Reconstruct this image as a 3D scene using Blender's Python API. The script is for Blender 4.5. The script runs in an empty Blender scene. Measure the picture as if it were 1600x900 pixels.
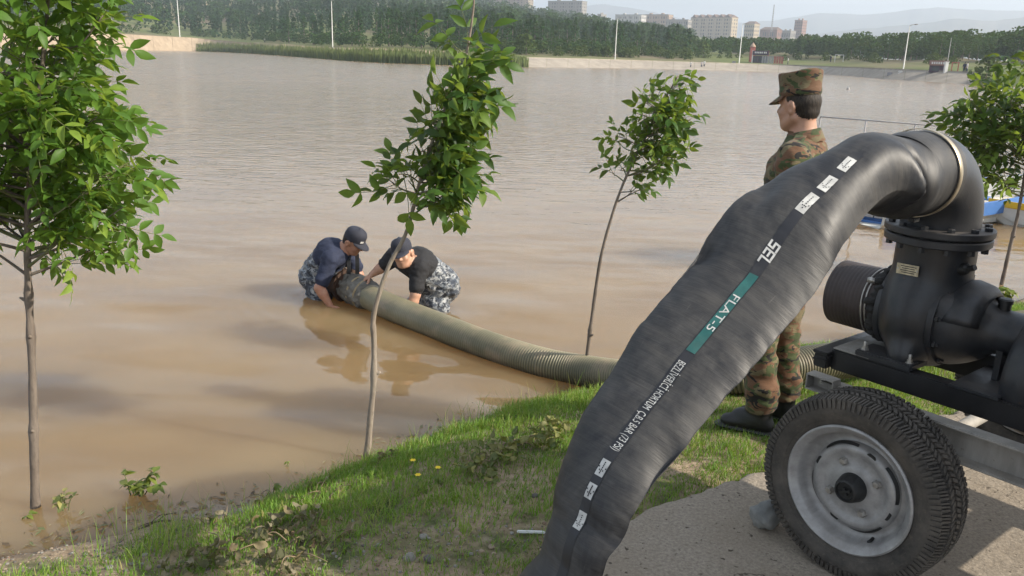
import bpy, bmesh, math, random
import numpy as np
from mathutils import Vector, Matrix

# ------------------------------------------------------------------ scene, camera, light
scene = bpy.context.scene
COL = scene.collection
PITCH, ROLL, CAM_Z, FPX = math.radians(15.7), math.radians(1.7), 2.2, 1295.0
_fwd = np.array([0, math.cos(PITCH), -math.sin(PITCH)])
_up0 = np.array([0, math.sin(PITCH), math.cos(PITCH)])
_rt = np.array([math.cos(ROLL), 0, 0]) + math.sin(ROLL) * _up0
_up = np.array([-math.sin(ROLL), 0, 0]) + math.cos(ROLL) * _up0
CAM = np.array([0, 0, CAM_Z])
cam_data = bpy.data.cameras.new('camera')
cam_data.sensor_width = 36.0
cam_data.lens = 36.0 * FPX / 1600.0
cam_data.clip_start = 0.05
cam_data.clip_end = 30000
cam = bpy.data.objects.new('camera', cam_data)
COL.objects.link(cam)
m = Matrix.Identity(4)
for i in range(3):
    m[i][0], m[i][1], m[i][2], m[i][3] = _rt[i], _up[i], -_fwd[i], CAM[i]
cam.matrix_world = m
scene.camera = cam

SUN_AZ, SUN_EL = math.radians(106), math.radians(32)      # azimuth from +Y towards +X
world = bpy.data.worlds.new('World')
scene.world = world
world.use_nodes = True
wn = world.node_tree
wn.nodes.clear()
w_out = wn.nodes.new('ShaderNodeOutputWorld')
w_bg = wn.nodes.new('ShaderNodeBackground')
w_sky = wn.nodes.new('ShaderNodeTexSky')
w_sky.sky_type = 'NISHITA'
w_sky.sun_disc = False
w_sky.sun_elevation = SUN_EL
w_sky.sun_rotation = SUN_AZ
w_sky.air_density = 1.0
w_sky.dust_density = 3.0
w_sky.altitude = 300
w_tc = wn.nodes.new('ShaderNodeTexCoord')
w_map = wn.nodes.new('ShaderNodeMapping')
w_map.inputs['Scale'].default_value = (1.0, 1.0, 3.5)
w_noise = wn.nodes.new('ShaderNodeTexNoise')
w_noise.inputs['Scale'].default_value = 2.2
w_noise.inputs['Detail'].default_value = 6
w_noise.inputs['Roughness'].default_value = 0.55
w_ramp = wn.nodes.new('ShaderNodeMapRange')
w_ramp.inputs['From Min'].default_value = 0.32
w_ramp.inputs['From Max'].default_value = 0.72
w_ramp.inputs['To Min'].default_value = 0.25
w_ramp.inputs['To Max'].default_value = 0.9
w_mix = wn.nodes.new('ShaderNodeMix')
w_mix.data_type = 'RGBA'
w_mix.inputs['B'].default_value = (6.1, 6.55, 7.1, 1)      # thin high cloud veil
wn.links.new(w_tc.outputs['Generated'], w_map.inputs['Vector'])
wn.links.new(w_map.outputs['Vector'], w_noise.inputs['Vector'])
wn.links.new(w_noise.outputs['Fac'], w_ramp.inputs['Value'])
wn.links.new(w_ramp.outputs['Result'], w_mix.inputs['Factor'])
wn.links.new(w_sky.outputs['Color'], w_mix.inputs['A'])
wn.links.new(w_mix.outputs['Result'], w_bg.inputs['Color'])
wn.links.new(w_bg.outputs['Background'], w_out.inputs['Surface'])
w_bg.inputs['Strength'].default_value = 0.11

sun_data = bpy.data.lights.new('sun', 'SUN')
sun_data.energy = 5.0
sun_data.angle = math.radians(0.6)
sun_data.color = (1.0, 0.91, 0.77)
sun = bpy.data.objects.new('sun', sun_data)
COL.objects.link(sun)
SUN_DIR = Vector((math.sin(SUN_AZ) * math.cos(SUN_EL), math.cos(SUN_AZ) * math.cos(SUN_EL), math.sin(SUN_EL)))
sun.rotation_euler = SUN_DIR.to_track_quat('Z', 'Y').to_euler()
sun.location = (20, 10, 30)

scene.view_settings.view_transform = 'Standard'
scene.view_settings.look = 'None'
scene.view_settings.gamma = 1.0
scene.view_settings.exposure = 0.8
scene.view_settings.use_curve_mapping = False
scene.render.engine = 'CYCLES'
scene.cycles.max_bounces = 4
scene.cycles.transparent_max_bounces = 4
scene.cycles.volume_bounces = 0
scene.cycles.use_denoising = True

# ------------------------------------------------------------------ helpers
rng = np.random.default_rng(7)
random.seed(7)


def ray(px, py):
    return _fwd + (px - 800) / FPX * _rt - (py - 450) / FPX * _up


def on_z(px, py, z=0.0):
    d = ray(px, py)
    return CAM + d * ((z - CAM_Z) / d[2])


def at_y(px, py, Y):
    d = ray(px, py)
    return CAM + d * (Y / d[1])


def link(o, parent=None):
    COL.objects.link(o)
    if parent is not None:
        o.parent = parent
    return o


def tag(o, label=None, cat=None, group=None, kind=None):
    if label: o['label'] = label
    if cat: o['category'] = cat
    if group: o['group'] = group
    if kind: o['kind'] = kind
    return o


def empty(name, loc=(0, 0, 0), rot=(0, 0, 0), label=None, cat=None, group=None, parent=None):
    o = bpy.data.objects.new(name, None)
    o.empty_display_size = 0.1
    o.location = loc
    o.rotation_euler = rot
    link(o, parent)
    return tag(o, label, cat, group)


def mesh_data(name, V, F, smooth=False, mats=None, mat_idx=None):
    me = bpy.data.meshes.new(name)
    V = np.asarray(V, dtype=np.float32)
    if isinstance(F, np.ndarray):
        n, k = F.shape
        me.vertices.add(len(V))
        me.vertices.foreach_set('co', V.ravel())
        me.loops.add(n * k)
        me.loops.foreach_set('vertex_index', F.astype(np.int32).ravel())
        me.polygons.add(n)
        me.polygons.foreach_set('loop_start', np.arange(0, n * k, k, dtype=np.int32))
        me.update(calc_edges=True)
    else:
        me.from_pydata([tuple(map(float, v)) for v in V], [], F)
        me.update()
    if smooth:
        me.polygons.foreach_set('use_smooth', np.ones(len(me.polygons), dtype=bool))
    for mt in (mats or []):
        me.materials.append(mt)
    if mat_idx is not None:
        me.polygons.foreach_set('material_index', np.asarray(mat_idx, dtype=np.int32))
    me.validate()
    return me


def obj(name, me, parent=None, loc=(0, 0, 0), rot=(0, 0, 0), scale=None):
    o = bpy.data.objects.new(name, me)
    o.location = loc
    o.rotation_euler = rot
    if scale is not None:
        o.scale = scale if hasattr(scale, '__len__') else (scale,) * 3
    return link(o, parent)


class MB:
    """collects shapes into one mesh"""
    def __init__(self):
        self.v, self.f, self.mi, self.n = [], [], [], 0

    def add(self, V, F, mi=0):
        V = np.asarray(V, float)
        self.v.append(V)
        for f in F:
            self.f.append(tuple(int(i) + self.n for i in f))
            self.mi.append(mi)
        self.n += len(V)
        return self

    def box(self, c, s, R=None, mi=0, bevel=0.0):
        hx, hy, hz = s[0] / 2, s[1] / 2, s[2] / 2
        if bevel <= 0:
            V = np.array([[x, y, z] for x in (-hx, hx) for y in (-hy, hy) for z in (-hz, hz)])
            F = [(0, 1, 3, 2), (4, 6, 7, 5), (0, 4, 5, 1), (2, 3, 7, 6), (0, 2, 6, 4), (1, 5, 7, 3)]
        else:
            bm = bmesh.new()
            bmesh.ops.create_cube(bm, size=1.0)
            for v in bm.verts:
                v.co = Vector((v.co.x * s[0], v.co.y * s[1], v.co.z * s[2]))
            bmesh.ops.bevel(bm, geom=list(bm.edges), offset=bevel, segments=2, affect='EDGES')
            bm.verts.index_update()
            V = np.array([v.co[:] for v in bm.verts])
            F = [tuple(v.index for v in f.verts) for f in bm.faces]
            bm.free()
        if R is not None:
            V = V @ np.asarray(R).T
        return self.add(V + np.asarray(c), F, mi)

    def tube(self, pts, rad, n=12, mi=0, caps=True, closed=False):
        P = np.asarray(pts, float)
        k = len(P)
        rad = np.broadcast_to(np.asarray(rad, float), (k,))
        T = np.zeros_like(P)
        if closed:
            T = np.roll(P, -1, 0) - np.roll(P, 1, 0)
        else:
            T[1:-1] = P[2:] - P[:-2]
            T[0], T[-1] = P[1] - P[0], P[-1] - P[-2]
        T /= np.linalg.norm(T, axis=1)[:, None] + 1e-12
        ref = np.array([0, 0, 1.0]) if abs(T[0][2]) < 0.9 else np.array([1.0, 0, 0])
        u = np.cross(T[0], ref); u /= np.linalg.norm(u)
        V = []
        for i in range(k):
            u = u - T[i] * (u @ T[i]); u /= np.linalg.norm(u) + 1e-12
            w = np.cross(T[i], u)
            a = np.arange(n) * 2 * math.pi / n
            V.append(P[i] + rad[i] * (np.cos(a)[:, None] * u + np.sin(a)[:, None] * w))
        V = np.concatenate(V)
        F = []
        for i in range(k if closed else k - 1):
            i2 = (i + 1) % k
            for j in range(n):
                j2 = (j + 1) % n
                F.append((i * n + j, i * n + j2, i2 * n + j2, i2 * n + j))
        if caps and not closed:
            F.append(tuple(range(n - 1, -1, -1)))
            F.append(tuple((k - 1) * n + j for j in range(n)))
        return self.add(V, F, mi)

    def lathe(self, prof, n=32, c=(0, 0, 0), R=None, mi=0, closed=False):
        """prof: (radius, height) pairs turned about z"""
        k = len(prof)
        a = np.arange(n) * 2 * math.pi / n
        V = np.concatenate([np.stack([r * np.cos(a), r * np.sin(a), np.full(n, h)], 1) for r, h in prof])
        F = []
        for i in range(k if closed else k - 1):
            i2 = (i + 1) % k
            for j in range(n):
                j2 = (j + 1) % n
                F.append((i * n + j, i * n + j2, i2 * n + j2, i2 * n + j))
        if not closed:
            if prof[0][0] > 1e-6: F.append(tuple(range(n - 1, -1, -1)))
            if prof[-1][0] > 1e-6: F.append(tuple((k - 1) * n + j for j in range(n)))
        if R is not None:
            V = V @ np.asarray(R).T
        return self.add(V + np.asarray(c), F, mi)

    def me(self, name, mats, smooth=False, angle=None):
        V = np.concatenate(self.v)
        me = mesh_data(name, V, self.f, smooth=smooth or angle is not None, mats=mats if isinstance(mats, (list, tuple)) else [mats], mat_idx=self.mi)
        if angle is not None:
            sharp_by_angle(me, math.radians(angle))
        return me

    def build(self, name, mats, parent=None, smooth=False, angle=None, **kw):
        return obj(name, self.me(name, mats, smooth, angle), parent, **kw)


def sharp_by_angle(me, ang):
    bm = bmesh.new()
    bm.from_mesh(me)
    bmesh.ops.remove_doubles(bm, verts=bm.verts, dist=1e-6)
    bmesh.ops.recalc_face_normals(bm, faces=bm.faces)
    for e in bm.edges:
        if len(e.link_faces) == 2 and e.calc_face_angle(0) > ang:
            e.smooth = False
    bm.to_mesh(me)
    bm.free()


def rot_to(z, x=None):
    """matrix whose columns are a frame with third column along z"""
    z = np.asarray(z, float); z = z / np.linalg.norm(z)
    ref = np.asarray(x, float) if x is not None else (np.array([0, 0, 1.0]) if abs(z[2]) < 0.9 else np.array([1.0, 0, 0]))
    xx = ref - z * (ref @ z); xx /= np.linalg.norm(xx)
    return np.stack([xx, np.cross(z, xx), z], 1)


def spline(pts, n):
    """Catmull-Rom through points, n samples"""
    P = np.asarray(pts, float)
    P = np.vstack([2 * P[0] - P[1], P, 2 * P[-1] - P[-2]])
    k = len(P) - 3
    t = np.linspace(0, k - 1e-9, n)
    i = t.astype(int)
    f = (t - i)[:, None]
    a, b, c, d = P[i], P[i + 1], P[i + 2], P[i + 3]
    return 0.5 * ((2 * b) + (-a + c) * f + (2 * a - 5 * b + 4 * c - d) * f ** 2 + (-a + 3 * b - 3 * c + d) * f ** 3)


def _h(i, j, k, seed):
    n = (i * 374761393 + j * 668265263 + k * 2147483647 + seed * 1274126177) & 0xffffffff
    n = ((n ^ (n >> 13)) * 1274126177) & 0xffffffff
    return ((n ^ (n >> 16)) & 0xffff) / 65535.0


def vnoise(x, y, z=None, seed=0):
    x = np.asarray(x, float); y = np.asarray(y, float)
    z = np.zeros_like(x) if z is None else np.asarray(z, float)
    xi, yi, zi = np.floor(x).astype(np.int64), np.floor(y).astype(np.int64), np.floor(z).astype(np.int64)
    fx, fy, fz = x - xi, y - yi, z - zi
    fx, fy, fz = [q * q * (3 - 2 * q) for q in (fx, fy, fz)]
    r = 0
    for dx in (0, 1):
        for dy in (0, 1):
            for dz in (0, 1):
                wgt = (fx if dx else 1 - fx) * (fy if dy else 1 - fy) * (fz if dz else 1 - fz)
                r = r + wgt * _h(xi + dx, yi + dy, zi + dz, seed)
    return r * 2 - 1


def fbm(x, y, z=None, seed=0, oct=4):
    s, a, t = 0, 1.0, 0
    f = 1.0
    for o in range(oct):
        s = s + a * vnoise(x * f, y * f, None if z is None else z * f, seed + o)
        t += a; a *= 0.5; f *= 2.03
    return s / t


# --- surface of a distance field (naive surface nets)
def surface_nets(D, org, h):
    S = D < 0
    nx, ny, nz = D.shape
    c = S[:-1, :-1, :-1].astype(np.int8)
    tot = np.zeros_like(c)
    for dx in (0, 1):
        for dy in (0, 1):
            for dz in (0, 1):
                tot += S[dx:nx - 1 + dx, dy:ny - 1 + dy, dz:nz - 1 + dz]
    act = (tot > 0) & (tot < 8)
    ids = np.full(act.shape, -1, np.int64)
    I, J, K = np.nonzero(act)
    ids[I, J, K] = np.arange(len(I))
    acc = np.zeros((len(I), 3)); cnt = np.zeros(len(I))
    cor = [(a, b, c_) for a in (0, 1) for b in (0, 1) for c_ in (0, 1)]
    for p in cor:
        for ax in range(3):
            if p[ax] == 0:
                q = list(p); q[ax] = 1
                d0 = D[I + p[0], J + p[1], K + p[2]]
                d1 = D[I + q[0], J + q[1], K + q[2]]
                x = (d0 < 0) != (d1 < 0)
                t = np.where(x, d0 / np.where(x, d0 - d1, 1), 0)
                pos = np.tile(np.array(p, float), (len(I), 1))
                pos[:, ax] = t
                acc += pos * x[:, None]; cnt += x
    V = (np.stack([I, J, K], 1) + acc / cnt[:, None]) * h + np.asarray(org)
    F = []
    for ax in range(3):
        b, c2 = [a for a in range(3) if a != ax]
        sl0 = [slice(None)] * 3; sl1 = [slice(None)] * 3
        sl0[ax] = slice(0, -1); sl1[ax] = slice(1, None)
        cr = S[tuple(sl0)] != S[tuple(sl1)]
        idx = np.stack(np.nonzero(cr), 1)
        ok = np.ones(len(idx), bool)
        for a in (b, c2):
            ok &= (idx[:, a] > 0) & (idx[:, a] < D.shape[a] - 1)
        idx = idx[ok]
        q = []
        for db, dc in ((-1, -1), (0, -1), (0, 0), (-1, 0)):
            e = idx.copy(); e[:, b] += db; e[:, c2] += dc
            q.append(ids[e[:, 0], e[:, 1], e[:, 2]])
        Q = np.stack(q, 1)
        inside = S[idx[:, 0], idx[:, 1], idx[:, 2]]
        flip = inside if ax != 1 else ~inside
        Q[~flip] = Q[~flip][:, ::-1]
        F.append(Q)
    return V, np.concatenate(F)


class Field:
    """smooth union of rounded shapes, each with a tag; becomes one continuous mesh"""
    def __init__(self):
        self.p = []

    def limb(self, a, b, ra, rb, tag=0, k=0.02, flat=1.0, side=None, wrinkle=0.0):
        """tapered capsule a-b; flat scales the thickness across 'side'"""
        self.p.append(('l', np.asarray(a, float), np.asarray(b, float), float(ra), float(rb), tag, k, flat, side, wrinkle))
        return self

    def ball(self, c, r, tag=0, k=0.02, R=None, wrinkle=0.0):
        r = np.broadcast_to(np.asarray(r, float), (3,))
        self.p.append(('e', np.asarray(c, float), r, None if R is None else np.asarray(R), None, tag, k, 1, None, wrinkle))
        return self

    def cut(self, c, r, k=0.005, R=None):
        r = np.broadcast_to(np.asarray(r, float), (3,))
        self.p.append(('c', np.asarray(c, float), r, None if R is None else np.asarray(R), None, None, k, 1, None, 0))
        return self

    @staticmethod
    def dist(p, P):
        if p[0] in 'ec':
            q = P - p[1]
            if p[3] is not None:
                q = q @ p[3]
            k0 = np.linalg.norm(q / p[2], axis=-1)
            k1 = np.linalg.norm(q / p[2] ** 2, axis=-1) + 1e-9
            return k0 * (k0 - 1) / k1
        a, b, ra, rb = p[1], p[2], p[3], p[4]
        d = b - a
        L2 = d @ d + 1e-12
        q = P - a
        t = np.clip(q @ d / L2, 0, 1)
        q = q - t[..., None] * d
        if p[7] != 1.0:
            s = np.asarray(p[8], float)
            s = s - d * (s @ d) / L2
            s /= np.linalg.norm(s)
            c = q @ s
            q = q + s * (c * (1 / p[7] - 1))[..., None]
            return (np.linalg.norm(q, axis=-1) - (ra + t * (rb - ra))) * min(1.0, p[7] ** 0.5)
        return np.linalg.norm(q, axis=-1) - (ra + t * (rb - ra))

    def bounds(self, p):
        if p[0] in 'ec':
            r = p[2].max() * np.ones(3)
            return p[1] - r, p[1] + r
        r = max(p[3], p[4]) * max(1, p[7])
        return np.minimum(p[1], p[2]) - r, np.maximum(p[1], p[2]) + r

    def mesh(self, h, wr_seed=0, wr_scale=14.0, clip_z=None):
        lo = np.min([self.bounds(p)[0] for p in self.p if p[0] != 'c'], 0) - 4 * h
        hi = np.max([self.bounds(p)[1] for p in self.p if p[0] != 'c'], 0) + 4 * h
        n = np.ceil((hi - lo) / h).astype(int) + 1
        D = np.full(n, 10 * h, np.float32)
        ax = [lo[i] + np.arange(n[i]) * h for i in range(3)]
        for p in self.p:
            l, u = self.bounds(p)
            mgn = p[6] * 1.2 + 3 * h + p[9]
            i0 = np.maximum(np.floor((l - mgn - lo) / h).astype(int), 0)
            i1 = np.minimum(np.ceil((u + mgn - lo) / h).astype(int) + 1, n)
            sl = tuple(slice(a, b) for a, b in zip(i0, i1))
            G = np.stack(np.meshgrid(*[ax[i][i0[i]:i1[i]] for i in range(3)], indexing='ij'), -1)
            d = self.dist(p, G)
            if p[9] > 0:
                w = wr_scale
                d = d - p[9] * (vnoise(G[..., 0] * w + 0.6 * G[..., 2] * w, G[..., 1] * w, G[..., 2] * w * 1.6, wr_seed) + 0.5 * vnoise(G[..., 0] * w * 2, G[..., 1] * w * 2, G[..., 2] * w * 3.1, wr_seed + 5))
            A = D[sl]
            k = max(p[6], 1e-4)
            if p[0] == 'c':
                e = -d
                hh = np.clip(0.5 - 0.5 * (A - e) / k, 0, 1)
                D[sl] = A * (1 - hh) + e * hh + k * hh * (1 - hh)
            else:
                hh = np.clip(0.5 + 0.5 * (A - d) / k, 0, 1)
                D[sl] = A * (1 - hh) + d * hh - k * hh * (1 - hh)
        V, F = surface_nets(D, lo, h)
        cen = V[F].mean(1)
        best = np.full(len(F), 1e9); tg = np.zeros(len(F), int)
        for p in self.p:
            if p[0] == 'c': continue
            d = self.dist(p, cen)
            up = d < best
            best[up] = d[up]; tg[up] = p[5]
        return V, F, tg


# ------------------------------------------------------------------ materials
def new_mat(name):
    mt = bpy.data.materials.new(name)
    mt.use_nodes = True
    nt = mt.node_tree
    b = nt.nodes['Principled BSDF']
    return mt, nt, b


def node(nt, t, inp=None, **attr):
    nd = nt.nodes.new(t)
    for k_, v in attr.items():
        setattr(nd, k_, v)
    for k_, v in (inp or {}).items():
        if hasattr(v, 'is_linked') or isinstance(v, bpy.types.NodeSocket):
            nt.links.new(v, nd.inputs[k_])
        else:
            nd.inputs[k_].default_value = v
    return nd


def c4(c):
    return (c[0], c[1], c[2], 1.0)


def coords(nt, kind='Object', scale=(1, 1, 1)):
    tc = node(nt, 'ShaderNodeTexCoord')
    mp = node(nt, 'ShaderNodeMapping', {'Vector': tc.outputs[kind], 'Scale': scale})
    return mp.outputs['Vector']


def noise(nt, vec, scale, detail=4, rough=0.55, dist=0.0):
    return node(nt, 'ShaderNodeTexNoise', {'Vector': vec, 'Scale': scale, 'Detail': detail, 'Roughness': rough, 'Distortion': dist}).outputs['Fac']


def remap(nt, val, a, b, c=0.0, d=1.0):
    return node(nt, 'ShaderNodeMapRange', {'Value': val, 'From Min': a, 'From Max': b, 'To Min': c, 'To Max': d}).outputs['Result']


def mixc(nt, fac, A, B, mode='MIX'):
    nd = nt.nodes.new('ShaderNodeMix')
    nd.data_type = 'RGBA'
    nd.blend_type = mode
    for key, v in (('Factor', fac), ('A', A), ('B', B)):
        if isinstance(v, bpy.types.NodeSocket):
            nt.links.new(v, nd.inputs[key])
        else:
            nd.inputs[key].default_value = v if key == 'Factor' else c4(v)
    return nd.outputs['Result']


def bump(nt, b, h, strength=0.3, dist=0.01, prev=None):
    bp = node(nt, 'ShaderNodeBump', {'Height': h, 'Strength': strength, 'Distance': dist})
    if prev is not None:
        nt.links.new(prev, bp.inputs['Normal'])
    if b is not None:
        nt.links.new(bp.outputs['Normal'], b.inputs['Normal'])
    return bp.outputs['Normal']


def simple_mat(name, col, rough=0.6, metal=0.0, var=0.15, scale=8.0, bmp=0.0, dirt=None, dirt_amt=0.3, spec=0.5, bscale=None, coat=0.0):
    """colour with uneven tone, optional dirt and fine relief"""
    mt, nt, b = new_mat(name)
    v = coords(nt)
    n1 = noise(nt, v, scale, 5, 0.6)
    dk = tuple(x * (1 - var) for x in col); lt = tuple(min(1, x * (1 + var)) for x in col)
    cc = mixc(nt, remap(nt, n1, 0.3, 0.7), dk, lt)
    if dirt:
        n2 = noise(nt, v, scale * 0.45, 8, 0.7)
        cc = mixc(nt, remap(nt, n2, 0.45, 0.75, 0, dirt_amt), cc, dirt)
        rr = remap(nt, n2, 0.4, 0.75, rough, min(1, rough + 0.3))
        nt.links.new(rr, b.inputs['Roughness'])
    else:
        b.inputs['Roughness'].default_value = rough
    nt.links.new(cc, b.inputs['Base Color'])
    b.inputs['Metallic'].default_value = metal
    b.inputs['Specular IOR Level'].default_value = spec
    b.inputs['Coat Weight'].default_value = coat
    if bmp > 0:
        bump(nt, b, noise(nt, v, bscale or scale * 6, 6, 0.6), bmp, 0.01)
    return mt


def foliage_mat(name, cols, trans=0.35, rough=0.45, attr=None, spec=0.4):
    """leaf colour varies per object (or per 'rnd' attribute); light passes through"""
    mt, nt, b = new_mat(name)
    if attr:
        fac = node(nt, 'ShaderNodeAttribute', attribute_name=attr).outputs['Fac']
    else:
        fac = node(nt, 'ShaderNodeObjectInfo').outputs['Random']
    ramp = nt.nodes.new('ShaderNodeValToRGB')
    el = ramp.color_ramp.elements
    while len(el) < len(cols): el.new(0.5)
    for i, c in enumerate(cols):
        el[i].position = i / (len(cols) - 1); el[i].color = c4(c)
    nt.links.new(fac, ramp.inputs['Fac'])
    col = ramp.outputs['Color']
    v = coords(nt)
    col = mixc(nt, remap(nt, noise(nt, v, 30, 3), 0.35, 0.65, 0, 0.25), col, (0.02, 0.05, 0.01), 'MULTIPLY') if not attr else col
    nt.links.new(col, b.inputs['Base Color'])
    b.inputs['Roughness'].default_value = rough
    b.inputs['Specular IOR Level'].default_value = spec
    tr = node(nt, 'ShaderNodeBsdfTranslucent')
    bright = mixc(nt, 0.5, col, (0.35, 0.42, 0.04))
    nt.links.new(bright, tr.inputs['Color'])
    mx = node(nt, 'ShaderNodeMixShader', {'Fac': trans})
    nt.links.new(b.outputs['BSDF'], mx.inputs[1])
    nt.links.new(tr.outputs['BSDF'], mx.inputs[2])
    nt.links.new(mx.outputs['Shader'], nt.nodes['Material Output'].inputs['Surface'])
    return mt
# ------------------------------------------------------------------ near bank
SHX = np.array([-12, -6.0, -3.2, -2.3, -2.15, -1.87, -1.68, -1.24, -1.12, -0.82, -0.36, 0.02, 0.46, 0.92, 1.95, 3.1, 3.95, 5.15, 7, 12, 20])
SHY = np.array([-4, 0.9, 2.55, 3.06, 3.2, 3.36, 3.52, 3.66, 3.8, 4.16, 4.62, 4.93, 5.22, 5.44, 6.15, 6.62, 7.15, 8.0, 9.2, 12.5, 18])
EDX = np.array([-3.0, -1.2, 0.0, 0.40, 0.562, 0.876, 1.185, 2.43, 3.16, 6.0, 14.0])       # edge of the concrete apron
EDY = np.array([1.0, 1.9, 2.58, 2.94, 3.07, 3.28, 3.47, 4.22, 4.75, 6.6, 11.5])
APRON_Z = 0.385


def shore_s(x, y):
    """metres inland of the waterline (roughly)"""
    return (np.interp(x, SHX, SHY) - y) * 0.82


def bank_z(x, y):
    s = shore_s(x, y) + 0.10 * fbm(x * 2.3, y * 2.3, seed=3, oct=3)
    z = np.interp(s, [-6, -1.0, -0.15, 0.0, 0.12, 0.35, 0.8, 1.6, 3.0, 8], [-1.6, -0.34, -0.06, 0.0, 0.07, 0.15, 0.245, 0.315, 0.335, 0.34])
    z = z + 0.022 * fbm(x * 5, y * 5, seed=11, oct=4) + 0.02 * fbm(x * 1.3, y * 1.3, seed=5, oct=2) * np.clip(s, 0, 1)
    near = np.clip((np.interp(x, EDX, EDY) + 0.25 - y) / 0.3, 0, 1)       # passes under the slab
    return z * (1 - near) + near * np.minimum(z, 0.325)


def bank_mat():
    mt, nt, b = new_mat('bank soil')
    v = coords(nt)
    n1 = noise(nt, v, 2.2, 6, 0.62); n2 = noise(nt, v, 26, 6, 0.7); n3 = noise(nt, v, 9, 5, 0.6)
    soil = mixc(nt, remap(nt, n2, 0.3, 0.7), (0.17, 0.12, 0.078), (0.38, 0.29, 0.2))
    green = mixc(nt, remap(nt, n2, 0.3, 0.7), (0.035, 0.05, 0.014), (0.10, 0.115, 0.04))
    cc = mixc(nt, remap(nt, n1, 0.48, 0.66), soil, green)
    cc = mixc(nt, remap(nt, n3, 0.55, 0.75, 0, 0.6), cc, (0.30, 0.25, 0.19))
    # wet dark rim by the water
    sep = node(nt, 'ShaderNodeSeparateXYZ', {'Vector': v})
    wet = remap(nt, sep.outputs['Z'], 0.015, 0.075, 1, 0)
    cc = mixc(nt, wet, cc, (0.055, 0.038, 0.026))
    nt.links.new(cc, b.inputs['Base Color'])
    nt.links.new(remap(nt, wet, 0, 1, 0.95, 0.35), b.inputs['Roughness'])
    b.inputs['Specular IOR Level'].default_value = 0.3
    nn = bump(nt, None, noise(nt, v, 60, 6, 0.7), 0.6, 0.012)
    bump(nt, b, n3, 0.5, 0.03, nn)
    return mt


def grid_mesh(name, xs, ys, zf, mat, smooth=True):
    X, Y = np.meshgrid(xs, ys, indexing='xy')
    V = np.stack([X, Y, zf(X, Y)], -1).reshape(-1, 3)
    nx, ny = len(xs), len(ys)
    i = (np.arange(ny - 1)[:, None] * nx + np.arange(nx - 1)[None]).ravel()
    F = np.stack([i, i + 1, i + nx + 1, i + nx], 1)
    return mesh_data(name, V, F, smooth, [mat])


xs = np.concatenate([np.arange(-12, -4, 0.2), np.arange(-4, 4.5, 0.035), np.arange(4.5, 20, 0.25)])
ys = np.concatenate([np.arange(-8, 1.5, 0.2), np.arange(1.5, 8.5, 0.035), np.arange(8.5, 20, 0.25)])
bank = obj('ground', grid_mesh('ground', xs, ys, bank_z, bank_mat()))
tag(bank, kind='structure')


# concrete apron with a worn, broken edge
def apron_mat():
    mt, nt, b = new_mat('old concrete')
    v = coords(nt)
    n1 = noise(nt, v, 3.2, 8, 0.65); n2 = noise(nt, v, 70, 6, 0.75); n3 = noise(nt, v, 18, 6, 0.6)
    cc = mixc(nt, remap(nt, n2, 0.32, 0.68), (0.165, 0.14, 0.11), (0.36, 0.31, 0.25))
    cc = mixc(nt, remap(nt, n1, 0.4, 0.65, 0, 0.55), cc, (0.215, 0.175, 0.13))
    vo = node(nt, 'ShaderNodeTexVoronoi', {'Vector': v, 'Scale': 75.0})
    cc = mixc(nt, remap(nt, vo.outputs['Distance'], 0.05, 0.22, 0.5, 0), cc, (0.40, 0.36, 0.30))
    pit = remap(nt, noise(nt, v, 38, 3, 0.5), 0.66, 0.72, 0, 1)
    cc = mixc(nt, pit, cc, (0.07, 0.055, 0.042))
    crk = node(nt, 'ShaderNodeTexVoronoi', {'Vector': node(nt, 'ShaderNodeVectorMath', {0: v, 1: node(nt, 'ShaderNodeTexNoise', {'Vector': v, 'Scale': 3.0, 'Detail': 5}).outputs['Color']}, operation='ADD').outputs['Vector'], 'Scale': 0.9}, feature='DISTANCE_TO_EDGE')
    cf = remap(nt, crk.outputs['Distance'], 0.0, 0.006, 1, 0)
    cc = mixc(nt, cf, cc, (0.06, 0.048, 0.036))
    nt.links.new(cc, b.inputs['Base Color'])
    b.inputs['Roughness'].default_value = 0.9
    b.inputs['Specular IOR Level'].default_value = 0.25
    nn = bump(nt, None, n2, 0.55, 0.01)
    nn = bump(nt, None, n3, 0.5, 0.02, nn)
    bump(nt, b, remap(nt, pit, 0, 1, 1, 0), 0.5, 0.01, nn)
    return mt


ex = np.arange(-3, 13.9, 0.018)
ey = np.interp(ex, EDX, EDY)
jit = 0.035 * fbm(ex * 4, ex * 0 + 3.1, seed=21, oct=3) + 0.03 * fbm(ex * 17, ex * 0 + 1.7, seed=22, oct=3)
edge = np.stack([ex + jit * 0.57, ey - jit * 0.82], 1)
rows = [(0.012, -0.12), (0.0, -0.05), (0.004, -0.012), (0.022, -0.001)]
dist_rows = np.concatenate([np.arange(0.06, 0.6, 0.035), np.arange(0.6, 1.6, 0.05), np.arange(1.6, 7, 0.5)])
VV = []
for off, dz in rows:
    VV.append(np.column_stack([edge[:, 0] + 0.57 * off, edge[:, 1] - 0.82 * off, np.full(len(ex), APRON_Z + dz)]))
for d in dist_rows:
    X, Y = edge[:, 0] + 0.57 * d, edge[:, 1] - 0.82 * d
    VV.append(np.column_stack([X, Y, APRON_Z + 0.006 * fbm(X * 6, Y * 6, seed=31, oct=4) + 0.004 * fbm(X * 1.5, Y * 1.5, seed=32, oct=2)]))
nx = len(ex); ny = len(VV)
i = (np.arange(ny - 1)[:, None] * nx + np.arange(nx - 1)[None]).ravel()
apron = obj('pavement', mesh_data('pavement', np.concatenate(VV), np.stack([i, i + nx, i + nx + 1, i + 1], 1), True, [apron_mat()]))
tag(apron, kind='structure')


def apron_d(x, y):
    """metres inside the slab from its edge (negative outside)"""
    return (np.interp(x, EDX, EDY) - y) * 0.82


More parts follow.
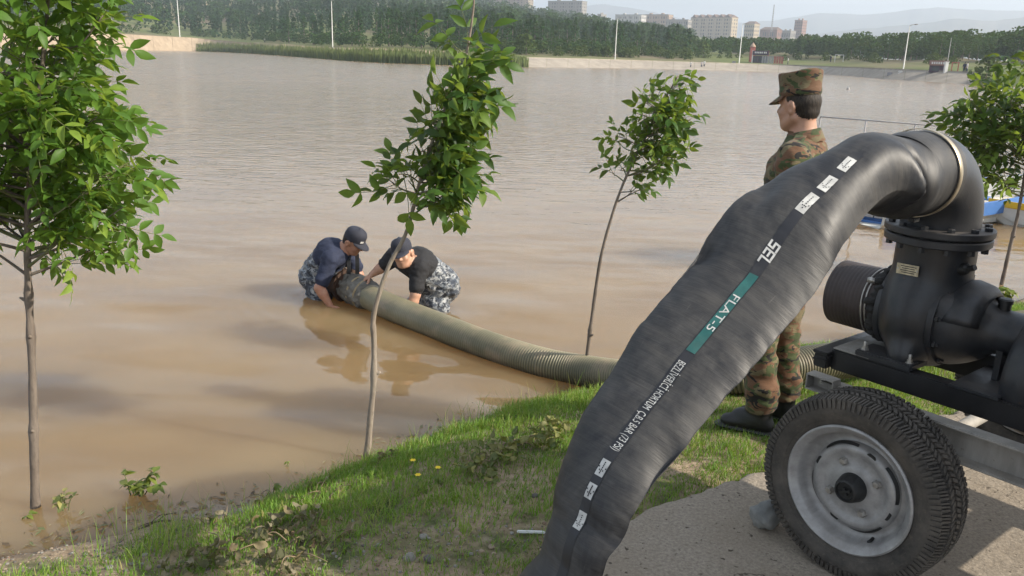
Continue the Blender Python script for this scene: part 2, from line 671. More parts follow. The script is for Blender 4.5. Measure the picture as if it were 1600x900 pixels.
def ground_z(x, y):
    x = np.asarray(x, float); y = np.asarray(y, float)
    return np.where(apron_d(x, y) > 0.02, APRON_Z, bank_z(x, y))


# ------------------------------------------------------------------ water
def px_az(px):
    hy = 86 + (px - 811) * 24 / 807.0
    d = ray(px, hy)
    return math.atan2(d[0], d[1])


def water_mat():
    mt, nt, b = new_mat('muddy water')
    v = coords(nt)
    sep = node(nt, 'ShaderNodeSeparateXYZ', {'Vector': v})
    silt = noise(nt, coords(nt, 'Object', (0.5, 0.9, 1)), 1.1, 2, 0.5, 0.3)
    cc = mixc(nt, remap(nt, silt, 0.3, 0.7), (0.178, 0.116, 0.056), (0.228, 0.156, 0.079))
    nt.links.new(cc, b.inputs['Base Color'])
    mt.node_tree.nodes['Principled BSDF'].subsurface_method = 'BURLEY'
    b.inputs['Subsurface Weight'].default_value = 1.0        # silt scatters light under the surface
    b.inputs['Subsurface Radius'].default_value = (1.0, 0.7, 0.42)
    b.inputs['Subsurface Scale'].default_value = 0.85
    b.inputs['IOR'].default_value = 1.33
    b.inputs['Specular IOR Level'].default_value = 0.5
    nt.links.new(remap(nt, sep.outputs['Y'], 6.0, 60.0, 0.05, 0.16), b.inputs['Roughness'])
    far = remap(nt, sep.outputs['Y'], 6.0, 22.0, 0.06, 1.0)
    chop = noise(nt, coords(nt, 'Object', (1.2, 3.4, 1)), 1.5, 3, 0.6, 0.3)
    bp = node(nt, 'ShaderNodeBump', {'Height': chop, 'Distance': 0.028})
    nt.links.new(far, bp.inputs['Strength'])
    nt.links.new(bp.outputs['Normal'], b.inputs['Normal'])
    return mt


RINGS = [(-1.85, 7.35, 0.20, 1.3, 0.0035), (-0.75, 7.1, 0.18, 0.9, 0.0025), (-0.6, 5.9, 0.24, 1.2, 0.0022), (-2.23, 3.48, 0.12, 0.5, 0.001), (0.52, 5.29, 0.14, 0.5, 0.001)]


def wave_z(X, Y):
    """slow swell near the bank, shorter wind ripples further out, rings round whoever stands in it"""
    d = np.hypot(X, Y)
    z = 0.024 * np.clip(6.5 / d, 0.1, 1.0) ** 2 * fbm(X * 1.0, Y * 2.1 + 0.25 * X, seed=71, oct=2)
    far = np.clip((d - 5.5) / 7, 0, 1)
    z = z + (0.0026 + 0.0052 * far) * fbm(X * 2.6 + 0.5 * Y, Y * 6.2, seed=72, oct=3)
    z = z + (0.0005 + 0.0020 * far) * fbm(X * 6.0, Y * 13.0 - 2 * X, seed=73, oct=2) * np.clip(0.4 + vnoise(X * 0.4, Y * 0.5, seed=74), 0, 1)
    for cx, cy, lam, rad, am in RINGS:
        r = np.hypot(X - cx, Y - cy)
        w = 0.25 * fbm(X * 2.5, Y * 2.5, seed=75, oct=2)
        z = z + am * np.sin(2 * math.pi * (r + w) / lam) * np.clip(1 - r / rad, 0, 1) * np.clip(0.35 + 1.3 * vnoise(X * 1.6 + cx, Y * 1.6, seed=76), 0, 1)
    return z * np.clip((330 - d) / 200, 0.02, 1)


wpx = np.arange(-400, 2001, 4.0)
waz = np.array([px_az(p) for p in wpx])
wd = np.geomspace(2.2, 520, 520)
WX, WY = np.outer(wd, np.sin(waz)), np.outer(wd, np.cos(waz))
n_ = len(wpx)
i = (np.arange(len(wd) - 1)[:, None] * n_ + np.arange(n_ - 1)[None]).ravel()
water = obj('water', mesh_data('water', np.stack([WX, WY, wave_z(WX, WY)], -1).reshape(-1, 3), np.stack([i, i + 1, i + n_ + 1, i + n_], 1), True, [water_mat()]))
tag(water, kind='structure')

# ------------------------------------------------------------------ far shore
PXK = [-600, -200, 0, 160, 240, 300, 345, 390, 470, 560, 700, 820, 1000, 1240, 1400, 1525, 1700, 2200]
DSH = [240, 262, 275, 300, 345, 385, 372, 330, 240, 176, 168, 168, 205, 225, 158, 140, 128, 120]
_pk = np.arange(-600, 2201, 10.0)
_dk = np.convolve(np.pad(np.interp(_pk, PXK, DSH), 8, 'edge'), np.hanning(19)[1:-1] / np.hanning(19)[1:-1].sum(), 'valid')
PXK, DSH = list(_pk), list(_dk)
PXE = [-600, 0, 300, 420, 520, 640, 760, 820, 900, 1500, 2200]
EMB = [5.0, 5.0, 5.0, 2.9, 1.9, 2.0, 1.6, 1.55, 1.6, 1.45, 1.3]
PXC = [-600, 0, 560, 700, 850, 960, 1050, 1150, 1250, 1300, 1360, 1420, 1600, 2200]
CREST = [76, 72, 66, 57, 43, 33, 27, 22, 21, 14, 8, 7, 8, 12]


_azs = np.array([px_az(p) for p in np.arange(-700, 2301, 10)])


def far_z(px, d):
    """ground height at image column px and distance d from the camera"""
    px = np.asarray(px, float); d = np.asarray(d, float)
    D, e, c = np.interp(px, PXK, DSH), np.interp(px, PXE, EMB), np.interp(px, PXC, CREST)
    s = d - D
    back = e + 0.35 + 0.035 * np.clip(s - 14, 0, 60)
    t = np.clip((d - D - 60) / np.maximum(900 - D - 60, 1), 0, 1)
    hill = back + (c - back) * (t ** 1.25)
    hill = np.where(d > 900, c + (d - 900) * 0.0015, hill)
    z = np.where(s < 0, np.maximum(s * 0.3, -3), np.where(s < 7, e * s / 7, np.where(s < 14, e, hill)))
    bump_ = 0.8 * fbm(px / 60.0, d / 60.0, seed=41, oct=3) * np.clip((s - 14) / 60, 0, 2.5)
    return z + bump_


def far_xy(px, d):
    az = np.interp(px, np.arange(-700, 2301, 10), _azs)
    return d * np.sin(az), d * np.cos(az)


def far_ground_mat():
    mt, nt, b = new_mat('far ground')
    v = coords(nt)
    n1 = noise(nt, v, 0.012, 6, 0.6); n2 = noise(nt, v, 0.15, 6, 0.65)
    grass = mixc(nt, remap(nt, n2, 0.3, 0.7), (0.075, 0.10, 0.035), (0.15, 0.165, 0.065))
    cc = mixc(nt, remap(nt, n1, 0.45, 0.62), grass, (0.17, 0.135, 0.095))
    at = node(nt, 'ShaderNodeAttribute', attribute_name='sand').outputs['Fac']
    sand = mixc(nt, remap(nt, n2, 0.3, 0.7), (0.30, 0.22, 0.15), (0.42, 0.33, 0.235))
    cc = mixc(nt, at, cc, sand)
    nt.links.new(cc, b.inputs['Base Color'])
    b.inputs['Roughness'].default_value = 1.0
    b.inputs['Specular IOR Level'].default_value = 0.1
    return mt


pxs = np.arange(-600, 2201, 12.0)
offs = np.concatenate([[-25, -8, 0, 2, 4, 6, 7, 9, 12, 14, 18, 24, 32, 42, 55, 70, 90, 115, 145, 180, 220, 270, 330, 400, 480, 560, 640, 800, 1200, 2000, 3500, 5200]])
PX, OF = np.meshgrid(pxs, offs, indexing='xy')
DD = np.interp(PX, PXK, DSH) + OF
FX, FY = far_xy(PX, DD)
FZ = far_z(PX, DD)
n_ = len(pxs)
i = (np.arange(len(offs) - 1)[:, None] * n_ + np.arange(n_ - 1)[None]).ravel()
fme = mesh_data('terrain', np.stack([FX, FY, FZ], -1).reshape(-1, 3), np.stack([i, i + 1, i + n_ + 1, i + n_], 1), True, [far_ground_mat()])
sand = np.clip(np.interp(PX, [400, 450, 600, 720, 780], [0, 0.7, 1, 1, 0]), 0, 1) * ((OF > 4) & (OF < 30))
a_ = fme.attributes.new('sand', 'FLOAT', 'POINT')
a_.data.foreach_set('value', np.clip(sand, 0, 1).astype(np.float32).ravel())
terrain = obj('terrain', fme)
tag(terrain, kind='structure')


def embankment_mat(col, joint):
    mt, nt, b = new_mat('embankment concrete')
    v = coords(nt)
    n1 = noise(nt, v, 0.35, 8, 0.7); n2 = noise(nt, coords(nt, 'Object', (1, 1, 0.15)), 1.1, 5, 0.6)
    cc = mixc(nt, remap(nt, n1, 0.3, 0.7), tuple(x * 0.72 for x in col), tuple(x * 1.15 for x in col))
    cc = mixc(nt, remap(nt, n2, 0.55, 0.75, 0, 0.5), cc, tuple(x * 0.5 for x in col))
    nt.links.new(cc, b.inputs['Base Color'])
    b.inputs['Roughness'].default_value = 0.95
    b.inputs['Specular IOR Level'].default_value = 0.2
    return mt


def embankment(px0, px1, col, step):
    """sloping slabs with open joints, a coping on top"""
    root = empty('embankment')
    tag(root, kind='structure')
    mt = embankment_mat(col, 0.1)
    p = px0
    while p < px1:
        q = min(p + step, px1)
        cols = np.linspace(p, q - step * 0.012, 4)
        V, F = [], []
        for c_ in cols:
            D, e = np.interp(c_, PXK, DSH), np.interp(c_, PXE, EMB)
            for s, z in ((-1.6, -0.02), (7.0, e + 0.1), (7.1, e + 0.3), (7.9, e + 0.3), (8.0, e - 0.4)):
                x, y = far_xy(c_, D + s - 0.35)
                V.append((x, y, z))
        for a in range(3):
            for bb in range(4):
                k_ = a * 5 + bb
                F.append((k_, k_ + 5, k_ + 6, k_ + 1))
        obj('slab', mesh_data('slab', V, F, False, [mt]), root)
        p = q
    return root


embankment(-120, 402, (0.35, 0.275, 0.195), 30)
embankment(822, 1528, (0.30, 0.265, 0.22), 33)

# ------------------------------------------------------------------ mountains
def mountain_mat():
    mt, nt, b = new_mat('mountain')
    v = coords(nt)
    cc = mixc(nt, remap(nt, noise(nt, v, 0.004, 8, 0.65), 0.35, 0.65), (0.05, 0.06, 0.045), (0.12, 0.11, 0.08))
    nt.links.new(cc, b.inputs['Base Color'])
    b.inputs['Roughness'].default_value = 1.0
    return mt


MM = mountain_mat()


def mountain(px0, px1, dist, ridge_px, ridge_y, seed):
    cols = np.arange(px0, px1, 4.0)
    yh = 86 + (cols - 811) * 24 / 807.0
    top = 2.2 + (yh - np.interp(cols, ridge_px, ridge_y)) / (FPX * 1.083) * dist * (1 + 0.0)
    top = top + 3.0 * dist / 2500 * fbm(cols / 40.0, cols * 0, seed=seed, oct=5)
    R = []
    for k_, (dd, fr) in enumerate(((-700, 0.0), (-520, 0.16), (-380, 0.36), (-240, 0.6), (-110, 0.84), (0, 1.0), (160, 0.7), (420, 0.2))):
        x, y = far_xy(cols, dist + dd + 60 * fbm(cols / 30.0, cols * 0 + k_, seed=seed + 3))
        zz = top * fr * (1 + 0.12 * fbm(cols / 18.0, cols * 0 + k_ * 1.7, seed=seed + 7, oct=4) * (0 < fr < 1)) + 2
        R.append(np.stack([x, y, zz], 1))
    n = len(cols)
    i = (np.arange(len(R) - 1)[:, None] * n + np.arange(n - 1)[None]).ravel()
    o = obj('mountain', mesh_data('mountain', np.concatenate(R), np.stack([i, i + 1, i + n + 1, i + n], 1), True, [MM]))
    return tag(o, kind='structure')


mountain(560, 2100, 3300, [560, 900, 1150, 1250, 1330, 1400, 1475, 1540, 1620, 1800, 2100], [60, 62, 66, 58, 50, 47, 38, 43, 36, 40, 55], 51)
mountain(500, 2200, 4800, [500, 800, 900, 940, 1000, 1100, 1200, 1270, 1340, 1450, 1520, 1600, 1800, 2200], [45, 22, 12, 8, 18, 40, 36, 25, 30, 22, 28, 31, 34, 40], 61)
# ------------------------------------------------------------------ pump trailer
W_HUB = on_z(1320, 768, APRON_Z + 0.345)
T_ANG = math.radians(129)
TA = np.array([math.cos(T_ANG), math.sin(T_ANG), 0])       # trailer x: towards the pump inlet
TB = np.array([-math.sin(T_ANG), math.cos(T_ANG), 0])      # trailer y: outwards on the near wheel's side
T_ORG = np.array([W_HUB[0], W_HUB[1], APRON_Z])


def t_world(p):
    return T_ORG + TA * p[0] + TB * p[1] + np.array([0, 0, p[2]])


def paint_mat(name, col, rough, dust=(0.22, 0.18, 0.14), amt=0.35, metal=0.0, chip=None):
    """sprayed paint with orange peel, settled dust on upward faces and streaks"""
    mt, nt, b = new_mat(name)
    v = coords(nt)
    n1 = noise(nt, v, 7, 8, 0.7); n2 = noise(nt, coords(nt, 'Object', (14, 14, 2.5)), 1.0, 6, 0.65)
    base = mixc(nt, remap(nt, n2, 0.35, 0.7), tuple(x * 0.75 for x in col), tuple(x * 1.3 for x in col))
    geo = node(nt, 'ShaderNodeNewGeometry')
    up = node(nt, 'ShaderNodeSeparateXYZ', {'Vector': geo.outputs['Normal']}).outputs['Z']
    upf = remap(nt, up, 0.1, 1.0, 0.25, 1.0)
    d = node(nt, 'ShaderNodeMath', {0: remap(nt, n1, 0.38, 0.7, 0, amt), 1: upf}, operation='MULTIPLY').outputs['Value']
    cc = mixc(nt, d, base, dust)
    if chip:
        cc = mixc(nt, remap(nt, noise(nt, v, 38, 5, 0.65), 0.67, 0.71, 0, 0.8), cc, chip)
    nt.links.new(cc, b.inputs['Base Color'])
    nt.links.new(remap(nt, d, 0, amt, rough, min(1, rough + 0.4)), b.inputs['Roughness'])
    b.inputs['Metallic'].default_value = metal
    bump(nt, b, noise(nt, v, 140, 3, 0.6), 0.12, 0.004)
    return mt


M_PUMP = paint_mat('black pump enamel', (0.017, 0.0195, 0.024), 0.36, amt=0.32, chip=(0.075, 0.04, 0.024))
M_FRAME = paint_mat('black frame paint', (0.0075, 0.008, 0.010), 0.38, amt=0.16)
M_CHAN = paint_mat('grey chassis paint', (0.27, 0.255, 0.23), 0.55, dust=(0.24, 0.2, 0.15), amt=0.6, chip=(0.10, 0.06, 0.04))
M_RIM = paint_mat('grey rim paint', (0.33, 0.325, 0.32), 0.38, dust=(0.17, 0.14, 0.11), amt=0.55, metal=0.3)
M_HUB = simple_mat('black hub cap', (0.012, 0.012, 0.012), 0.5, var=0.3, scale=30, bmp=0.2)
M_STEEL = simple_mat('zinc bolt', (0.42, 0.40, 0.37), 0.42, metal=0.8, var=0.25, scale=60)
M_BRASS = simple_mat('worn brass clamp', (0.46, 0.39, 0.28), 0.38, metal=0.9, var=0.2, scale=25)
M_PLATE = simple_mat('nameplate', (0.45, 0.38, 0.26), 0.35, metal=0.6, var=0.35, scale=60)
M_PRINT = simple_mat('white print', (0.62, 0.61, 0.58), 0.6, var=0.1, scale=40)
M_INLET = simple_mat('brown rubber sleeve', (0.035, 0.025, 0.023), 0.5, var=0.25, scale=12, dirt=(0.12, 0.09, 0.07), dirt_amt=0.25, bmp=0.1)


def tyre_mat():
    mt, nt, b = new_mat('dusty tyre rubber')
    v = coords(nt)
    n1 = noise(nt, v, 9, 8, 0.7); n2 = noise(nt, v, 60, 5, 0.7)
    cc = mixc(nt, remap(nt, n1, 0.35, 0.7, 0.05, 0.75), (0.022, 0.020, 0.018), (0.13, 0.112, 0.092))
    cc = mixc(nt, remap(nt, n2, 0.55, 0.75, 0, 0.35), cc, (0.19, 0.16, 0.12))
    nt.links.new(cc, b.inputs['Base Color'])
    b.inputs['Roughness'].default_value = 0.75
    bump(nt, b, n2, 0.25, 0.006)
    return mt


M_TYRE = tyre_mat()
trailer = empty('pump_trailer', T_ORG, (0, 0, T_ANG), 'black pump mounted on a grey two-wheeled trailer, standing on the concrete', 'pump trailer')
PY = -0.66          # pump centre line
AXZ = 0.872


def ybox(name, x0, x1, y0, y1, z0, z1, mat, parent=trailer, bev=0.004):
    mb = MB()
    mb.box(((x0 + x1) / 2, (y0 + y1) / 2, (z0 + z1) / 2), (abs(x1 - x0), abs(y1 - y0), abs(z1 - z0)), bevel=bev)
    return mb.build(name, mat, parent, angle=40)


# --- wheels
def make_tyre_me():
    mb = MB()
    R, w, rl = 0.333, 0.098, 0.236
    prof = [(rl, 0.080), (rl + 0.010, 0.086), (rl + 0.022, 0.090), (rl + 0.024, 0.0925), (rl + 0.030, 0.0935), (rl + 0.045, 0.101), (0.300, 0.101), (0.318, 0.0975), (R - 0.004, 0.089), (R, 0.080),
            (R + 0.003, 0.04), (R + 0.004, 0), (R + 0.003, -0.04), (R, -0.080), (0.318, -0.0975), (0.300, -0.101), (rl + 0.03, -0.0935), (rl, -0.080)]
    mb.lathe(prof, 96, closed=False)
    mb.f = mb.f[:-2]; mb.mi = mb.mi[:-2]
    # tread blocks, five staggered rings; each block a wedge with grooves round it and sipes
    rg = random.Random(3)
    nb = 54
    H = 0.0135

    def block(a0, a1, y0, y1, sk, h=H, side=0):
        Vb = []
        for rr, sh in ((R - 0.006, 0.0), (R + h, 0.0022)):
            for (aa, yy) in ((a0, y0), (a1, y0), (a1, y1), (a0, y1)):
                s_ = sh / R
                aa2 = aa + (s_ if aa == a0 else -s_) + sk * (yy - y0)
                yy2 = yy + (sh if yy == y0 else -sh)
                crown = 0.004 * (1 - (yy2 / 0.09) ** 2) - max(0, abs(yy2) - 0.07) * 0.35
                Vb.append(((rr + crown) * math.cos(aa2), (rr + crown) * math.sin(aa2), yy2))
        mb.add(Vb, [(4, 5, 6, 7), (0, 1, 5, 4), (1, 2, 6, 5), (2, 3, 7, 6), (3, 0, 4, 7)])

    st = 2 * math.pi / nb
    for i in range(nb):
        a = i * st
        for (y0, y1, off, sk) in ((-0.018, 0.016, 0.0, 1.1), (0.021, 0.052, 0.45, -1.5), (-0.052, -0.022, 0.55, -1.5)):
            j = rg.uniform(-0.05, 0.05) * st
            mid = a + off * st
            block(mid + 0.06 * st + j, mid + 0.52 * st, y0, y1 - 0.004, sk)
            block(mid + 0.57 * st, mid + 0.95 * st + j, y0 + 0.004, y1, sk)
        for sg in (1, -1):
            mid = a + 0.2 * st
            for (f0, f1) in ((0.05, 0.33), (0.36, 0.62), (0.65, 0.9)):
                y0, y1 = (0.057, 0.096) if sg > 0 else (-0.096, -0.057)
                block(mid + f0 * st, mid + f1 * st, y0, y1, 0.5 * sg)
            # shoulder lugs running down the sidewall
            for f0 in (0.08, 0.52):
                c = mid + f0 * st
                aw = 0.3 * st
                Vl = []
                for (rr, yy) in ((R + 0.004, 0.094), (0.305, 0.100)):
                    for aa in (c, c + aw):
                        for dy in (0, 0.006):
                            Vl.append((rr * math.cos(aa), rr * math.sin(aa), sg * (yy + dy)))
                mb.add(Vl, [(0, 2, 6, 4), (1, 5, 7, 3), (0, 4, 5, 1), (2, 3, 7, 6), (4, 6, 7, 5), (0, 1, 3, 2)])
    return mb.me('tyre', M_TYRE, angle=32)


def make_rim_me():
    mb = MB()
    prof = [(0.226, -0.09), (0.240, 0.078), (0.2405, 0.090), (0.234, 0.0945), (0.226, 0.090), (0.221, 0.082), (0.214, 0.076), (0.207, 0.066), (0.203, 0.040), (0.196, 0.026), (0.186, 0.02), (0.176, 0.019), (0.168, 0.022),
            (0.164, 0.034), (0.156, 0.046), (0.143, 0.052), (0.130, 0.049), (0.120, 0.042), (0.112, 0.040), (0.085, 0.041), (0.078, 0.047), (0.060, 0.049), (0.0, 0.049)]
    mb.lathe(prof, 96)
    return mb.me('rim', M_RIM, angle=50)


TY_ME, RIM_ME = make_tyre_me(), make_rim_me()
mbn = MB(); mbn.lathe([(0.015, 0), (0.0165, 0.003), (0.016, 0.013), (0.011, 0.020), (0, 0.021)], 6); NUT_ME = mbn.me('wheel_nut', M_STEEL, angle=30)
mbh = MB(); mbh.lathe([(0.056, 0), (0.053, 0.014), (0.047, 0.04), (0.041, 0.052), (0.034, 0.055), (0.031, 0.048), (0.0, 0.046)], 28)
mbh.box((0, 0, 0.052), (0.045, 0.009, 0.012), R=rot_to((0, 0, 1), (1, .5, 0))); mbh.box((0, 0, 0.052), (0.009, 0.03, 0.01), R=rot_to((0, 0, 1), (1, .5, 0)))
HUB_ME = mbh.me('hub_cap', M_HUB, angle=35)
mbs = MB(); mbs.tube([(0, 0, 0), (0, 0.004, 0.018), (0, 0.012, 0.034)], [0.0075, 0.006, 0.004], 10); VALVE_ME = mbs.me('valve_stem', M_HUB, smooth=True)
mbo = MB()
for sx in (-1, 1):
    mbo.lathe([(0.0085, -0.004), (0.0085, 0.0012), (0, 0.0012)], 12, c=(sx * 0.009, 0, 0))
mbo.box((0, 0, -0.0015), (0.018, 0.017, 0.005)); SLOT_ME = mbo.me('rim_slot', M_HUB)


mbg = MB()
_t = np.linspace(-0.42, 0.42, 15)
_in = [(0.1605 * math.cos(a_) / math.cos(a_) * 1.0, 0.1605 * math.tan(a_), 0.0345) for a_ in _t]
_out = [(0.1800 * math.cos(a_), 0.1800 * math.sin(a_), 0.0215) for a_ in _t]
mbg.add(np.array([(0.158 * math.cos(a_) + 0.004 * (1 - abs(a_) / 0.42), 0.158 * math.sin(a_), 0.0465) for a_ in _t] + [(0.1655 * math.cos(a_) + 0.006 * (1 - (a_ / 0.42) ** 2), 0.1655 * math.sin(a_), 0.0372) for a_ in _t]), [(q, q + 1, q + 16, q + 15) for q in range(14)])
GAP_ME = mbg.me('rim_opening', M_HUB)


def wheel(x, y, flip):
    w = empty('wheel', (x, y, 0.345), (math.radians(-90 if not flip else 90), 0, 0), parent=trailer)
    obj('tyre', TY_ME, w, rot=(0, 0, 0.05)); obj('rim', RIM_ME, w)
    obj('hub_cap', HUB_ME, w, loc=(0, 0, 0.047))
    for k_ in range(4):
        a = math.radians(30 + 90 * k_)
        obj('wheel_nut', NUT_ME, w, loc=(0.097 * math.cos(a), 0.097 * math.sin(a), 0.04), rot=(0, 0, k_))
        a = math.radians(70 + 90 * k_)
        obj('rim_slot', SLOT_ME, w, loc=(0.149 * math.cos(a), 0.149 * math.sin(a), 0.0485), rot=(0, 0, a + math.pi / 2))
    for k_ in range(4):
        obj('rim_opening', GAP_ME, w, rot=(0, 0, math.radians(25 + 90 * k_)))
    a = math.radians(118)
    obj('valve_stem', VALVE_ME, w, loc=(0.196 * math.cos(a), 0.196 * math.sin(a), 0.024), rot=(0.3, 0, a + 1.57))
    return w


wheel(0, -0.10, False)
wheel(0, -1.72, True)
mb = MB(); mb.tube([(0, -0.12, 0.345), (0, -1.7, 0.345)], 0.028, 16); mb.build('axle', M_CHAN, trailer, smooth=True)

# --- chassis: two grey channels with flanges, cross members
for y, sg in ((-0.27, 1), (-1.55, -1)):
    mb = MB()
    x0, x1 = -2.3, 0.30
    xc, xl = (x0 + x1) / 2, x1 - x0
    mb.box((xc, y - sg * 0.058, 0.543), (xl, 0.008, 0.126))
    mb.box((xc, y - sg * 0.029, 0.602), (xl, 0.062, 0.009), bevel=0.003)
    mb.box((xc, y - sg * 0.029, 0.484), (xl, 0.062, 0.009), bevel=0.003)
    mb.build('chassis_channel', M_CHAN, trailer, angle=40)
for x in (-0.9, -1.9):
    mb = MB()
    mb.box((x, -0.91, 0.57), (0.09, 1.26, 0.006)); mb.box((x, -0.91, 0.52), (0.09, 1.22, 0.005))
    mb.box((x + 0.042, -0.91, 0.545), (0.006, 1.26, 0.05)); mb.box((x - 0.042, -0.91, 0.545), (0.006, 1.26, 0.05))
    mb.build('cross_member', M_CHAN, trailer, angle=40)
mb = MB()
for dz in (-0.03, 0.03):
    mb.box((0.292, -0.272, 0.598 + dz), (0.115, 0.055, 0.005))
mb.box((0.235, -0.272, 0.598), (0.005, 0.055, 0.055)); mb.box((0.347, -0.272, 0.598), (0.005, 0.055, 0.055)); mb.box((0.292, -0.297, 0.598), (0.11, 0.005, 0.055))
mb.build('end_bracket', M_CHAN, trailer)
mb = MB(); mb.lathe([(0.013, 0), (0.013, 0.008), (0.007, 0.009), (0.007, 0.022), (0, 0.022)], 6, c=(0.30, -0.294, 0.60), R=rot_to((0, 1, 0))); mb.build('bracket_bolt', M_STEEL, trailer)

# --- black base frame
for y in (-0.465, -0.855):
    ybox('frame_beam', 0.36, -2.2, y - 0.035, y + 0.035, 0.606, 0.692, M_FRAME, bev=0.005)
for x in (0.385, -0.62, -1.4):
    ybox('frame_cross_beam', x - 0.03, x + 0.03, -0.93, -0.395, 0.610 if x > 0 else 0.63, 0.668 if x > 0 else 0.69, M_FRAME, bev=0.005)
ybox('frame_end_strip', 0.352, 0.42, -0.93, -0.388, 0.670, 0.682, M_FRAME, bev=0.003)
ybox('frame_end_strip', 0.356, 0.416, -0.93, -0.386, 0.640, 0.650, M_FRAME, bev=0.003)
ybox('deck_plate', 0.20, 0.355, -0.82, -0.43, 0.694, 0.700, M_CHAN, bev=0.002)
ybox('foot_plate', 0.03, 0.26, -0.56, -0.425, 0.694, 0.722, M_PUMP, bev=0.006)
ybox('foot_plate', 0.03, 0.26, -0.90, -0.76, 0.694, 0.722, M_PUMP, bev=0.006)
mbb = MB()
mbb.lathe([(0.017, 0), (0.017, 0.003), (0.0125, 0.0035), (0.0125, 0.014), (0.008, 0.0145), (0.008, 0.03), (0.006, 0.034), (0, 0.034)], 6)
FOOTBOLT = mbb.me('foot_bolt', M_STEEL, angle=30)
for x, y in ((0.055, -0.455), (0.235, -0.455), (0.055, -0.87), (0.235, -0.87)):
    obj('foot_bolt', FOOTBOLT, trailer, loc=(x, y, 0.722), rot=(0, 0, x * 9))

# --- pump casing: a spiral that swells round the shaft and runs up into the discharge neck
fl = Field()
cx = 0.118
for k_ in range(26):
    th = math.radians(-100 + 340 * k_ / 25.0)
    rs = 0.074 + 0.042 * k_ / 25.0
    rc = 0.124 + 0.012 * k_ / 25.0
    fl.ball((cx, PY + rc * math.cos(th), AXZ + rc * math.sin(th)), (rs * 1.05, rs, rs), 0, 0.035)
fl.limb((cx - 0.085, PY, AXZ), (cx + 0.07, PY, AXZ), 0.15, 0.15, 0, 0.05)
fl.limb((cx - 0.01, PY + 0.02, AXZ + 0.08), (0.105, -0.635, 1.12), 0.135, 0.137, 0, 0.06)
fl.limb((0.103, -0.635, 1.10), (0.10, -0.62, 1.19), 0.136, 0.138, 0, 0.03)
fl.limb((cx + 0.06, PY, AXZ), (cx + 0.17, PY, AXZ), 0.135, 0.125, 0, 0.03)
for yy in (-0.48, -0.84):
    fl.limb((cx - 0.02, PY + (yy - PY) * 0.75, AXZ - 0.13), (cx - 0.02, yy, 0.735), 0.06, 0.05, 0, 0.06)
V, F, _ = fl.mesh(0.008)
volute = obj('volute_casing', mesh_data('volute_casing', V, F, True, [M_PUMP]), trailer)


def flange(name, c, axis, r, th, nb, parent, mat=M_PUMP, hole=0.0, phase=0.2, bolts=True, rb=None):
    R = rot_to(axis)
    mb = MB()
    mb.lathe([(hole, -th / 2), (r - 0.004, -th / 2), (r, -th / 2 + 0.004), (r, th / 2 - 0.004), (r - 0.004, th / 2), (hole, th / 2)], 56, c=c, R=R, closed=hole > 0)
    o = mb.build(name, mat, parent, angle=35)
    if bolts:
        for k_ in range(nb):
            a = phase + 2 * math.pi * k_ / nb
            p = np.asarray(c) + R @ np.array([(rb or r * 0.88) * math.cos(a), (rb or r * 0.88) * math.sin(a), th / 2])
            ob = obj('flange_bolt', BOLT_ME, o)
            ob.matrix_local = Matrix(np.vstack([np.hstack([R, p[:, None]]), [0, 0, 0, 1]]).tolist())
    return o


mbb = MB(); mbb.lathe([(0.0, -0.085), (0.0135, -0.085), (0.0135, -0.066), (0.008, -0.066), (0.008, 0.0), (0.0145, 0.0), (0.0145, 0.012), (0.012, 0.0135), (0.006, 0.0135), (0.006, 0.0145), (0, 0.0145)], 6)
BOLT_ME = mbb.me('flange_bolt', M_PUMP, angle=30)
flange('discharge_flange', (0.10, -0.62, 1.187), (0, 0, 1), 0.190, 0.03, 0, trailer, bolts=False)
mb = MB(); mb.lathe([(0.15, -0.003), (0.168, -0.003), (0.168, 0.003), (0.15, 0.003)], 40, c=(0.10, -0.62, 1.2055), closed=True); mb.build('gasket', M_HUB, trailer)
flange('elbow_flange', (0.10, -0.62, 1.223), (0, 0, 1), 0.194, 0.028, 12, trailer, phase=0.13, rb=0.170)

# --- elbow
ec = np.array([0.10, -0.62 + 0.205, 1.245])
pts, rad = [], []
for k_ in range(-1, 19):
    a = math.radians(max(0, min(90, 90 * k_ / 16.0)))
    p = ec + np.array([0, -0.205 * math.cos(a), 0.205 * math.sin(a)])
    if k_ < 0: p[2] -= 0.025
    if k_ > 16: p[1] += 0.04 * (k_ - 16)
    pts.append(p); rad.append(0.141)
mb = MB(); mb.tube(pts, rad, 48)
elbow = mb.build('elbow_pipe', M_PUMP, trailer, smooth=True)
mb = MB(); mb.lathe([(0.141, 0), (0.149, 0.003), (0.149, 0.012), (0.141, 0.016)], 48, c=(0.10, -0.405, 1.45), R=rot_to((0, 1, 0))); mb.build('elbow_collar', M_PUMP, elbow, smooth=True)

# --- inlet sleeve, clamp, rags
mb = MB()
prof = [(0.0, 0.0), (0.10, 0.0)]
prof = [(0.118, 0.02), (0.118, 0.26), (0.130, 0.262)]
for k_ in range(14):
    z_ = 0.258 - k_ * 0.0165
    prof += [(0.1365, z_), (0.1375, z_ - 0.006), (0.1365, z_ - 0.012), (0.1355, z_ - 0.014)]
prof += [(0.134, 0.02)]
mb.lathe(prof, 48, c=(0.225, PY, AXZ), R=rot_to((1, 0, 0)), closed=True)
inlet = mb.build('inlet_sleeve', M_INLET, trailer, smooth=True)
flange('suction_flange', (0.238, PY, AXZ), (1, 0, 0), 0.16, 0.026, 0, trailer, bolts=False)
mb = MB()
for q in (0.295, 0.312):
    t = np.linspace(0, 2 * math.pi, 60, endpoint=False)
    mb.tube(np.stack([q + 0.004 * np.sin(3 * t), PY + 0.140 * np.cos(t), AXZ + 0.140 * np.sin(t)], 1), 0.0035, 6, closed=True)
mb.box((0.302, PY + 0.10, AXZ + 0.105), (0.03, 0.016, 0.02))
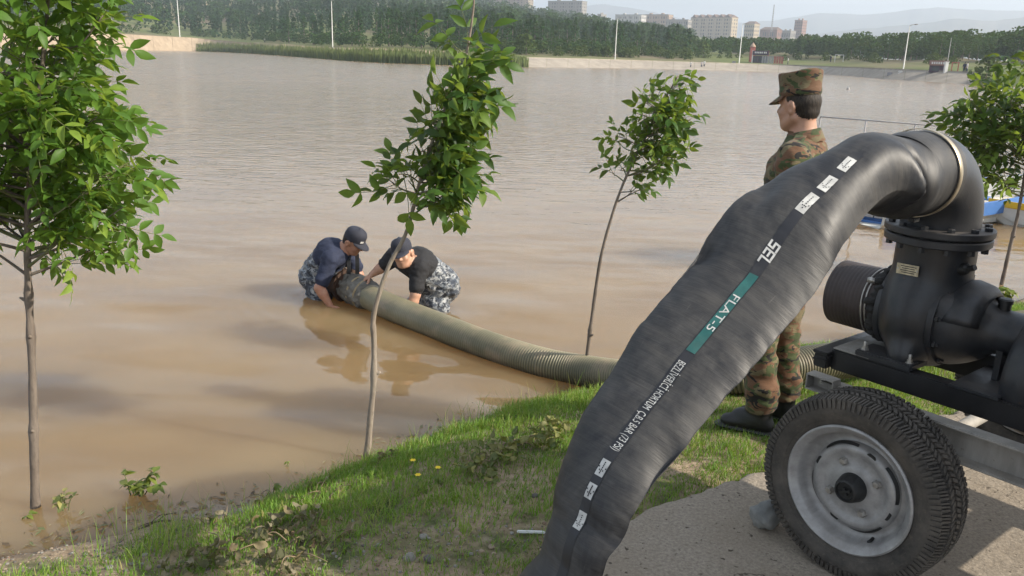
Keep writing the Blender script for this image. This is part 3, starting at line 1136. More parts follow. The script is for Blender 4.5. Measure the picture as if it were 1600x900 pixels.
mb.build('wire_clamp', M_STEEL, inlet, smooth=True)
fr = Field()
for k_ in range(30):
    a = 2 * math.pi * k_ / 30
    r0 = 0.143 + 0.006 * math.sin(k_ * 2.3)
    fr.ball((0.265 + 0.012 * math.sin(k_ * 1.7), PY + r0 * math.cos(a), AXZ + r0 * math.sin(a)), (0.026, 0.016, 0.016), 0, 0.01, wrinkle=0.005)
V, F, _ = fr.mesh(0.005, wr_scale=40)
obj('rag_wrap', mesh_data('rag_wrap', V, F, True, [simple_mat('black rag', (0.02, 0.019, 0.018), 0.9, var=0.4, scale=30, bmp=0.4)]), inlet)

# --- nameplate, plug and lifting lug on the neck
npos = np.array([0.108 + 0.139 * 0.16, -0.637 + 0.1565 * 0.985, 1.07])
Rn = rot_to((0.16, 0.985, 0.06), (-1, 0.16, 0.06))
mb = MB(); mb.box(npos, (0.092, 0.040, 0.003), R=Rn)
plate = mb.build('nameplate', M_PLATE, volute)
mb = MB()
for k_ in range(4):
    mb.box(npos + Rn @ np.array([0.004, 0.012 - 0.008 * k_, 0.002]), (0.066 - 0.012 * (k_ % 2), 0.003, 0.0006), R=Rn)
mb.build('engraved_line', M_HUB, plate)
for dx in (-0.041, 0.041):
    mb = MB(); mb.lathe([(0.004, 0), (0.003, 0.002), (0, 0.0025)], 8, c=npos + Rn @ np.array([dx, 0, 0.0015]), R=Rn); mb.build('rivet', M_STEEL, plate)
mb = MB(); mb.tube([(0.0, -0.585, 1.085), (-0.045, -0.575, 1.10), (-0.052, -0.572, 1.10)], [0.024, 0.022, 0.014], 12); mb.tube([(-0.05, -0.572, 1.10), (-0.075, -0.565, 1.112)], 0.011, 10)
mb.build('priming_plug', M_HUB, volute, angle=35)
ybox('lifting_lug', -0.03, -0.01, -0.70, -0.62, 0.99, 1.06, M_PUMP, volute, 0.004)

# --- bearing bracket, shaft housing, coupling and engine end
fb = Field()
fb.limb((0.06, PY, AXZ), (0.01, PY, AXZ), 0.172, 0.168, 0, 0.01)
fb.limb((0.02, PY, AXZ), (-0.12, PY, AXZ), 0.125, 0.085, 0, 0.05)
fb.limb((-0.10, PY, AXZ), (-0.30, PY, AXZ), 0.086, 0.084, 0, 0.02)
for ang in (35, 145, 270):
    a = math.radians(ang)
    fb.limb((0.01, PY + 0.14 * math.cos(a), AXZ + 0.14 * math.sin(a)), (-0.10, PY + 0.09 * math.cos(a), AXZ + 0.09 * math.sin(a)), 0.035, 0.03, 0, 0.04)
V, F, _ = fb.mesh(0.009)
bracket = obj('bearing_bracket', mesh_data('bearing_bracket', V, F, True, [M_PUMP]), trailer)
mb = MB(); mb.lathe([(0.183, 0), (0.185, 0.006), (0.185, 0.022), (0.18, 0.026)], 48, c=(0.005, PY, AXZ), R=rot_to((1, 0, 0))); mb.build('casing_cover', M_PUMP, trailer, angle=35)
for k_ in range(10):
    a = 0.2 + k_ * 2 * math.pi / 10
    mb = MB(); mb.lathe([(0.012, 0), (0.012, 0.012), (0.006, 0.013), (0.006, 0.022), (0, 0.022)], 6, c=(0.003, PY + 0.168 * math.cos(a), AXZ + 0.168 * math.sin(a)), R=rot_to((-1, 0, 0))); mb.build('cover_bolt', M_PUMP, trailer, angle=30)
# rounded hood over the gland opening
t = np.linspace(math.radians(10), math.radians(170), 18)
mb = MB()
hood_in, hood_out = [], []
Vh = []
for x_, r_ in ((-0.005, 0.152), (-0.05, 0.160), (-0.10, 0.150), (-0.13, 0.122)):
    for a in t: Vh.append((x_, PY + r_ * math.cos(a), AXZ + r_ * math.sin(a)))
Fh = []
for i_ in range(3):
    for j_ in range(17):
        q = i_ * 18 + j_
        Fh.append((q, q + 1, q + 19, q + 18))
mb.add(Vh, Fh)
hood = mb.build('gland_hood', M_PUMP, trailer, smooth=True)
hood.modifiers.new('s', 'SOLIDIFY').thickness = 0.012
mb = MB(); mb.lathe([(0.022, 0), (0.022, 0.03), (0.026, 0.031), (0.026, 0.045), (0.02, 0.05), (0, 0.051)], 16, c=(-0.165, PY, AXZ + 0.078)); mb.build('breather_cap', M_HUB, bracket, angle=35)
mb = MB(); mb.tube([(-0.3, PY, AXZ), (-0.5, PY, AXZ)], 0.035, 16); mb.build('shaft', M_STEEL, trailer, smooth=True)
mb = MB(); mb.lathe([(0.05, -0.02), (0.195, -0.02), (0.22, 0.005), (0.23, 0.06), (0.23, 0.2), (0.24, 0.215), (0.26, 0.22), (0.265, 0.4), (0.0, 0.4)], 48, c=(-0.285, PY, AXZ - 0.12), R=rot_to((-1, 0, 0))); mb.build('flywheel_housing', M_PUMP, trailer, angle=35)
mb = MB()
mb.box((-1.17, PY, 1.19), (1.2, 0.92, 0.96), bevel=0.03)  # unseen box over the engine end, added and enlarged to shade the concrete
mb.build('unseen_shade_box', M_FRAME, trailer, angle=40)
mb = MB(); mb.tube([(-1.4, PY, 1.66), (-1.4, PY, 1.9), (-1.46, PY, 1.98)], 0.04, 12); mb.build('exhaust_pipe', M_STEEL, trailer, smooth=True)
ybox('radiator', -1.62, -1.78, -1.0, -0.32, 0.70, 1.42, M_FRAME, bev=0.02)
mb = MB(); mb.box((-0.20, PY, 0.765), (0.022, 0.13, 0.15)); mb.box((-0.20, PY, 0.697), (0.17, 0.48, 0.010)); mb.build('housing_support', M_PUMP, trailer, angle=30)
ybox('inner_rail', -0.06, -1.5, -0.80, -0.745, 0.70, 0.745, M_FRAME)
mb = MB(); mb.tube([(-2.28, -0.3, 0.55), (-3.3, -0.62, 0.5)], 0.035, 10); mb.tube([(-2.28, -1.02, 0.55), (-3.3, -0.70, 0.5)], 0.035, 10); mb.tube([(-2.35, -0.66, 0.0), (-2.35, -0.66, 0.55)], 0.03, 10); mb.build('drawbar', M_CHAN, trailer, smooth=True)

# stone chock against the tyre
def rock_me(name, r, seed, mat, sub=3, rough=0.25):
    bm = bmesh.new()
    bmesh.ops.create_icosphere(bm, subdivisions=sub, radius=1.0)
    P = np.array([v.co[:] for v in bm.verts])
    n = fbm(P[:, 0] * 1.1 + seed, P[:, 1] * 1.1, P[:, 2] * 1.1, seed=seed, oct=4)
    rr = 1 + rough * n
    # flat broken faces
    rg = np.random.default_rng(seed)
    for _ in range(5):
        d = rg.normal(size=3); d /= np.linalg.norm(d)
        cut = rg.uniform(0.62, 0.9)
        h = (P * rr[:, None]) @ d
        rr = np.where(h > cut, rr * (1 - 0.75 * (h - cut) / np.maximum(h, 1e-6)), rr)
    for v, q in zip(bm.verts, rr): v.co = v.co * float(q)
    me = bpy.data.meshes.new(name)
    bm.to_mesh(me); bm.free()
    for v in me.vertices: v.co = Vector((v.co.x * r[0], v.co.y * r[1], v.co.z * r[2]))
    me.polygons.foreach_set('use_smooth', np.ones(len(me.polygons), bool))
    me.materials.append(mat)
    return me


M_ROCK = simple_mat('blue grey rock', (0.17, 0.175, 0.17), 0.85, var=0.35, scale=9, dirt=(0.33, 0.3, 0.25), dirt_amt=0.5, bmp=0.5, bscale=40)
rp = on_z(1196, 822, APRON_Z)
o = obj('rock', rock_me('rock', (0.078, 0.062, 0.064), 12, M_ROCK, 4, 0.55), loc=(rp[0], rp[1], APRON_Z + 0.048), rot=(0.1, 0.3, 0.5))
tag(o, 'blue grey rock wedged against the trailer tyre as a chock', 'rock')

# ------------------------------------------------------------------ flat black delivery hose
def hose_mat():
    mt, nt, b = new_mat('black lay-flat rubber')
    uv = node(nt, 'ShaderNodeUVMap').outputs['UV']
    def m_(sc): return node(nt, 'ShaderNodeMapping', {'Vector': uv, 'Scale': sc}).outputs['Vector']
    weave = noise(nt, m_((170, 5, 1)), 1.0, 3, 0.6)
    streak = noise(nt, m_((22, 3.0, 1)), 1.0, 6, 0.7, 0.4)
    blot = noise(nt, m_((3.5, 3.5, 1)), 1.0, 7, 0.68, 0.5)
    cc = mixc(nt, remap(nt, blot, 0.40, 0.64), (0.010, 0.0108, 0.0135), (0.060, 0.058, 0.055))
    cc = mixc(nt, remap(nt, streak, 0.47, 0.74, 0, 0.55), cc, (0.068, 0.062, 0.054))
    cc = mixc(nt, remap(nt, weave, 0.4, 0.72, 0, 0.38), cc, (0.009, 0.009, 0.011))
    scr = remap(nt, noise(nt, m_((5, 60, 1)), 1.0, 3, 0.5), 0.70, 0.74, 0, 0.35)
    cc = mixc(nt, scr, cc, (0.12, 0.11, 0.10))
    nt.links.new(cc, b.inputs['Base Color'])
    nt.links.new(remap(nt, blot, 0.3, 0.7, 0.42, 0.66), b.inputs['Roughness'])
    b.inputs['Specular IOR Level'].default_value = 0.38
    nn = bump(nt, None, weave, 0.22, 0.003)
    bump(nt, b, streak, 0.25, 0.008, nn)
    return mt


def project(P):
    v = np.asarray(P) - CAM
    z = v @ _fwd
    return np.stack([800 + FPX * (v @ _rt) / z, 450 - FPX * (v @ _up) / z], -1)


def on_tx(px, py, X):
    """point of the sight line on the upright plane trailer-x = X"""
    d = ray(px, py)
    o_ = CAM - T_ORG
    t_ = (X - o_ @ TA) / (d @ TA)
    return CAM + d * t_


HX = 0.10
_L = [(1313, 237), (1214, 285), (1155, 310), (1115, 360), (1090, 403), (1049, 453), (1009, 502), (977, 551), (939, 603), (906, 652), (879, 713), (865, 760), (854, 805), (844, 844), (833, 893)]
_R = [(1385, 302), (1335, 360), (1310, 395), (1280, 440), (1250, 480), (1210, 530), (1170, 580), (1130, 625), (1090, 675), (1060, 715), (1020, 760), (995, 795), (980, 830), (960, 860), (948, 900)]
_H = [.12, .135, .15, .156, .156, .156, .156, .152, .15, .15, .145, .14, .135, .13, .13]
LR = list(zip(_L, _R, _H))
cen = [t_world((HX, y_, z_)) for y_, z_ in ((-0.42, 1.45), (-0.345, 1.45), (-0.27, 1.45), (-0.195, 1.442))]
wid = [TA * 0.149, TA * 0.149, TA * 0.150, TA * 0.153]
thk = [0.149, 0.149, 0.148, 0.140]
for (l, r_, hw) in LR:
    L, Rr = on_tx(*l, HX + hw), on_tx(*r_, HX - hw)
    cen.append((L + Rr) / 2); wid.append((L - Rr) / 2)
    thk.append(0.038)
thk[4], thk[5], thk[6] = 0.112, 0.085, 0.06
e = cen[-1]
dn = np.array([TB[0], TB[1], 0])
for k_, (fw, z_) in enumerate(((0.03, -0.10), (0.10, -0.19), (0.28, -0.25), (0.55, -0.262), (0.9, -0.265))):
    c = e + dn * fw + TA * (-0.02 * k_)
    c[2] = max(e[2] + z_, APRON_Z + 0.075)
    cen.append(c); wid.append(TA * 0.19); thk.append(0.07)
NS, NC = 420, 72
C3 = spline(cen, NS); W3 = spline(wid, NS); TH = spline(np.array(thk)[:, None], NS)[:, 0]
kk = np.ones(9) / 9
for arr in (C3, W3):
    for c in range(3):
        arr[8:-8, c] = np.convolve(np.pad(arr[:, c], 4, 'edge'), kk, 'valid')[8:-8]
TT = np.gradient(C3, axis=0); TT /= np.linalg.norm(TT, axis=1)[:, None]
W3 = W3 - TT * (W3 * TT).sum(1)[:, None]
S_ = np.concatenate([[0], np.cumsum(np.linalg.norm(np.diff(C3, axis=0), axis=1))])
W3 = W3 * np.interp(S_, [0, 0.33, 0.5, 0.85, 1.05, 1.3, 1.6, 1.9, 2.1, 2.3], [1, 1.0, 1.0, 1.0, 1.05, 1.03, 1.0, 0.96, 0.92, 1.0])[:, None]
hwid = np.linalg.norm(W3, axis=1)
Wn = W3 / hwid[:, None]
Nn = np.cross(TT, Wn)
if (Nn[200] @ (CAM - C3[200])) < 0: Nn = -Nn
S_ = np.concatenate([[0], np.cumsum(np.linalg.norm(np.diff(C3, axis=0), axis=1))])


def hose_point(i, phi, off=0.0):
    """i: float row index, phi: angle from the far edge over the outer face"""
    i = np.asarray(i, float); phi = np.asarray(phi, float)
    i0 = np.clip(np.floor(i).astype(int), 0, NS - 2); f = (i - i0)
    def lp(A): return A[i0] * (1 - f)[..., None] + A[i0 + 1] * f[..., None] if A.ndim > 1 else A[i0] * (1 - f) + A[i0 + 1] * f
    c, wn, nn, hw_, th_ = lp(C3), lp(Wn), lp(Nn), lp(hwid), lp(TH)
    s = lp(S_)
    rnd = np.clip(1 - (s - 0.22) / 0.22, 0, 1)              # round at the clamp, flat further on
    ex_ = 1.0
    cx_ = np.sign(np.cos(phi)) * np.abs(np.cos(phi)) ** ex_
    lens = 1.05 * (1 - np.abs(np.cos(phi)) ** 3.2)
    sx_ = np.sign(np.sin(phi)) * (np.abs(np.sin(phi)) * rnd + lens * (1 - rnd))
    u = hw_ * np.cos(phi)
    flat = 1 - rnd
    # creases and dents
    d = 0.007 * fbm(s * 3.2, u * 5.5 + 7, seed=81, oct=3) * flat
    d = d + 0.0030 * fbm(s * 13 + u * 9, u * 3.0, seed=82, oct=3) * (0.25 + flat)
    d = d + 0.0011 * fbm(s * 70 + u * 20, u * 5.0, seed=84, oct=2)
    up_ = np.clip(np.sin(phi), 0, 1)
    for (s0, p0, sk, ds, dp, am) in DENTS:
        q = ((s - s0 - sk * (phi - p0)) / ds) ** 2 + ((phi - p0) / dp) ** 2
        d = d - am * np.exp(-q)
    P = c + wn * (hw_ * cx_)[..., None] + nn * (th_ * sx_)[..., None]
    nr = wn * (np.cos(phi) / hw_)[..., None] + nn * (np.sin(phi) / th_)[..., None]
    nr = nr / np.linalg.norm(nr, axis=-1)[..., None]
    return P + nr * (d + off)[..., None]


DENTS = [(0.295, 3.30, -0.05, 0.016, 0.80, 0.11), (0.335, 3.0, -0.05, 0.03, 0.6, -0.03), (0.235, 3.5, 0.0, 0.03, 0.6, -0.012), (0.345, 3.2, -0.03, 0.04, 0.8, -0.02), (0.66, 0.35, 0.0, 0.10, 0.5, -0.02), (0.84, 0.8, 0.10, 0.08, 0.40, 0.024), (1.05, 0.45, 0.0, 0.06, 0.4, 0.018), (1.42, 0.4, 0.0, 0.10, 0.5, -0.015), (1.70, 2.7, 0.05, 0.07, 0.5, 0.02), (1.55, 1.2, -0.05, 0.05, 0.9, 0.010)]
II, PH = np.meshgrid(np.arange(NS) * 0.99999, np.arange(NC) * 2 * math.pi / NC, indexing='ij')
HV = hose_point(II, PH)
i = np.arange(NS - 1)[:, None] * NC; j = np.arange(NC)[None]; j2 = (j + 1) % NC
HF = np.stack([i + j, i + j2, i + NC + j2, i + NC + j], -1).reshape(-1, 4)
if True:
    hv = HV.reshape(-1, 3)
    q0 = HF[NC * 200 + 18]
    nrm = np.cross(hv[q0[1]] - hv[q0[0]], hv[q0[2]] - hv[q0[0]])
    if nrm @ Nn[200] < 0: HF = HF[:, ::-1].copy()
hme = mesh_data('delivery_hose', HV.reshape(-1, 3), HF, True, [hose_mat()])
uvl = hme.uv_layers.new(name='UVMap')
uvv = np.stack([np.repeat(S_, NC), np.tile(np.minimum(np.arange(NC), NC - np.arange(NC)) / NC * 0.9, NS)], 1)
vi = np.zeros(len(hme.loops), np.int32); hme.loops.foreach_get('vertex_index', vi)
uvl.data.foreach_set('uv', uvv[vi].astype(np.float32).ravel())
hose_root = empty('delivery_hose', (0, 0, 0), label='flat black rubber hose with printed stripe, hanging from the pump elbow to the ground', cat='hose')
obj('hose_wall', hme, hose_root)
# clamp band at the elbow
t = np.linspace(0, 2 * math.pi, 72, endpoint=False)
mb = MB()
R_ = []
for (dy, rr) in ((-0.030, 0.1545), (-0.030, 0.157), (-0.028, 0.158), (-0.008, 0.158), (-0.006, 0.157), (-0.006, 0.1545)):
    R_.append((rr, dy))
cl_c = t_world((HX, -0.345, 1.45))
mb.lathe(R_, 72, c=cl_c, R=rot_to(TB), closed=True)
mb.build('clamp_band', M_BRASS, hose_root, angle=40)
mb = MB(); mb.box(t_world((HX - 0.02, -0.362, 1.45 - 0.166)), (0.018, 0.045, 0.014), R=rot_to((0, 0, 1), TA)); mb.build('clamp_screw', M_HUB, hose_root)

# --- printed stripe, following the surface
PHI0 = 1.66
strip_px = project(hose_point(np.arange(NS - 1) * 1.0, np.full(NS - 1, PHI0)))


def row_at(px, py, lo=40, hi=NS - 60):
    d = np.hypot(strip_px[lo:hi, 0] - px, strip_px[lo:hi, 1] - py)
    return lo + int(d.argmin())


def wrap(V2, row0, off):
    """flat print (x along the hose from row0, y across, metres) laid on the hose"""
    V2 = np.asarray(V2, float)
    s = S_[row0] + V2[:, 0]
    rows = np.interp(s, S_, np.arange(NS))
    hw_ = np.interp(s, S_, hwid)
    phi = PHI0 + V2[:, 1] / np.maximum(hw_, 0.1) / math.sin(PHI0)
    return hose_point(np.clip(rows, 0, NS - 1.001), phi, np.full(len(rows), off))


def fine(poly_me, mx=0.012):
    """cut long edges so that print can bend"""
    bm = bmesh.new(); bm.from_mesh(poly_me)
    bmesh.ops.triangulate(bm, faces=bm.faces)
    for _ in range(3):
        ed = [e_ for e_ in bm.edges if e_.calc_length() > mx]
        if not ed: break
        bmesh.ops.subdivide_edges(bm, edges=ed, cuts=1)
        bmesh.ops.triangulate(bm, faces=bm.faces)
    V2 = np.array([v.co[:] for v in bm.verts]); bm.verts.index_update()
    F2 = [tuple(v.index for v in f.verts) for f in bm.faces]
    bm.free()
    return V2, F2


def strip_rect(name, row0, x0, x1, hw_, mat, off, parent, pts=None):
    nx_ = max(2, int((x1 - x0) / 0.008)); ny_ = 9
    gx, gy = np.meshgrid(np.linspace(x0, x1, nx_), np.linspace(-hw_, hw_, ny_), indexing='ij')
    V2 = np.stack([gx.ravel(), gy.ravel()], 1)
    a = (np.arange(nx_ - 1)[:, None] * ny_ + np.arange(ny_ - 1)[None]).ravel()
    return obj(name, mesh_data(name, wrap(V2, row0, off), np.stack([a, a + ny_, a + ny_ + 1, a + 1], 1), True, [mat]), parent)


def text_me(txt, size, shear=0.0, sx=1.0):
    cu = bpy.data.curves.new('print', 'FONT')
    cu.body = txt; cu.size = size; cu.align_y = 'CENTER'; cu.shear = shear; cu.space_character = 1.0
    ob = bpy.data.objects.new('print_tmp', cu)
    COL.objects.link(ob)
    dg = bpy.context.evaluated_depsgraph_get()
    me = bpy.data.meshes.new_from_object(ob.evaluated_get(dg))
    bpy.data.objects.remove(ob)
    for v in me.vertices: v.co.x *= sx
    return me


def print_text(name, txt, row0, size, mat, off, parent, length=None, flip=1):
    me = text_me(txt, size)
    V2, F2 = fine(me, 0.012)
    if length:
        V2[:, 0] = (V2[:, 0] - V2[:, 0].min()) * length / (np.ptp(V2[:, 0]))
    return obj(name, mesh_data(name, wrap(V2[:, :2], row0, off), F2, False, [mat]), parent)


M_STRIPE = simple_mat('stripe ink', (0.008, 0.0085, 0.012), 0.4, var=0.3, scale=20, dirt=(0.05, 0.05, 0.05), dirt_amt=0.3)
M_TEAL = simple_mat('teal ink', (0.007, 0.078, 0.072), 0.45, var=0.2, scale=20, dirt=(0.05, 0.09, 0.08), dirt_amt=0.4)
M_INK = simple_mat('white ink', (0.46, 0.46, 0.44), 0.55, var=0.2, scale=30, dirt=(0.14, 0.135, 0.13), dirt_amt=0.6)
r_top, r_bot = row_at(1335, 235), row_at(878, 895)
stripe = strip_rect('stripe', r_top, 0, S_[r_bot + 4] - S_[r_top], 0.017, M_STRIPE, 0.0012, hose_root)
r_t0, r_t1 = row_at(1165, 418), row_at(1072, 545)
strip_rect('teal_band', r_t0, 0, S_[r_t1] - S_[r_t0], 0.0145, M_TEAL, 0.0020, hose_root)
r0 = row_at(1143, 455)
print_text('lettering', 'FLAT-5', r0, 0.034, M_INK, 0.0028, hose_root, length=S_[row_at(1104, 512)] - S_[r0])
r0 = row_at(1060, 562)
print_text('lettering', 'BEZLİVERİCİ HORTUM  Ç.B.5 BAR (73 PSI)', r0, 0.033, M_INK, 0.0028, hose_root, length=S_[row_at(952, 698)] - S_[r0])
# block monogram: italic letters cut from bars, joined by a rule along the head
mbm = MB()
def bar(x0, y0, x1, y1):
    sh = 0.25
    mbm.add([(x0 + sh * y0, y0, 0), (x1 + sh * y0, y0, 0), (x1 + sh * y1, y1, 0), (x0 + sh * y1, y1, 0)], [(0, 1, 2, 3)])
hh, bw = 0.036, 0.0065
for k_, ch in enumerate('SEL'):
    xo = k_ * 0.030
    w_ = 0.025
    if ch in 'SE':
        bar(xo, hh / 2 - bw, xo + w_ + 0.004, hh / 2); bar(xo, -bw / 2, xo + w_, bw / 2); bar(xo, -hh / 2, xo + w_, -hh / 2 + bw)
    if ch == 'E': bar(xo, -hh / 2, xo + bw, hh / 2 + bw * .0)
    if ch == 'S': bar(xo, 0, xo + bw, hh / 2); bar(xo + w_ - bw, -hh / 2, xo + w_, 0)
    if ch == 'L': bar(xo, -hh / 2, xo + bw, hh / 2); bar(xo, -hh / 2, xo + w_, -hh / 2 + bw)
V2, F2 = fine(mbm.me('m', M_INK), 0.01)
r0 = row_at(1200, 370)
V2[:, 0] *= 0.75 * (S_[row_at(1176, 402)] - S_[r0]) / 0.085 + 0.25
obj('lettering', mesh_data('lettering', wrap(V2[:, :2], r0, 0.0026), F2, False, [M_INK]), hose_root)
# white flow-arrow tags with dotted chevrons
def arrow_tag(px, py, px2, py2, hw_):
    r1, r2 = row_at(px, py), row_at(px2, py2)
    ln = (S_[r2] - S_[r1]) * 0.84; r0 = (r1 + r2) // 2
    o_ = strip_rect('arrow_tag', r0, -ln / 2, ln / 2, hw_, M_INK, 0.0024, hose_root)
    m2 = MB()
    for k_ in range(7):
        x_ = -ln * 0.32 + ln * 0.64 * k_ / 6
        m2.box((x_, 0, 0), (0.0035, 0.0035, 0.0001))
    for k_ in range(1, 4):
        for sg in (-1, 1):
            m2.box((ln * 0.32 - 0.007 * k_, sg * 0.0055 * k_, 0), (0.0035, 0.0035, 0.0001))
    Vd = np.concatenate(m2.v)
    obj('arrow_dots', mesh_data('arrow_dots', wrap(Vd[:, :2], r0, 0.0034), [f for f in m2.f], False, [M_STRIPE]), o_)


for p in ((1263, 287, 1236, 322), (1293, 262, 1268, 285), (1322, 241, 1298, 259)): arrow_tag(*p, 0.0155)
for p in ((942, 710, 928, 742), (925, 753, 917, 783), (913, 795, 899, 828)): arrow_tag(*p, 0.0135)

# ------------------------------------------------------------------ ribbed suction hose
def suction_mat():
    mt, nt, b = new_mat('ribbed green grey hose')
    uv = node(nt, 'ShaderNodeUVMap').outputs['UV']
    sep = node(nt, 'ShaderNodeSeparateXYZ', {'Vector': uv})
    v = coords(nt)
    rib = node(nt, 'ShaderNodeMath', {0: node(nt, 'ShaderNodeMath', {0: sep.outputs['X'], 1: 2 * math.pi / 0.021}, operation='MULTIPLY').outputs['Value']}, operation='SINE').outputs['Value']
    n1 = noise(nt, v, 2.4, 7, 0.65)
    cc = mixc(nt, remap(nt, n1, 0.35, 0.68), (0.125, 0.115, 0.068), (0.225, 0.20, 0.125))
    ribf = node(nt, 'ShaderNodeMath', {0: remap(nt, rib, -0.8, 0.3, 0.75, 0), 1: remap(nt, sep.outputs['X'], 1.0, 2.6, 0.15, 1.0)}, operation='MULTIPLY').outputs['Value']
    cc = mixc(nt, ribf, cc, (0.055, 0.06, 0.04))
    mud = remap(nt, noise(nt, v, 5.5, 6, 0.7), 0.5, 0.72, 0, 0.75)
    cc = mixc(nt, mud, cc, (0.27, 0.205, 0.14))
    geo = node(nt, 'ShaderNodeNewGeometry')
    zz = node(nt, 'ShaderNodeSeparateXYZ', {'Vector': geo.outputs['Position']}).outputs['Z']
    cc = mixc(nt, remap(nt, zz, 0.0, 0.05, 0.8, 0), cc, (0.06, 0.045, 0.03))
    nt.links.new(cc, b.inputs['Base Color'])
    b.inputs['Roughness'].default_value = 0.5
    return mt


kn = [on_z(548, 449, 0.13), on_z(575, 462, 0.12), on_z(610, 480, 0.10), on_z(680, 508, 0.085), on_z(760, 540, 0.07), on_z(840, 566, 0.065), on_z(910, 580, 0.08), on_z(985, 590, 0.16), on_z(1080, 592, 0.30), on_z(1170, 583, 0.41), on_z(1260, 570, 0.43), on_z(1350, 557, 0.44), on_z(1440, 540, 0.44), on_z(1530, 520, 0.44), on_z(1640, 505, 0.44)]
kn = [np.array(k_) for k_ in kn]
L_ = sum(np.linalg.norm(a - b_) for a, b_ in zip(kn, kn[1:]))
N_S = int(L_ / 0.021 * 6)
SC = spline(kn, N_S)
for c in range(3): SC[20:-20, c] = np.convolve(np.pad(SC[:, c], 20, 'edge'), np.ones(41) / 41, 'valid')[20:-20]
sl = np.concatenate([[0], np.cumsum(np.linalg.norm(np.diff(SC, axis=0), axis=1))])
sr = 0.113 + np.interp(sl, [0, 1.2, 2.2], [0.0006, 0.0012, 0.0042]) * np.sin(2 * math.pi * sl / 0.021)
mb = MB(); mb.tube(SC, sr, 36)
sme = mb.me('suction_hose', suction_mat(), smooth=True)
uvl = sme.uv_layers.new(name='UVMap')
vi = np.zeros(len(sme.loops), np.int32); sme.loops.foreach_get('vertex_index', vi)
uvs = np.stack([np.repeat(sl, 36), np.tile(np.arange(36) / 36.0, N_S)], 1)
uvl.data.foreach_set('uv', uvs[vi].astype(np.float32).ravel())
suction = empty('suction_hose', (0, 0, 0), label='thick ribbed green grey suction hose running from the muddy water onto the bank', cat='hose')
obj('hose_wall', sme, suction)
d0 = SC[0] - SC[30]; d0 /= np.linalg.norm(d0)
M_RUST = simple_mat('wet rust', (0.042, 0.022, 0.014), 0.55, var=0.5, scale=14, dirt=(0.10, 0.045, 0.02), dirt_amt=0.6, bmp=0.6, bscale=30)
M_WRAP = simple_mat('grey canvas wrap', (0.12, 0.112, 0.095), 0.8, var=0.5, scale=9, dirt=(0.07, 0.055, 0.04), dirt_amt=0.6, bmp=0.5, bscale=50)
Rm = rot_to(d0)
mb = MB(); prof = [(0.0, -0.02), (0.11, -0.02), (0.128, 0.02), (0.128, 0.045), (0.158, 0.047), (0.158, 0.066), (0.130, 0.068), (0.125, 0.12), (0.14, 0.17), (0.142, 0.27), (0.13, 0.30), (0.10, 0.31), (0, 0.305)]
mb.lathe(prof, 36, c=SC[0], R=Rm)
fv = mb.build('foot_valve', M_RUST, suction, angle=45)
for k_ in range(8):
    a = k_ * math.pi / 4
    mb = MB(); mb.lathe([(0.0, -0.012), (0.012, -0.012), (0.012, 0.032), (0, 0.032)], 6, c=SC[0] + Rm @ np.array([0.145 * math.cos(a), 0.145 * math.sin(a), 0.045]), R=Rm); mb.build('flange_bolt', M_RUST, fv)
fw_ = Field()
for k_ in range(0, 60, 3):
    q = int(k_ * N_S / 60 / 14.5)
    fw_.ball(SC[q], np.array([0.124 + 0.006 * math.sin(k_ * 1.9)] * 3), 0, 0.02, wrinkle=0.013)
V, F, _ = fw_.mesh(0.009, wr_scale=20)
obj('canvas_wrap', mesh_data('canvas_wrap', V, F, True, [M_WRAP]), suction)
for q in (int(N_S * 0.035), int(N_S * 0.062)):
    t_ = np.linspace(0, 2 * math.pi, 40, endpoint=False)
    dd = SC[q + 5] - SC[q - 5]; Rq = rot_to(dd)
    mb = MB()
    for ofs in (0, 0.012):
        mb.tube([SC[q] + Rq @ np.array([0.134 * math.cos(a), 0.134 * math.sin(a), ofs + 0.012 * math.sin(a * 2)]) for a in t_], 0.005, 6, closed=True)
    mb.build('rope_tie', simple_mat('jute rope', (0.32, 0.25, 0.15), 0.9), suction, smooth=True)
# ------------------------------------------------------------------ people
def rz(a): return np.array([[math.cos(a), -math.sin(a), 0], [math.sin(a), math.cos(a), 0], [0, 0, 1.0]])
def ry(a): return np.array([[math.cos(a), 0, math.sin(a)], [0, 1, 0], [-math.sin(a), 0, math.cos(a)]])
def rx(a): return np.array([[1, 0, 0], [0, math.cos(a), -math.sin(a)], [0, math.sin(a), math.cos(a)]])


def camo_mat(name, cols, scale, stretch=(1, 1, 1.9)):
    """printed camouflage: blots of three inks over a ground colour"""
    mt, nt, b = new_mat(name)
    v = coords(nt, 'Object', stretch)
    cc = cols[0]
    for k_, c in enumerate(cols[1:]):
        off = node(nt, 'ShaderNodeVectorMath', {0: v, 1: (k_ * 7.3, k_ * 3.1, k_ * 5.7)}, operation='ADD').outputs['Vector']
        n_ = noise(nt, off, scale * (1 + 0.12 * k_), 2.5, 0.5, 0.9)
        th = (0.47, 0.55, 0.60)[min(k_, 2)]
        cc = mixc(nt, remap(nt, n_, th, th + 0.012), cc, c)
    w = noise(nt, v, 130, 3, 0.6)
    cc = mixc(nt, remap(nt, w, 0.3, 0.7, 0, 0.25), cc, (0.03, 0.03, 0.025))
    nt.links.new(cc, b.inputs['Base Color'])
    b.inputs['Roughness'].default_value = 0.85
    b.inputs['Specular IOR Level'].default_value = 0.2
    b.inputs['Sheen Weight'].default_value = 0.08
    nn = bump(nt, None, noise(nt, v, 16, 3, 0.5, 0.8), 0.35, 0.015)
    bump(nt, b, w, 0.15, 0.003, nn)
    return mt


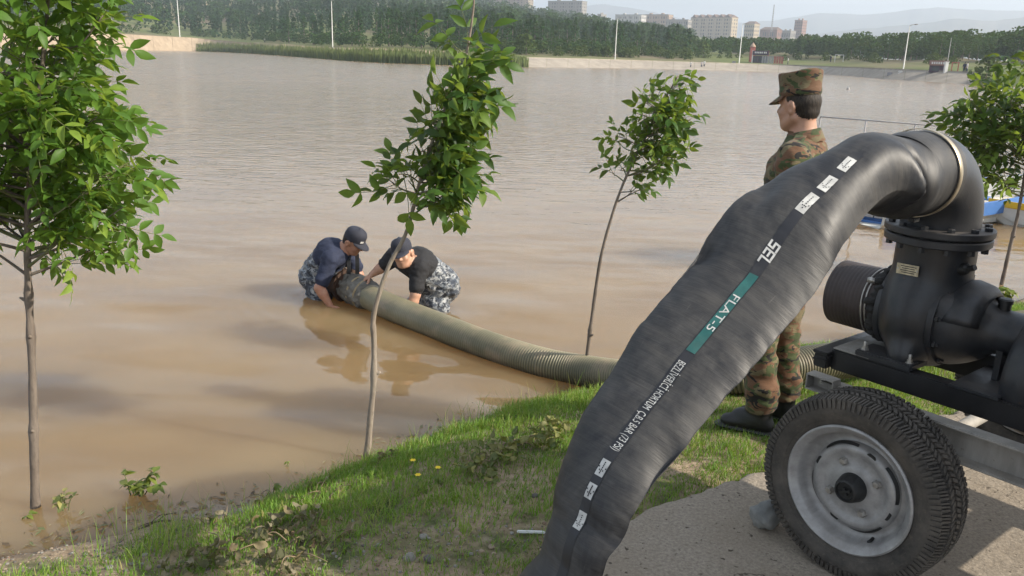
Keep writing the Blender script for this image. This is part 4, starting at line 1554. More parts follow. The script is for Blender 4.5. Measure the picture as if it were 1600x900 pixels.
def skin_mat(name, col):
    mt, nt, b = new_mat(name)
    v = coords(nt)
    cc = mixc(nt, remap(nt, noise(nt, v, 22, 4), 0.3, 0.7), tuple(x * 0.85 for x in col), tuple(min(1, x * 1.12) for x in col))
    cc = mixc(nt, remap(nt, noise(nt, v, 9, 2), 0.5, 0.75, 0, 0.3), cc, (col[0], col[1] * 0.72, col[2] * 0.65))
    nt.links.new(cc, b.inputs['Base Color'])
    b.inputs['Roughness'].default_value = 0.5
    b.inputs['Subsurface Weight'].default_value = 0.08
    b.inputs['Subsurface Radius'].default_value = (0.01, 0.004, 0.002)
    bump(nt, b, noise(nt, v, 160, 3), 0.08, 0.002)
    return mt


def hair_mat():
    mt, nt, b = new_mat('dark brown hair')
    v = coords(nt, 'Object', (1, 1, 0.16))
    st = noise(nt, v, 190, 3, 0.6)
    cc = mixc(nt, remap(nt, st, 0.35, 0.65), (0.010, 0.0075, 0.006), (0.04, 0.03, 0.022))
    nt.links.new(cc, b.inputs['Base Color'])
    b.inputs['Roughness'].default_value = 0.6
    b.inputs['Specular IOR Level'].default_value = 0.25
    bump(nt, b, st, 0.7, 0.006)
    return mt


M_CAMO = camo_mat('woodland camouflage', [(0.15, 0.12, 0.064), (0.135, 0.07, 0.038), (0.055, 0.07, 0.026), (0.016, 0.014, 0.013)], 9.0)
M_CAMOC = camo_mat('cap camouflage', [(0.14, 0.115, 0.062), (0.125, 0.068, 0.038), (0.05, 0.066, 0.025), (0.016, 0.014, 0.013)], 13.0)
M_WADER = camo_mat('grey wader camouflage', [(0.17, 0.185, 0.20), (0.055, 0.065, 0.085), (0.30, 0.31, 0.32), (0.016, 0.018, 0.024)], 15, (1, 1, 1.3))
M_WADER.node_tree.nodes['Principled BSDF'].inputs['Roughness'].default_value = 0.42
M_SKIN = skin_mat('skin', (0.40, 0.225, 0.15))
M_SKIN2 = skin_mat('tanned skin', (0.38, 0.195, 0.125))
M_HAIR = hair_mat()
M_BOOT = simple_mat('black boot leather', (0.007, 0.007, 0.008), 0.4, var=0.3, scale=30, dirt=(0.04, 0.034, 0.028), dirt_amt=0.25, bmp=0.2)
M_NAVY = simple_mat('navy cotton', (0.016, 0.022, 0.048), 0.85, var=0.2, scale=12, bmp=0.4, bscale=40)
M_BLACKC = simple_mat('black cotton', (0.012, 0.012, 0.014), 0.85, var=0.2, scale=12, bmp=0.4, bscale=40)
M_CAPN = simple_mat('dark navy cap cloth', (0.018, 0.02, 0.032), 0.8, var=0.2, scale=20, bmp=0.3, bscale=90)
M_WEB = simple_mat('black webbing', (0.010, 0.010, 0.011), 0.7, var=0.2, scale=40)


def add_head(fl, o, R, skin=1, hair=2, k=0.012, back=True):
    """head centred at o; R columns: forward, left, up"""
    def P(x, y, z): return o + R @ np.array([x, y, z])
    fl.ball(P(-0.005, 0, 0.02), (0.094, 0.076, 0.098), skin, 0.02, R)
    fl.ball(P(0.035, 0, -0.055), (0.062, 0.057, 0.06), skin, 0.025, R)
    fl.ball(P(0.068, 0, -0.093), (0.024, 0.028, 0.022), skin, 0.02, R)
    for s in (1, -1):
        fl.limb(P(-0.005, s * 0.058, -0.055), P(0.055, s * 0.03, -0.092), 0.022, 0.02, skin, 0.02)
        fl.ball(P(0.062, s * 0.034, -0.028), (0.026, 0.024, 0.024), skin, 0.02, R)
        fl.ball(P(0.072, s * 0.032, 0.022), (0.016, 0.026, 0.010), skin, 0.012, R)
        fl.ball(P(-0.004, s * 0.080, -0.012), (0.022, 0.010, 0.034), skin, 0.006, R)
        fl.ball(P(-0.014, s * 0.089, -0.006), (0.018, 0.007, 0.028), skin, 0.006, R)
        fl.cut(P(-0.006, s * 0.094, -0.012), (0.010, 0.007, 0.016), 0.004, R)
        fl.cut(P(0.083, s * 0.032, 0.006), (0.010, 0.016, 0.008), 0.008, R)
    fl.limb(P(0.082, 0, 0.015), P(0.107, 0, -0.022), 0.010, 0.013, skin, 0.008)
    fl.ball(P(0.097, 0.010, -0.027), (0.010, 0.010, 0.008), skin, 0.006, R).ball(P(0.097, -0.010, -0.027), (0.010, 0.010, 0.008), skin, 0.006, R)
    fl.ball(P(0.085, 0, -0.055), (0.013, 0.024, 0.007), skin, 0.006, R).ball(P(0.082, 0, -0.067), (0.013, 0.021, 0.007), skin, 0.006, R)
    if back:
        fl.ball(P(-0.026, 0, 0.014), (0.078, 0.0772, 0.078), hair, 0.004, R)
        fl.ball(P(-0.046, 0, -0.030), (0.050, 0.062, 0.046), hair, 0.008, R)
        for s in (1, -1):
            fl.ball(P(-0.005, s * 0.072, 0.04), (0.03, 0.008, 0.03), hair, 0.003, R)


def add_hand(fl, w, d, n, tag_=1, curl=0.6, side=1, s=1.0):
    """hand from wrist w, along d, palm normal n; fingers curl towards n"""
    d = np.asarray(d, float); d /= np.linalg.norm(d)
    n = np.asarray(n, float); n = n - d * (n @ d); n /= np.linalg.norm(n)
    c = np.cross(n, d) * side
    pm = w + d * 0.045 * s
    fl.ball(pm, np.array([0.05, 0.041, 0.017]) * s, tag_, 0.012, np.stack([d, c, n], 1))
    for k_, (off, ln) in enumerate(((0.030, 0.068), (0.010, 0.076), (-0.011, 0.071), (-0.030, 0.056))):
        p = w + d * 0.083 * s + c * off * s
        dir_ = d + c * off * 2.0
        ang = 0.25 * curl
        for q in range(3):
            ang += curl * (0.5 if q == 0 else 0.62)
            dd = (d * math.cos(ang) + n * math.sin(ang)); dd = dd + c * off * 1.2; dd /= np.linalg.norm(dd)
            e_ = p + dd * ln * s * (0.45, 0.32, 0.25)[q]
            fl.limb(p, e_, 0.0088 * s, 0.0078 * s, tag_, 0.004)
            p = e_
    p = w + d * 0.025 * s + c * 0.034 * s
    for q, l in enumerate((0.042, 0.032, 0.024)):
        dd = d * (0.62 + 0.1 * q) + c * (0.62 - 0.28 * q) + n * (0.25 + 0.2 * curl)
        dd /= np.linalg.norm(dd)
        e_ = p + dd * l * s
        fl.limb(p, e_, 0.0125 * s - 0.0012 * q, 0.0105 * s - 0.001 * q, tag_, 0.005)
        p = e_


def cap_visor(o, R, rx_, ry_, z0, ln, drop, mat, parent, tilt=0.35):
    mb = MB()
    n = 17
    top, bot = [], []
    for k_ in range(n):
        a = math.radians(-68 + 136 * k_ / (n - 1))
        ca, sa = math.cos(a), math.sin(a)
        for f_ in (0.0, 0.5, 1.0):
            ext = ln * f_ * max(0, math.cos(a * 1.15)) ** 0.7
            x_ = rx_ * ca + ext
            y_ = ry_ * sa * (1 + 0.05 * f_)
            z_ = z0 - drop * f_ * ca - 0.012 * (sa ** 2) * f_
            top.append((x_, y_, z_ + 0.0022)); bot.append((x_, y_, z_ - 0.0022))
    V = np.array(top + bot)
    F = []
    m_ = n * 3
    for k_ in range(n - 1):
        for q in range(2):
            i_ = k_ * 3 + q
            F.append((i_, i_ + 1, i_ + 4, i_ + 3)); F.append((m_ + i_, m_ + i_ + 3, m_ + i_ + 4, m_ + i_ + 1))
        i_ = k_ * 3 + 2
        F.append((i_, m_ + i_, m_ + i_ + 3, i_ + 3))
    mb.add((V @ R.T) + o, F)
    return mb.build('cap_visor', mat, parent, smooth=True)


def smooth_me(name, V, F, tg, mats):
    return mesh_data(name, V, F, True, mats, tg)


# --- soldier, watching the two men in the water
so = on_z(1197, 657, 0.325)
so[2] = float(bank_z(so[0], so[1])) + 0.005
S_HEAD = math.radians(150)
sol = empty('person', so, (0, 0, S_HEAD), 'soldier in woodland camouflage and field cap standing on the grass, watching', 'person')
sol.scale = (1.035, 1.035, 1.035)
fl = Field()
for s, fx in ((1, 0.035), (-1, -0.03)):
    hip, knee, ank = np.array([-0.01, s * 0.095, 0.90]), np.array([0.025 + fx, s * 0.11, 0.50]), np.array([-0.03 + fx, s * 0.115, 0.13])
    fl.limb(hip, knee, 0.108, 0.083, 0, 0.03, wrinkle=0.007)
    fl.limb(knee, ank + np.array([0, 0, 0.06]), 0.083, 0.074, 0, 0.03, wrinkle=0.010)
    fl.limb(ank + np.array([0.005, 0, 0.11]), ank + np.array([0.012, 0, 0.05]), 0.080, 0.072, 0, 0.02, wrinkle=0.012)   # trousers bloused over the boot
    fl.ball(knee + np.array([0.0, s * 0.085, 0.22]), (0.075, 0.022, 0.09), 0, 0.015, wrinkle=0.004)                      # thigh pocket
    fl.limb(ank + np.array([0, 0, 0.06]), ank + np.array([-0.005, 0, -0.04]), 0.052, 0.050, 3, 0.01)
    fl.limb(ank + np.array([-0.03, 0, -0.078]), ank + np.array([0.16, s * 0.015, -0.085]), 0.042, 0.040, 3, 0.03, flat=0.85, side=(0, 0, 1))
    fl.ball(ank + np.array([0.06, s * 0.005, -0.045]), (0.085, 0.040, 0.045), 3, 0.025)
    fl.limb(ank + np.array([-0.065, 0, -0.115]), ank + np.array([0.185, s * 0.015, -0.115]), 0.044, 0.047, 3, 0.006, flat=0.33, side=(0, 0, 1))
fl.ball((-0.015, 0, 0.95), (0.135, 0.175, 0.13), 0, 0.05, wrinkle=0.006)
fl.limb((-0.01, 0, 0.86), (-0.005, 0, 1.06), 0.178, 0.160, 0, 0.04, flat=0.78, side=(1, 0, 0), wrinkle=0.010)
fl.limb((-0.005, 0, 1.06), (-0.012, 0, 1.30), 0.158, 0.180, 0, 0.05, flat=0.76, side=(1, 0, 0), wrinkle=0.010)
fl.ball((-0.015, 0, 1.32), (0.145, 0.205, 0.16), 0, 0.05, wrinkle=0.007)
fl.limb((-0.02, -0.18, 1.425), (-0.02, 0.18, 1.425), 0.075, 0.075, 0, 0.05, wrinkle=0.005)
fl.limb((-0.02, 0, 1.44), (-0.012, 0, 1.485), 0.095, 0.075, 0, 0.04)
for s in (1, -1):
    sh, el, wr = np.array([-0.02, s * 0.21, 1.41]), np.array([-0.05, s * 0.275, 1.13]), np.array([0.06, s * 0.25, 0.90])
    fl.limb(sh, el, 0.076, 0.060, 0, 0.025, wrinkle=0.009)
    fl.limb(el, wr, 0.060, 0.048, 0, 0.02, wrinkle=0.009)
    add_hand(fl, wr + (wr - el) * 0.12, wr - el, (0, -s, 0), 1, 0.5, side=s)
    fl.limb(wr, wr + (wr - el) * 0.15, 0.03, 0.026, 1, 0.005)
hy, hp = math.radians(-20), math.radians(7)
RH = rz(hy) @ ry(hp)
ho = np.array([0.022, 0, 1.650])
fl.limb((-0.025, 0, 1.46), ho + RH @ np.array([-0.02, 0, -0.05]), 0.062, 0.056, 1, 0.02)
add_head(fl, ho, RH)
V, F, tg = fl.mesh(0.007, wr_seed=3)
obj('body', smooth_me('body', V, F, tg, [M_CAMO, M_SKIN, M_HAIR, M_BOOT]), sol)
# field cap: tall flat-topped crown with a stitched band and a stiff peak
rings = [(-0.004, 0.093, 0.080), (0.0, 0.098, 0.0845), (0.012, 0.1005, 0.087), (0.028, 0.1005, 0.087), (0.030, 0.0985, 0.085), (0.055, 0.1, 0.0865), (0.088, 0.104, 0.090), (0.100, 0.105, 0.091), (0.106, 0.1025, 0.0885), (0.109, 0.094, 0.08), (0.111, 0.06, 0.05), (0.111, 0.0, 0.0)]
V, F = [], []
nr = 40
for k_, (z_, a_, b_) in enumerate(rings):
    for j_ in range(nr):
        t_ = 2 * math.pi * j_ / nr
        zz = z_ + (0.006 * math.cos(t_ + math.pi) + 0.003 * math.sin(3 * t_)) * (z_ / 0.11)
        V.append((a_ * math.cos(t_) - 0.004, b_ * math.sin(t_), zz + 0.048))
for k_ in range(len(rings) - 1):
    for j_ in range(nr):
        j2 = (j_ + 1) % nr
        F.append((k_ * nr + j_, k_ * nr + j2, (k_ + 1) * nr + j2, (k_ + 1) * nr + j_))
V = np.array(V) @ RH.T + ho
mb = MB(); mb.add(V, F)
capo = mb.build('field_cap', M_CAMOC, sol, angle=50)
cap_visor(ho + RH @ np.array([-0.004, 0, 0.05]), RH, 0.097, 0.083, 0.0, 0.062, 0.036, M_CAMOC, capo)
# collar, shoulder straps, name tape, belt
mb = MB()
t_ = np.linspace(math.radians(28), math.radians(332), 40)
Vc = []
for (r_, z_, dx) in ((0.070, 1.468, 0.0), (0.064, 1.53, 0.012), (0.072, 1.535, 0.012), (0.090, 1.478, 0.0)):
    for a in t_: Vc.append((r_ * 1.05 * math.cos(a) - 0.022 + dx, r_ * math.sin(a), z_ - 0.02 * math.cos(a)))
Fc = [(k_ * 40 + j_, k_ * 40 + j_ + 1, (k_ + 1) * 40 + j_ + 1, (k_ + 1) * 40 + j_) for k_ in range(3) for j_ in range(39)]
mb.add(Vc, Fc); mb.build('collar', M_CAMO, sol, smooth=True)
for s in (1, -1):
    Rr = rx(-s * math.radians(20))
    mb = MB(); mb.box((-0.02, s * 0.145, 1.498), (0.052, 0.125, 0.008), R=Rr, bevel=0.003); ep = mb.build('shoulder_strap', M_CAMO, sol, angle=40)
    for q in range(4):
        mb = MB(); mb.box((-0.02, s * (0.125 + 0.014 * q), 1.5095 - 0.0051 * q), (0.03, 0.005, 0.002), R=Rr); mb.build('rank_bar', M_WEB, ep)
mb = MB(); mb.box((0.104, 0.090, 1.335), (0.006, 0.095, 0.026), R=rz(0.52) @ ry(-0.1), bevel=0.002); mb.build('name_tape', M_WEB, sol)
mb = MB(); mb.box((0.105, 0.095, 1.24), (0.012, 0.115, 0.12), R=rz(0.5), bevel=0.006); mb.build('breast_pocket', M_CAMO, sol, angle=40)


# --- men in waders
def ball_cap(o, R, parent, mat, patch=None):
    mb = MB()
    rings_ = [(0.0, 0.101, 0.085), (0.025, 0.1025, 0.087), (0.06, 0.099, 0.084), (0.085, 0.085, 0.072), (0.10, 0.06, 0.051), (0.107, 0.026, 0.023), (0.112, 0.008, 0.008), (0.113, 0, 0)]
    V, F = [], []
    for z_, a_, b_ in rings_:
        for j_ in range(28):
            t_ = 2 * math.pi * j_ / 28
            V.append((a_ * math.cos(t_) - 0.004, b_ * math.sin(t_), z_ + 0.028 + 0.008 * math.cos(t_)))
    for k_ in range(len(rings_) - 1):
        for j_ in range(28):
            j2 = (j_ + 1) % 28
            F.append((k_ * 28 + j_, k_ * 28 + j2, (k_ + 1) * 28 + j2, (k_ + 1) * 28 + j_))
    mb.add(np.array(V) @ R.T + o, F)
    c_ = mb.build('cap', mat, parent, smooth=True)
    cap_visor(o + R @ np.array([-0.004, 0, 0.038]), R, 0.095, 0.08, 0.0, 0.075, 0.022, mat, c_)
    if patch:
        mb = MB(); mb.box(o + R @ np.array(patch[0]), (0.003, 0.036, 0.02), R=R @ rz(patch[1])); mb.build('cap_badge', M_PRINT, c_)


def worker(px, py, label, mats, J, head, cap_patch, seed, straps):
    base = on_z(px, py, 0.0)
    root = empty('person', base, (0, 0, 0), label, 'person')
    fl = Field()
    g = {k_: np.array(v, float) for k_, v in J.items()}
    # waders (0), shirt (1), skin (2), hair (3)
    for s in 'LR':
        fl.limb(g['hip'] + np.array(g['hipw']) * (1 if s == 'L' else -1), g['knee' + s], 0.118, 0.098, 0, 0.04, wrinkle=0.014)
        fl.limb(g['knee' + s], g['ank' + s], 0.098, 0.085, 0, 0.03, wrinkle=0.014)
    fl.ball(g['hip'], (0.175, 0.165, 0.15), 0, 0.06, wrinkle=0.014)
    mid = g['hip'] * 0.45 + g['chest'] * 0.55
    sw = (g['shL'] - g['shR']); sw = sw / np.linalg.norm(sw)
    fl.limb(g['hip'], mid, 0.165, 0.160, 0, 0.05, wrinkle=0.012)
    fl.limb(mid, g['chest'], 0.148, 0.145, 1, 0.03, wrinkle=0.007)
    up = g['chest'] - mid; up /= np.linalg.norm(up)
    fl.limb(g['shL'], g['shR'], 0.078, 0.078, 1, 0.06, wrinkle=0.005)
    fl.limb(g['chest'], (g['shL'] + g['shR']) / 2, 0.125, 0.095, 1, 0.06, wrinkle=0.005)
    for s in 'LR':
        sh, el, wr = g['sh' + s], g['el' + s], g['wr' + s]
        slv = sh + (el - sh) * 0.72
        fl.limb(sh, slv, 0.074, 0.068, 1, 0.03, wrinkle=0.006)
        fl.limb(sh, el, 0.052, 0.044, 2, 0.004)
        fl.limb(el, el + (wr - el) * 0.35, 0.045, 0.044, 2, 0.015)
        fl.limb(el + (wr - el) * 0.3, wr, 0.044, 0.028, 2, 0.015)
        add_hand(fl, wr, wr - el, g['palm' + s], 2, 0.75 if 'curl' not in J else J['curl'], side=1 if s == 'L' else -1)
    ho, R = np.array(head[0], float), head[1]
    fl.limb((g['shL'] + g['shR']) / 2 + up * 0.02, ho + R @ np.array([-0.02, 0, -0.055]), 0.064, 0.056, 2, 0.02)
    add_head(fl, ho, R, 2, 3)
    V, F, tg = fl.mesh(0.0064, wr_seed=seed, wr_scale=17)
    obj('body', smooth_me('body', V, F, tg, mats), root)
    ball_cap(ho, R, root, M_CAPN, cap_patch)
    for st in straps:
        mb = MB()
        P = spline(st, 14)
        for q in range(13):
            d_ = P[q + 1] - P[q]
            Rr = rot_to(d_, (0, 1, 0) if abs(d_[1]) < 0.9 * np.linalg.norm(d_) else (1, 0, 0))
            mb.box((P[q] + P[q + 1]) / 2, (0.006, 0.036, np.linalg.norm(d_) * 1.08), R=Rr)
        mb.build('wader_strap', M_WEB, root)
    return root


# left man: stooping to the right, one arm down beside the pipe
hd = rz(math.radians(-22)) @ ry(math.radians(33)) @ rx(math.radians(4))
worker(505, 466, 'man in navy T-shirt and camouflage waders stooping by the pipe end', [M_WADER, M_NAVY, M_SKIN2, M_HAIR],
       dict(hip=(-0.06, 0.14, 0.17), hipw=(0.02, 0.085, 0), kneeL=(0.10, 0.26, -0.14), ankL=(-0.10, 0.30, -0.50), kneeR=(0.02, 0.0, -0.14), ankR=(-0.18, 0.02, -0.5),
            chest=(0.085, 0.02, 0.42), shL=(0.20, 0.15, 0.44), shR=(0.115, -0.14, 0.405), elL=(0.31, 0.12, 0.20), wrL=(0.33, 0.10, 0.10), elR=(0.02, -0.22, 0.16), wrR=(0.115, -0.24, 0.01), palmL=(0.3, -0.5, -1), palmR=(0.7, 0.6, 0)),
       ((0.298, -0.03, 0.555), hd), ((0.091, -0.03, 0.062), -0.35), 11,
       [[(0.25, -0.04, 0.40), (0.262, -0.09, 0.33), (0.255, -0.09, 0.21)], [(0.315, 0.03, 0.42), (0.325, -0.02, 0.34), (0.322, -0.02, 0.24)]])
# right man: leaning to the left over the pipe, left hand on its flange
hd = rz(math.radians(-98)) @ ry(math.radians(9)) @ rx(math.radians(10))
worker(668, 481, 'man in black T-shirt and camouflage waders reaching one hand to the pipe', [M_WADER, M_BLACKC, M_SKIN, M_HAIR],
       dict(hip=(0.10, 0.08, 0.20), hipw=(-0.06, 0.08, 0), kneeL=(0.10, -0.10, 0.02), ankL=(0.16, 0.05, -0.40), kneeR=(-0.10, 0.05, 0.0), ankR=(-0.02, 0.2, -0.4),
            chest=(-0.07, -0.06, 0.42), shL=(-0.045, -0.20, 0.415), shR=(-0.285, -0.03, 0.475), elL=(-0.075, -0.28, 0.20), wrL=(-0.125, -0.32, 0.02), elR=(-0.385, -0.03, 0.38), wrR=(-0.485, -0.04, 0.305), palmL=(-0.7, -0.2, 0), palmR=(-0.5, 0.0, -1)),
       ((-0.19, -0.215, 0.55), hd), None, 12,
       [])
# ------------------------------------------------------------------ young trees at the water's edge
def leaflet(L, Wd, bend, fold):
    """pointed oval blade folded along its midrib, drooping: 14 triangles"""
    ts = [0.0, 0.16, 0.38, 0.62, 0.84, 1.0]
    ws = [0.06, 0.62, 1.0, 0.86, 0.42, 0.0]
    V, F = [], []
    for t, w in zip(ts, ws):
        z = -bend * t * t * L
        x = t * L * (1 - 0.12 * bend * t)
        if w == 0.0:
            V.append((x, 0, z))
        else:
            V += [(x, -w * Wd / 2, z + fold * w * Wd / 2), (x, 0, z), (x, w * Wd / 2, z + fold * w * Wd / 2)]
    for k_ in range(4):
        a = k_ * 3
        F += [(a, a + 1, a + 4, a + 3), (a + 1, a + 2, a + 5, a + 4)]
    F += [(12, 13, 15), (13, 14, 15)]
    return np.array(V), F


def leaf_me(seed, n_pairs, L, mat, stalk_mat):
    """one compound leaf: a stalk with paired leaflets and one at the tip"""
    rg = random.Random(seed)
    mb = MB()
    ln = L * (0.75 + 0.62 * n_pairs)
    drop = rg.uniform(0.1, 0.45)
    P = [np.array([ln * t, 0.05 * ln * math.sin(t * 3 + seed), -drop * ln * t * t]) for t in np.linspace(0, 1, 7)]
    mb.tube(P, np.linspace(0.0022, 0.0010, 7), 4, mi=1, caps=False)
    spots = [(1.0, 0)]
    for k_ in range(n_pairs):
        t = 0.42 + 0.46 * k_ / max(1, n_pairs - 1) if n_pairs > 1 else 0.55
        spots += [(t, 1), (t + rg.uniform(-0.02, 0.02), -1)]
    for t, s in spots:
        V, F = leaflet(L * rg.uniform(0.85, 1.12), L * rg.uniform(0.40, 0.5), rg.uniform(0.1, 0.55), rg.uniform(0.1, 0.6))
        yaw = s * math.radians(rg.uniform(45, 70))
        R = rz(yaw + rg.uniform(-0.1, 0.1)) @ ry(rg.uniform(-0.1, 0.45)) @ rx(rg.uniform(-0.5, 0.5))
        base = np.array([np.interp(t, np.linspace(0, 1, 7), [p[i_] for p in P]) for i_ in range(3)])
        mb.add(V @ R.T + base, F, 0)
    return mb.me('leaf', [mat, stalk_mat], smooth=True)


def bark_mat(name, a, b_, scale=14):
    mt, nt, b = new_mat(name)
    v = coords(nt, 'Object', (1, 1, 0.35))
    n1 = noise(nt, v, scale, 6, 0.65); n2 = noise(nt, coords(nt, 'Object', (1, 1, 0.2)), scale * 5, 4, 0.6)
    cc = mixc(nt, remap(nt, n1, 0.32, 0.68), a, b_)
    cc = mixc(nt, remap(nt, n2, 0.55, 0.7, 0, 0.5), cc, tuple(x * 0.45 for x in a))
    nt.links.new(cc, b.inputs['Base Color'])
    b.inputs['Roughness'].default_value = 0.85
    nn = bump(nt, None, n2, 0.5, 0.006)
    bump(nt, b, n1, 0.4, 0.01, nn)
    return mt


M_BARK = bark_mat('grey brown bark', (0.085, 0.066, 0.052), (0.19, 0.155, 0.125))
M_BARK2 = bark_mat('pale bark', (0.15, 0.115, 0.085), (0.31, 0.265, 0.21))
M_TWIG = simple_mat('green twig', (0.12, 0.13, 0.05), 0.7)
M_LEAF = foliage_mat('fresh leaf', [(0.075, 0.165, 0.022), (0.11, 0.225, 0.03), (0.16, 0.285, 0.04), (0.26, 0.37, 0.06)], 0.5, 0.5, spec=0.3)
M_LEAFD = foliage_mat('dark leaf', [(0.024, 0.062, 0.016), (0.046, 0.115, 0.022), (0.078, 0.17, 0.03), (0.16, 0.25, 0.042)], 0.48, 0.5, spec=0.3)
LEAVES = {}
for key, mt, L, sd in (('a', M_LEAF, 0.076, 100), ('b', M_LEAFD, 0.092, 200), ('c', M_LEAFD, 0.070, 300), ('d', M_LEAFD, 0.105, 400)):
    LEAVES[key] = [leaf_me(sd + k_, 2 + (k_ % 2) if key in 'ad' else 1 + (k_ % 2), L, mt, M_TWIG) for k_ in range(9)]


RAWLEAF = {}
M_LEAF2 = foliage_mat('fresh leaf mass', [(0.085, 0.19, 0.026), (0.11, 0.23, 0.03)], 0.5, 0.5)
M_LEAFD2 = foliage_mat('dark leaf mass', [(0.028, 0.07, 0.016), (0.038, 0.09, 0.02)], 0.38, 0.36)


def sapling(label, trunk, r0, r1, crown, n_branch, n_leaf, key, bark, seed, group, knots=()):
    """trunk: points from root to leader tip; crown: (centre, radii) blobs that bound the foliage"""
    rg = np.random.default_rng(seed)
    base = np.array(trunk[0])
    root = empty('young_tree', base, label=label, cat='tree', group=group)
    T = spline([np.array(p) - base for p in trunk], 60)
    T[:, 0] += 0.006 * np.sin(np.linspace(0, 9, 60) + seed); T[:, 1] += 0.006 * np.cos(np.linspace(0, 7, 60) + seed)
    h = np.linspace(0, 1, 60)
    rad = r0 * (1 - h) ** 0.8 + r1 * (1 - (1 - h) ** 0.8)
    rad = rad * (1 + 0.06 * np.sin(h * 70 + seed) + 0.35 * np.exp(-h * 40))
    for kp in knots:
        rad = rad * (1 + 0.35 * np.exp(-((h - kp) / 0.012) ** 2))
    mb = MB(); mb.tube(T, rad, 14)
    tr = mb.build('trunk', bark, root, smooth=True)
    for kp in knots:
        p = T[int(kp * 59)]
        a = rg.uniform(0, 6.28)
        mb = MB(); d_ = np.array([math.cos(a), math.sin(a), 0.5]); mb.tube([p, p + d_ * 0.022, p + d_ * 0.038], [0.012, 0.009, 0.004], 8); mb.build('twig_stub', bark, tr, smooth=True)
    blobs = [(np.array(c) - base, np.array(r)) for c, r in crown]
    wts = np.array([r.prod() for _, r in blobs]); wts /= wts.sum()
    zc = min(c[2] - r[2] for c, r in blobs)
    cand = [i_ for i_ in range(60) if T[i_, 2] > zc - 0.12]
    tips = []
    for k_ in range(n_branch):
        c, r = blobs[rg.choice(len(blobs), p=wts)]
        d_ = rg.normal(size=3); d_ /= np.linalg.norm(d_)
        tip = c + d_ * r * rg.uniform(0.55, 1.0)
        dz = np.array([abs(T[i_, 2] - (tip[2] - 0.55 * np.linalg.norm(T[i_, :2] - tip[:2]))) for i_ in cand])
        i_ = cand[int(dz.argmin())]
        p0 = T[i_]
        md = (p0 + tip) / 2 + np.array([0, 0, -0.06 * np.linalg.norm(tip - p0)]) + rg.normal(size=3) * 0.02
        B = spline([p0, md, tip], 12)
        rb = np.linspace(min(rad[i_] * 0.55, 0.012), 0.0022, 12)
        mb = MB(); mb.tube(B, rb, 7); mb.build('branch', bark if k_ % 2 else M_TWIG, root, smooth=True)
        tips.append((B, tip - p0))
    more = MB()
    # leaves along the outer part of the branches, turned out and hanging
    for k_ in range(n_leaf):
        B, dr = tips[k_ % len(tips)]
        t = 0.25 + 0.75 * rg.uniform() ** 0.8
        p = B[int(t * 11)]
        out = p - np.array([T[:, 0].mean(), T[:, 1].mean(), p[2] - 0.08])
        out = out / (np.linalg.norm(out) + 1e-6) + rg.normal(size=3) * 0.7 + dr / (np.linalg.norm(dr) + 1e-6) * 0.5
        out[2] = out[2] + rg.uniform(-0.75, 0.35)
        out /= np.linalg.norm(out)
        up = rot_up(out, rg)
        q = np.stack([out, np.cross(up, out), up], 1)
        s = rg.uniform(0.75, 1.2)
        me = LEAVES[key][int(rg.integers(0, 9))]
        if k_ < 298:
            o = obj('leaf', me, root)
            M_ = np.eye(4); M_[:3, :3] = q * s; M_[:3, 3] = p
            o.matrix_local = Matrix(M_.tolist())
        else:
            if me.name not in RAWLEAF:
                RAWLEAF[me.name] = (np.array([v.co[:] for v in me.vertices]), [tuple(f.vertices) for f in me.polygons], [f.material_index for f in me.polygons])
            V, F, MI = RAWLEAF[me.name]
            b_ = more.n
            more.add((V @ (q * s).T) + p, F)
            more.mi[-len(F):] = MI
    if more.n:
        fo = obj('inner_foliage', more.me('inner_foliage', [M_LEAF2 if key == 'a' else M_LEAFD2, M_TWIG], smooth=True), root)
        fo['kind'] = 'stuff'
    return root


def rot_up(out, rg):
    up = np.array([-0.15, -0.35, 0.9]) + rg.normal(size=3) * 0.6
    up = up - out * (up @ out)
    return up / np.linalg.norm(up)


GT = 'young trees standing along the flooded bank'
# left tree, nearest; crown runs out of the picture
b0 = on_z(58, 822, -0.10)
Yt = b0[1]
def atl(px, py, dy=0.0): return at_y(px, py, Yt + dy)
sapling('leafy young tree in the water at the left edge of the picture', [b0, atl(52, 700), atl(47, 560), atl(43, 440), atl(46, 330), atl(58, 200, .02), atl(70, 60), atl(80, -140)], 0.0215, 0.005,
        [(atl(45, 170), (0.42, 0.42, 0.42)), (atl(150, 235, -0.05), (0.20, 0.26, 0.26)), (atl(145, 325, 0.05), (0.22, 0.26, 0.17)), (atl(45, 345), (0.32, 0.34, 0.15)), (atl(100, 60), (0.26, 0.36, 0.30)), (atl(-90, 200), (0.42, 0.4, 0.45)), (atl(40, -120), (0.42, 0.4, 0.35))], 135, 860, 'a', M_BARK, 5, GT, (0.17, 0.33, 0.4))
# crooked tree in front of the two men
b0 = on_z(572, 714, 0.02)
Yt = b0[1]
sapling('crooked slim young tree in front of the two men', [b0, atl(578, 650), atl(584, 600), atl(586, 535), atl(585, 500), atl(592, 465), atl(608, 415), atl(634, 362), atl(655, 280), atl(685, 190), atl(722, 110), atl(740, 20), atl(743, -30)], 0.0175, 0.003,
        [(atl(720, 85), (0.07, 0.10, 0.12)), (atl(715, 150), (0.14, 0.15, 0.16)), (atl(692, 215), (0.18, 0.18, 0.15)), (atl(660, 285), (0.17, 0.17, 0.12)), (atl(604, 235, -0.05), (0.02, 0.05, 0.13)), (atl(622, 312), (0.05, 0.08, 0.08)), (atl(718, 275), (0.09, 0.1, 0.10)), (atl(742, 5), (0.02, 0.03, 0.05))], 60, 250, 'b', M_BARK2, 8, GT, (0.30, 0.19))
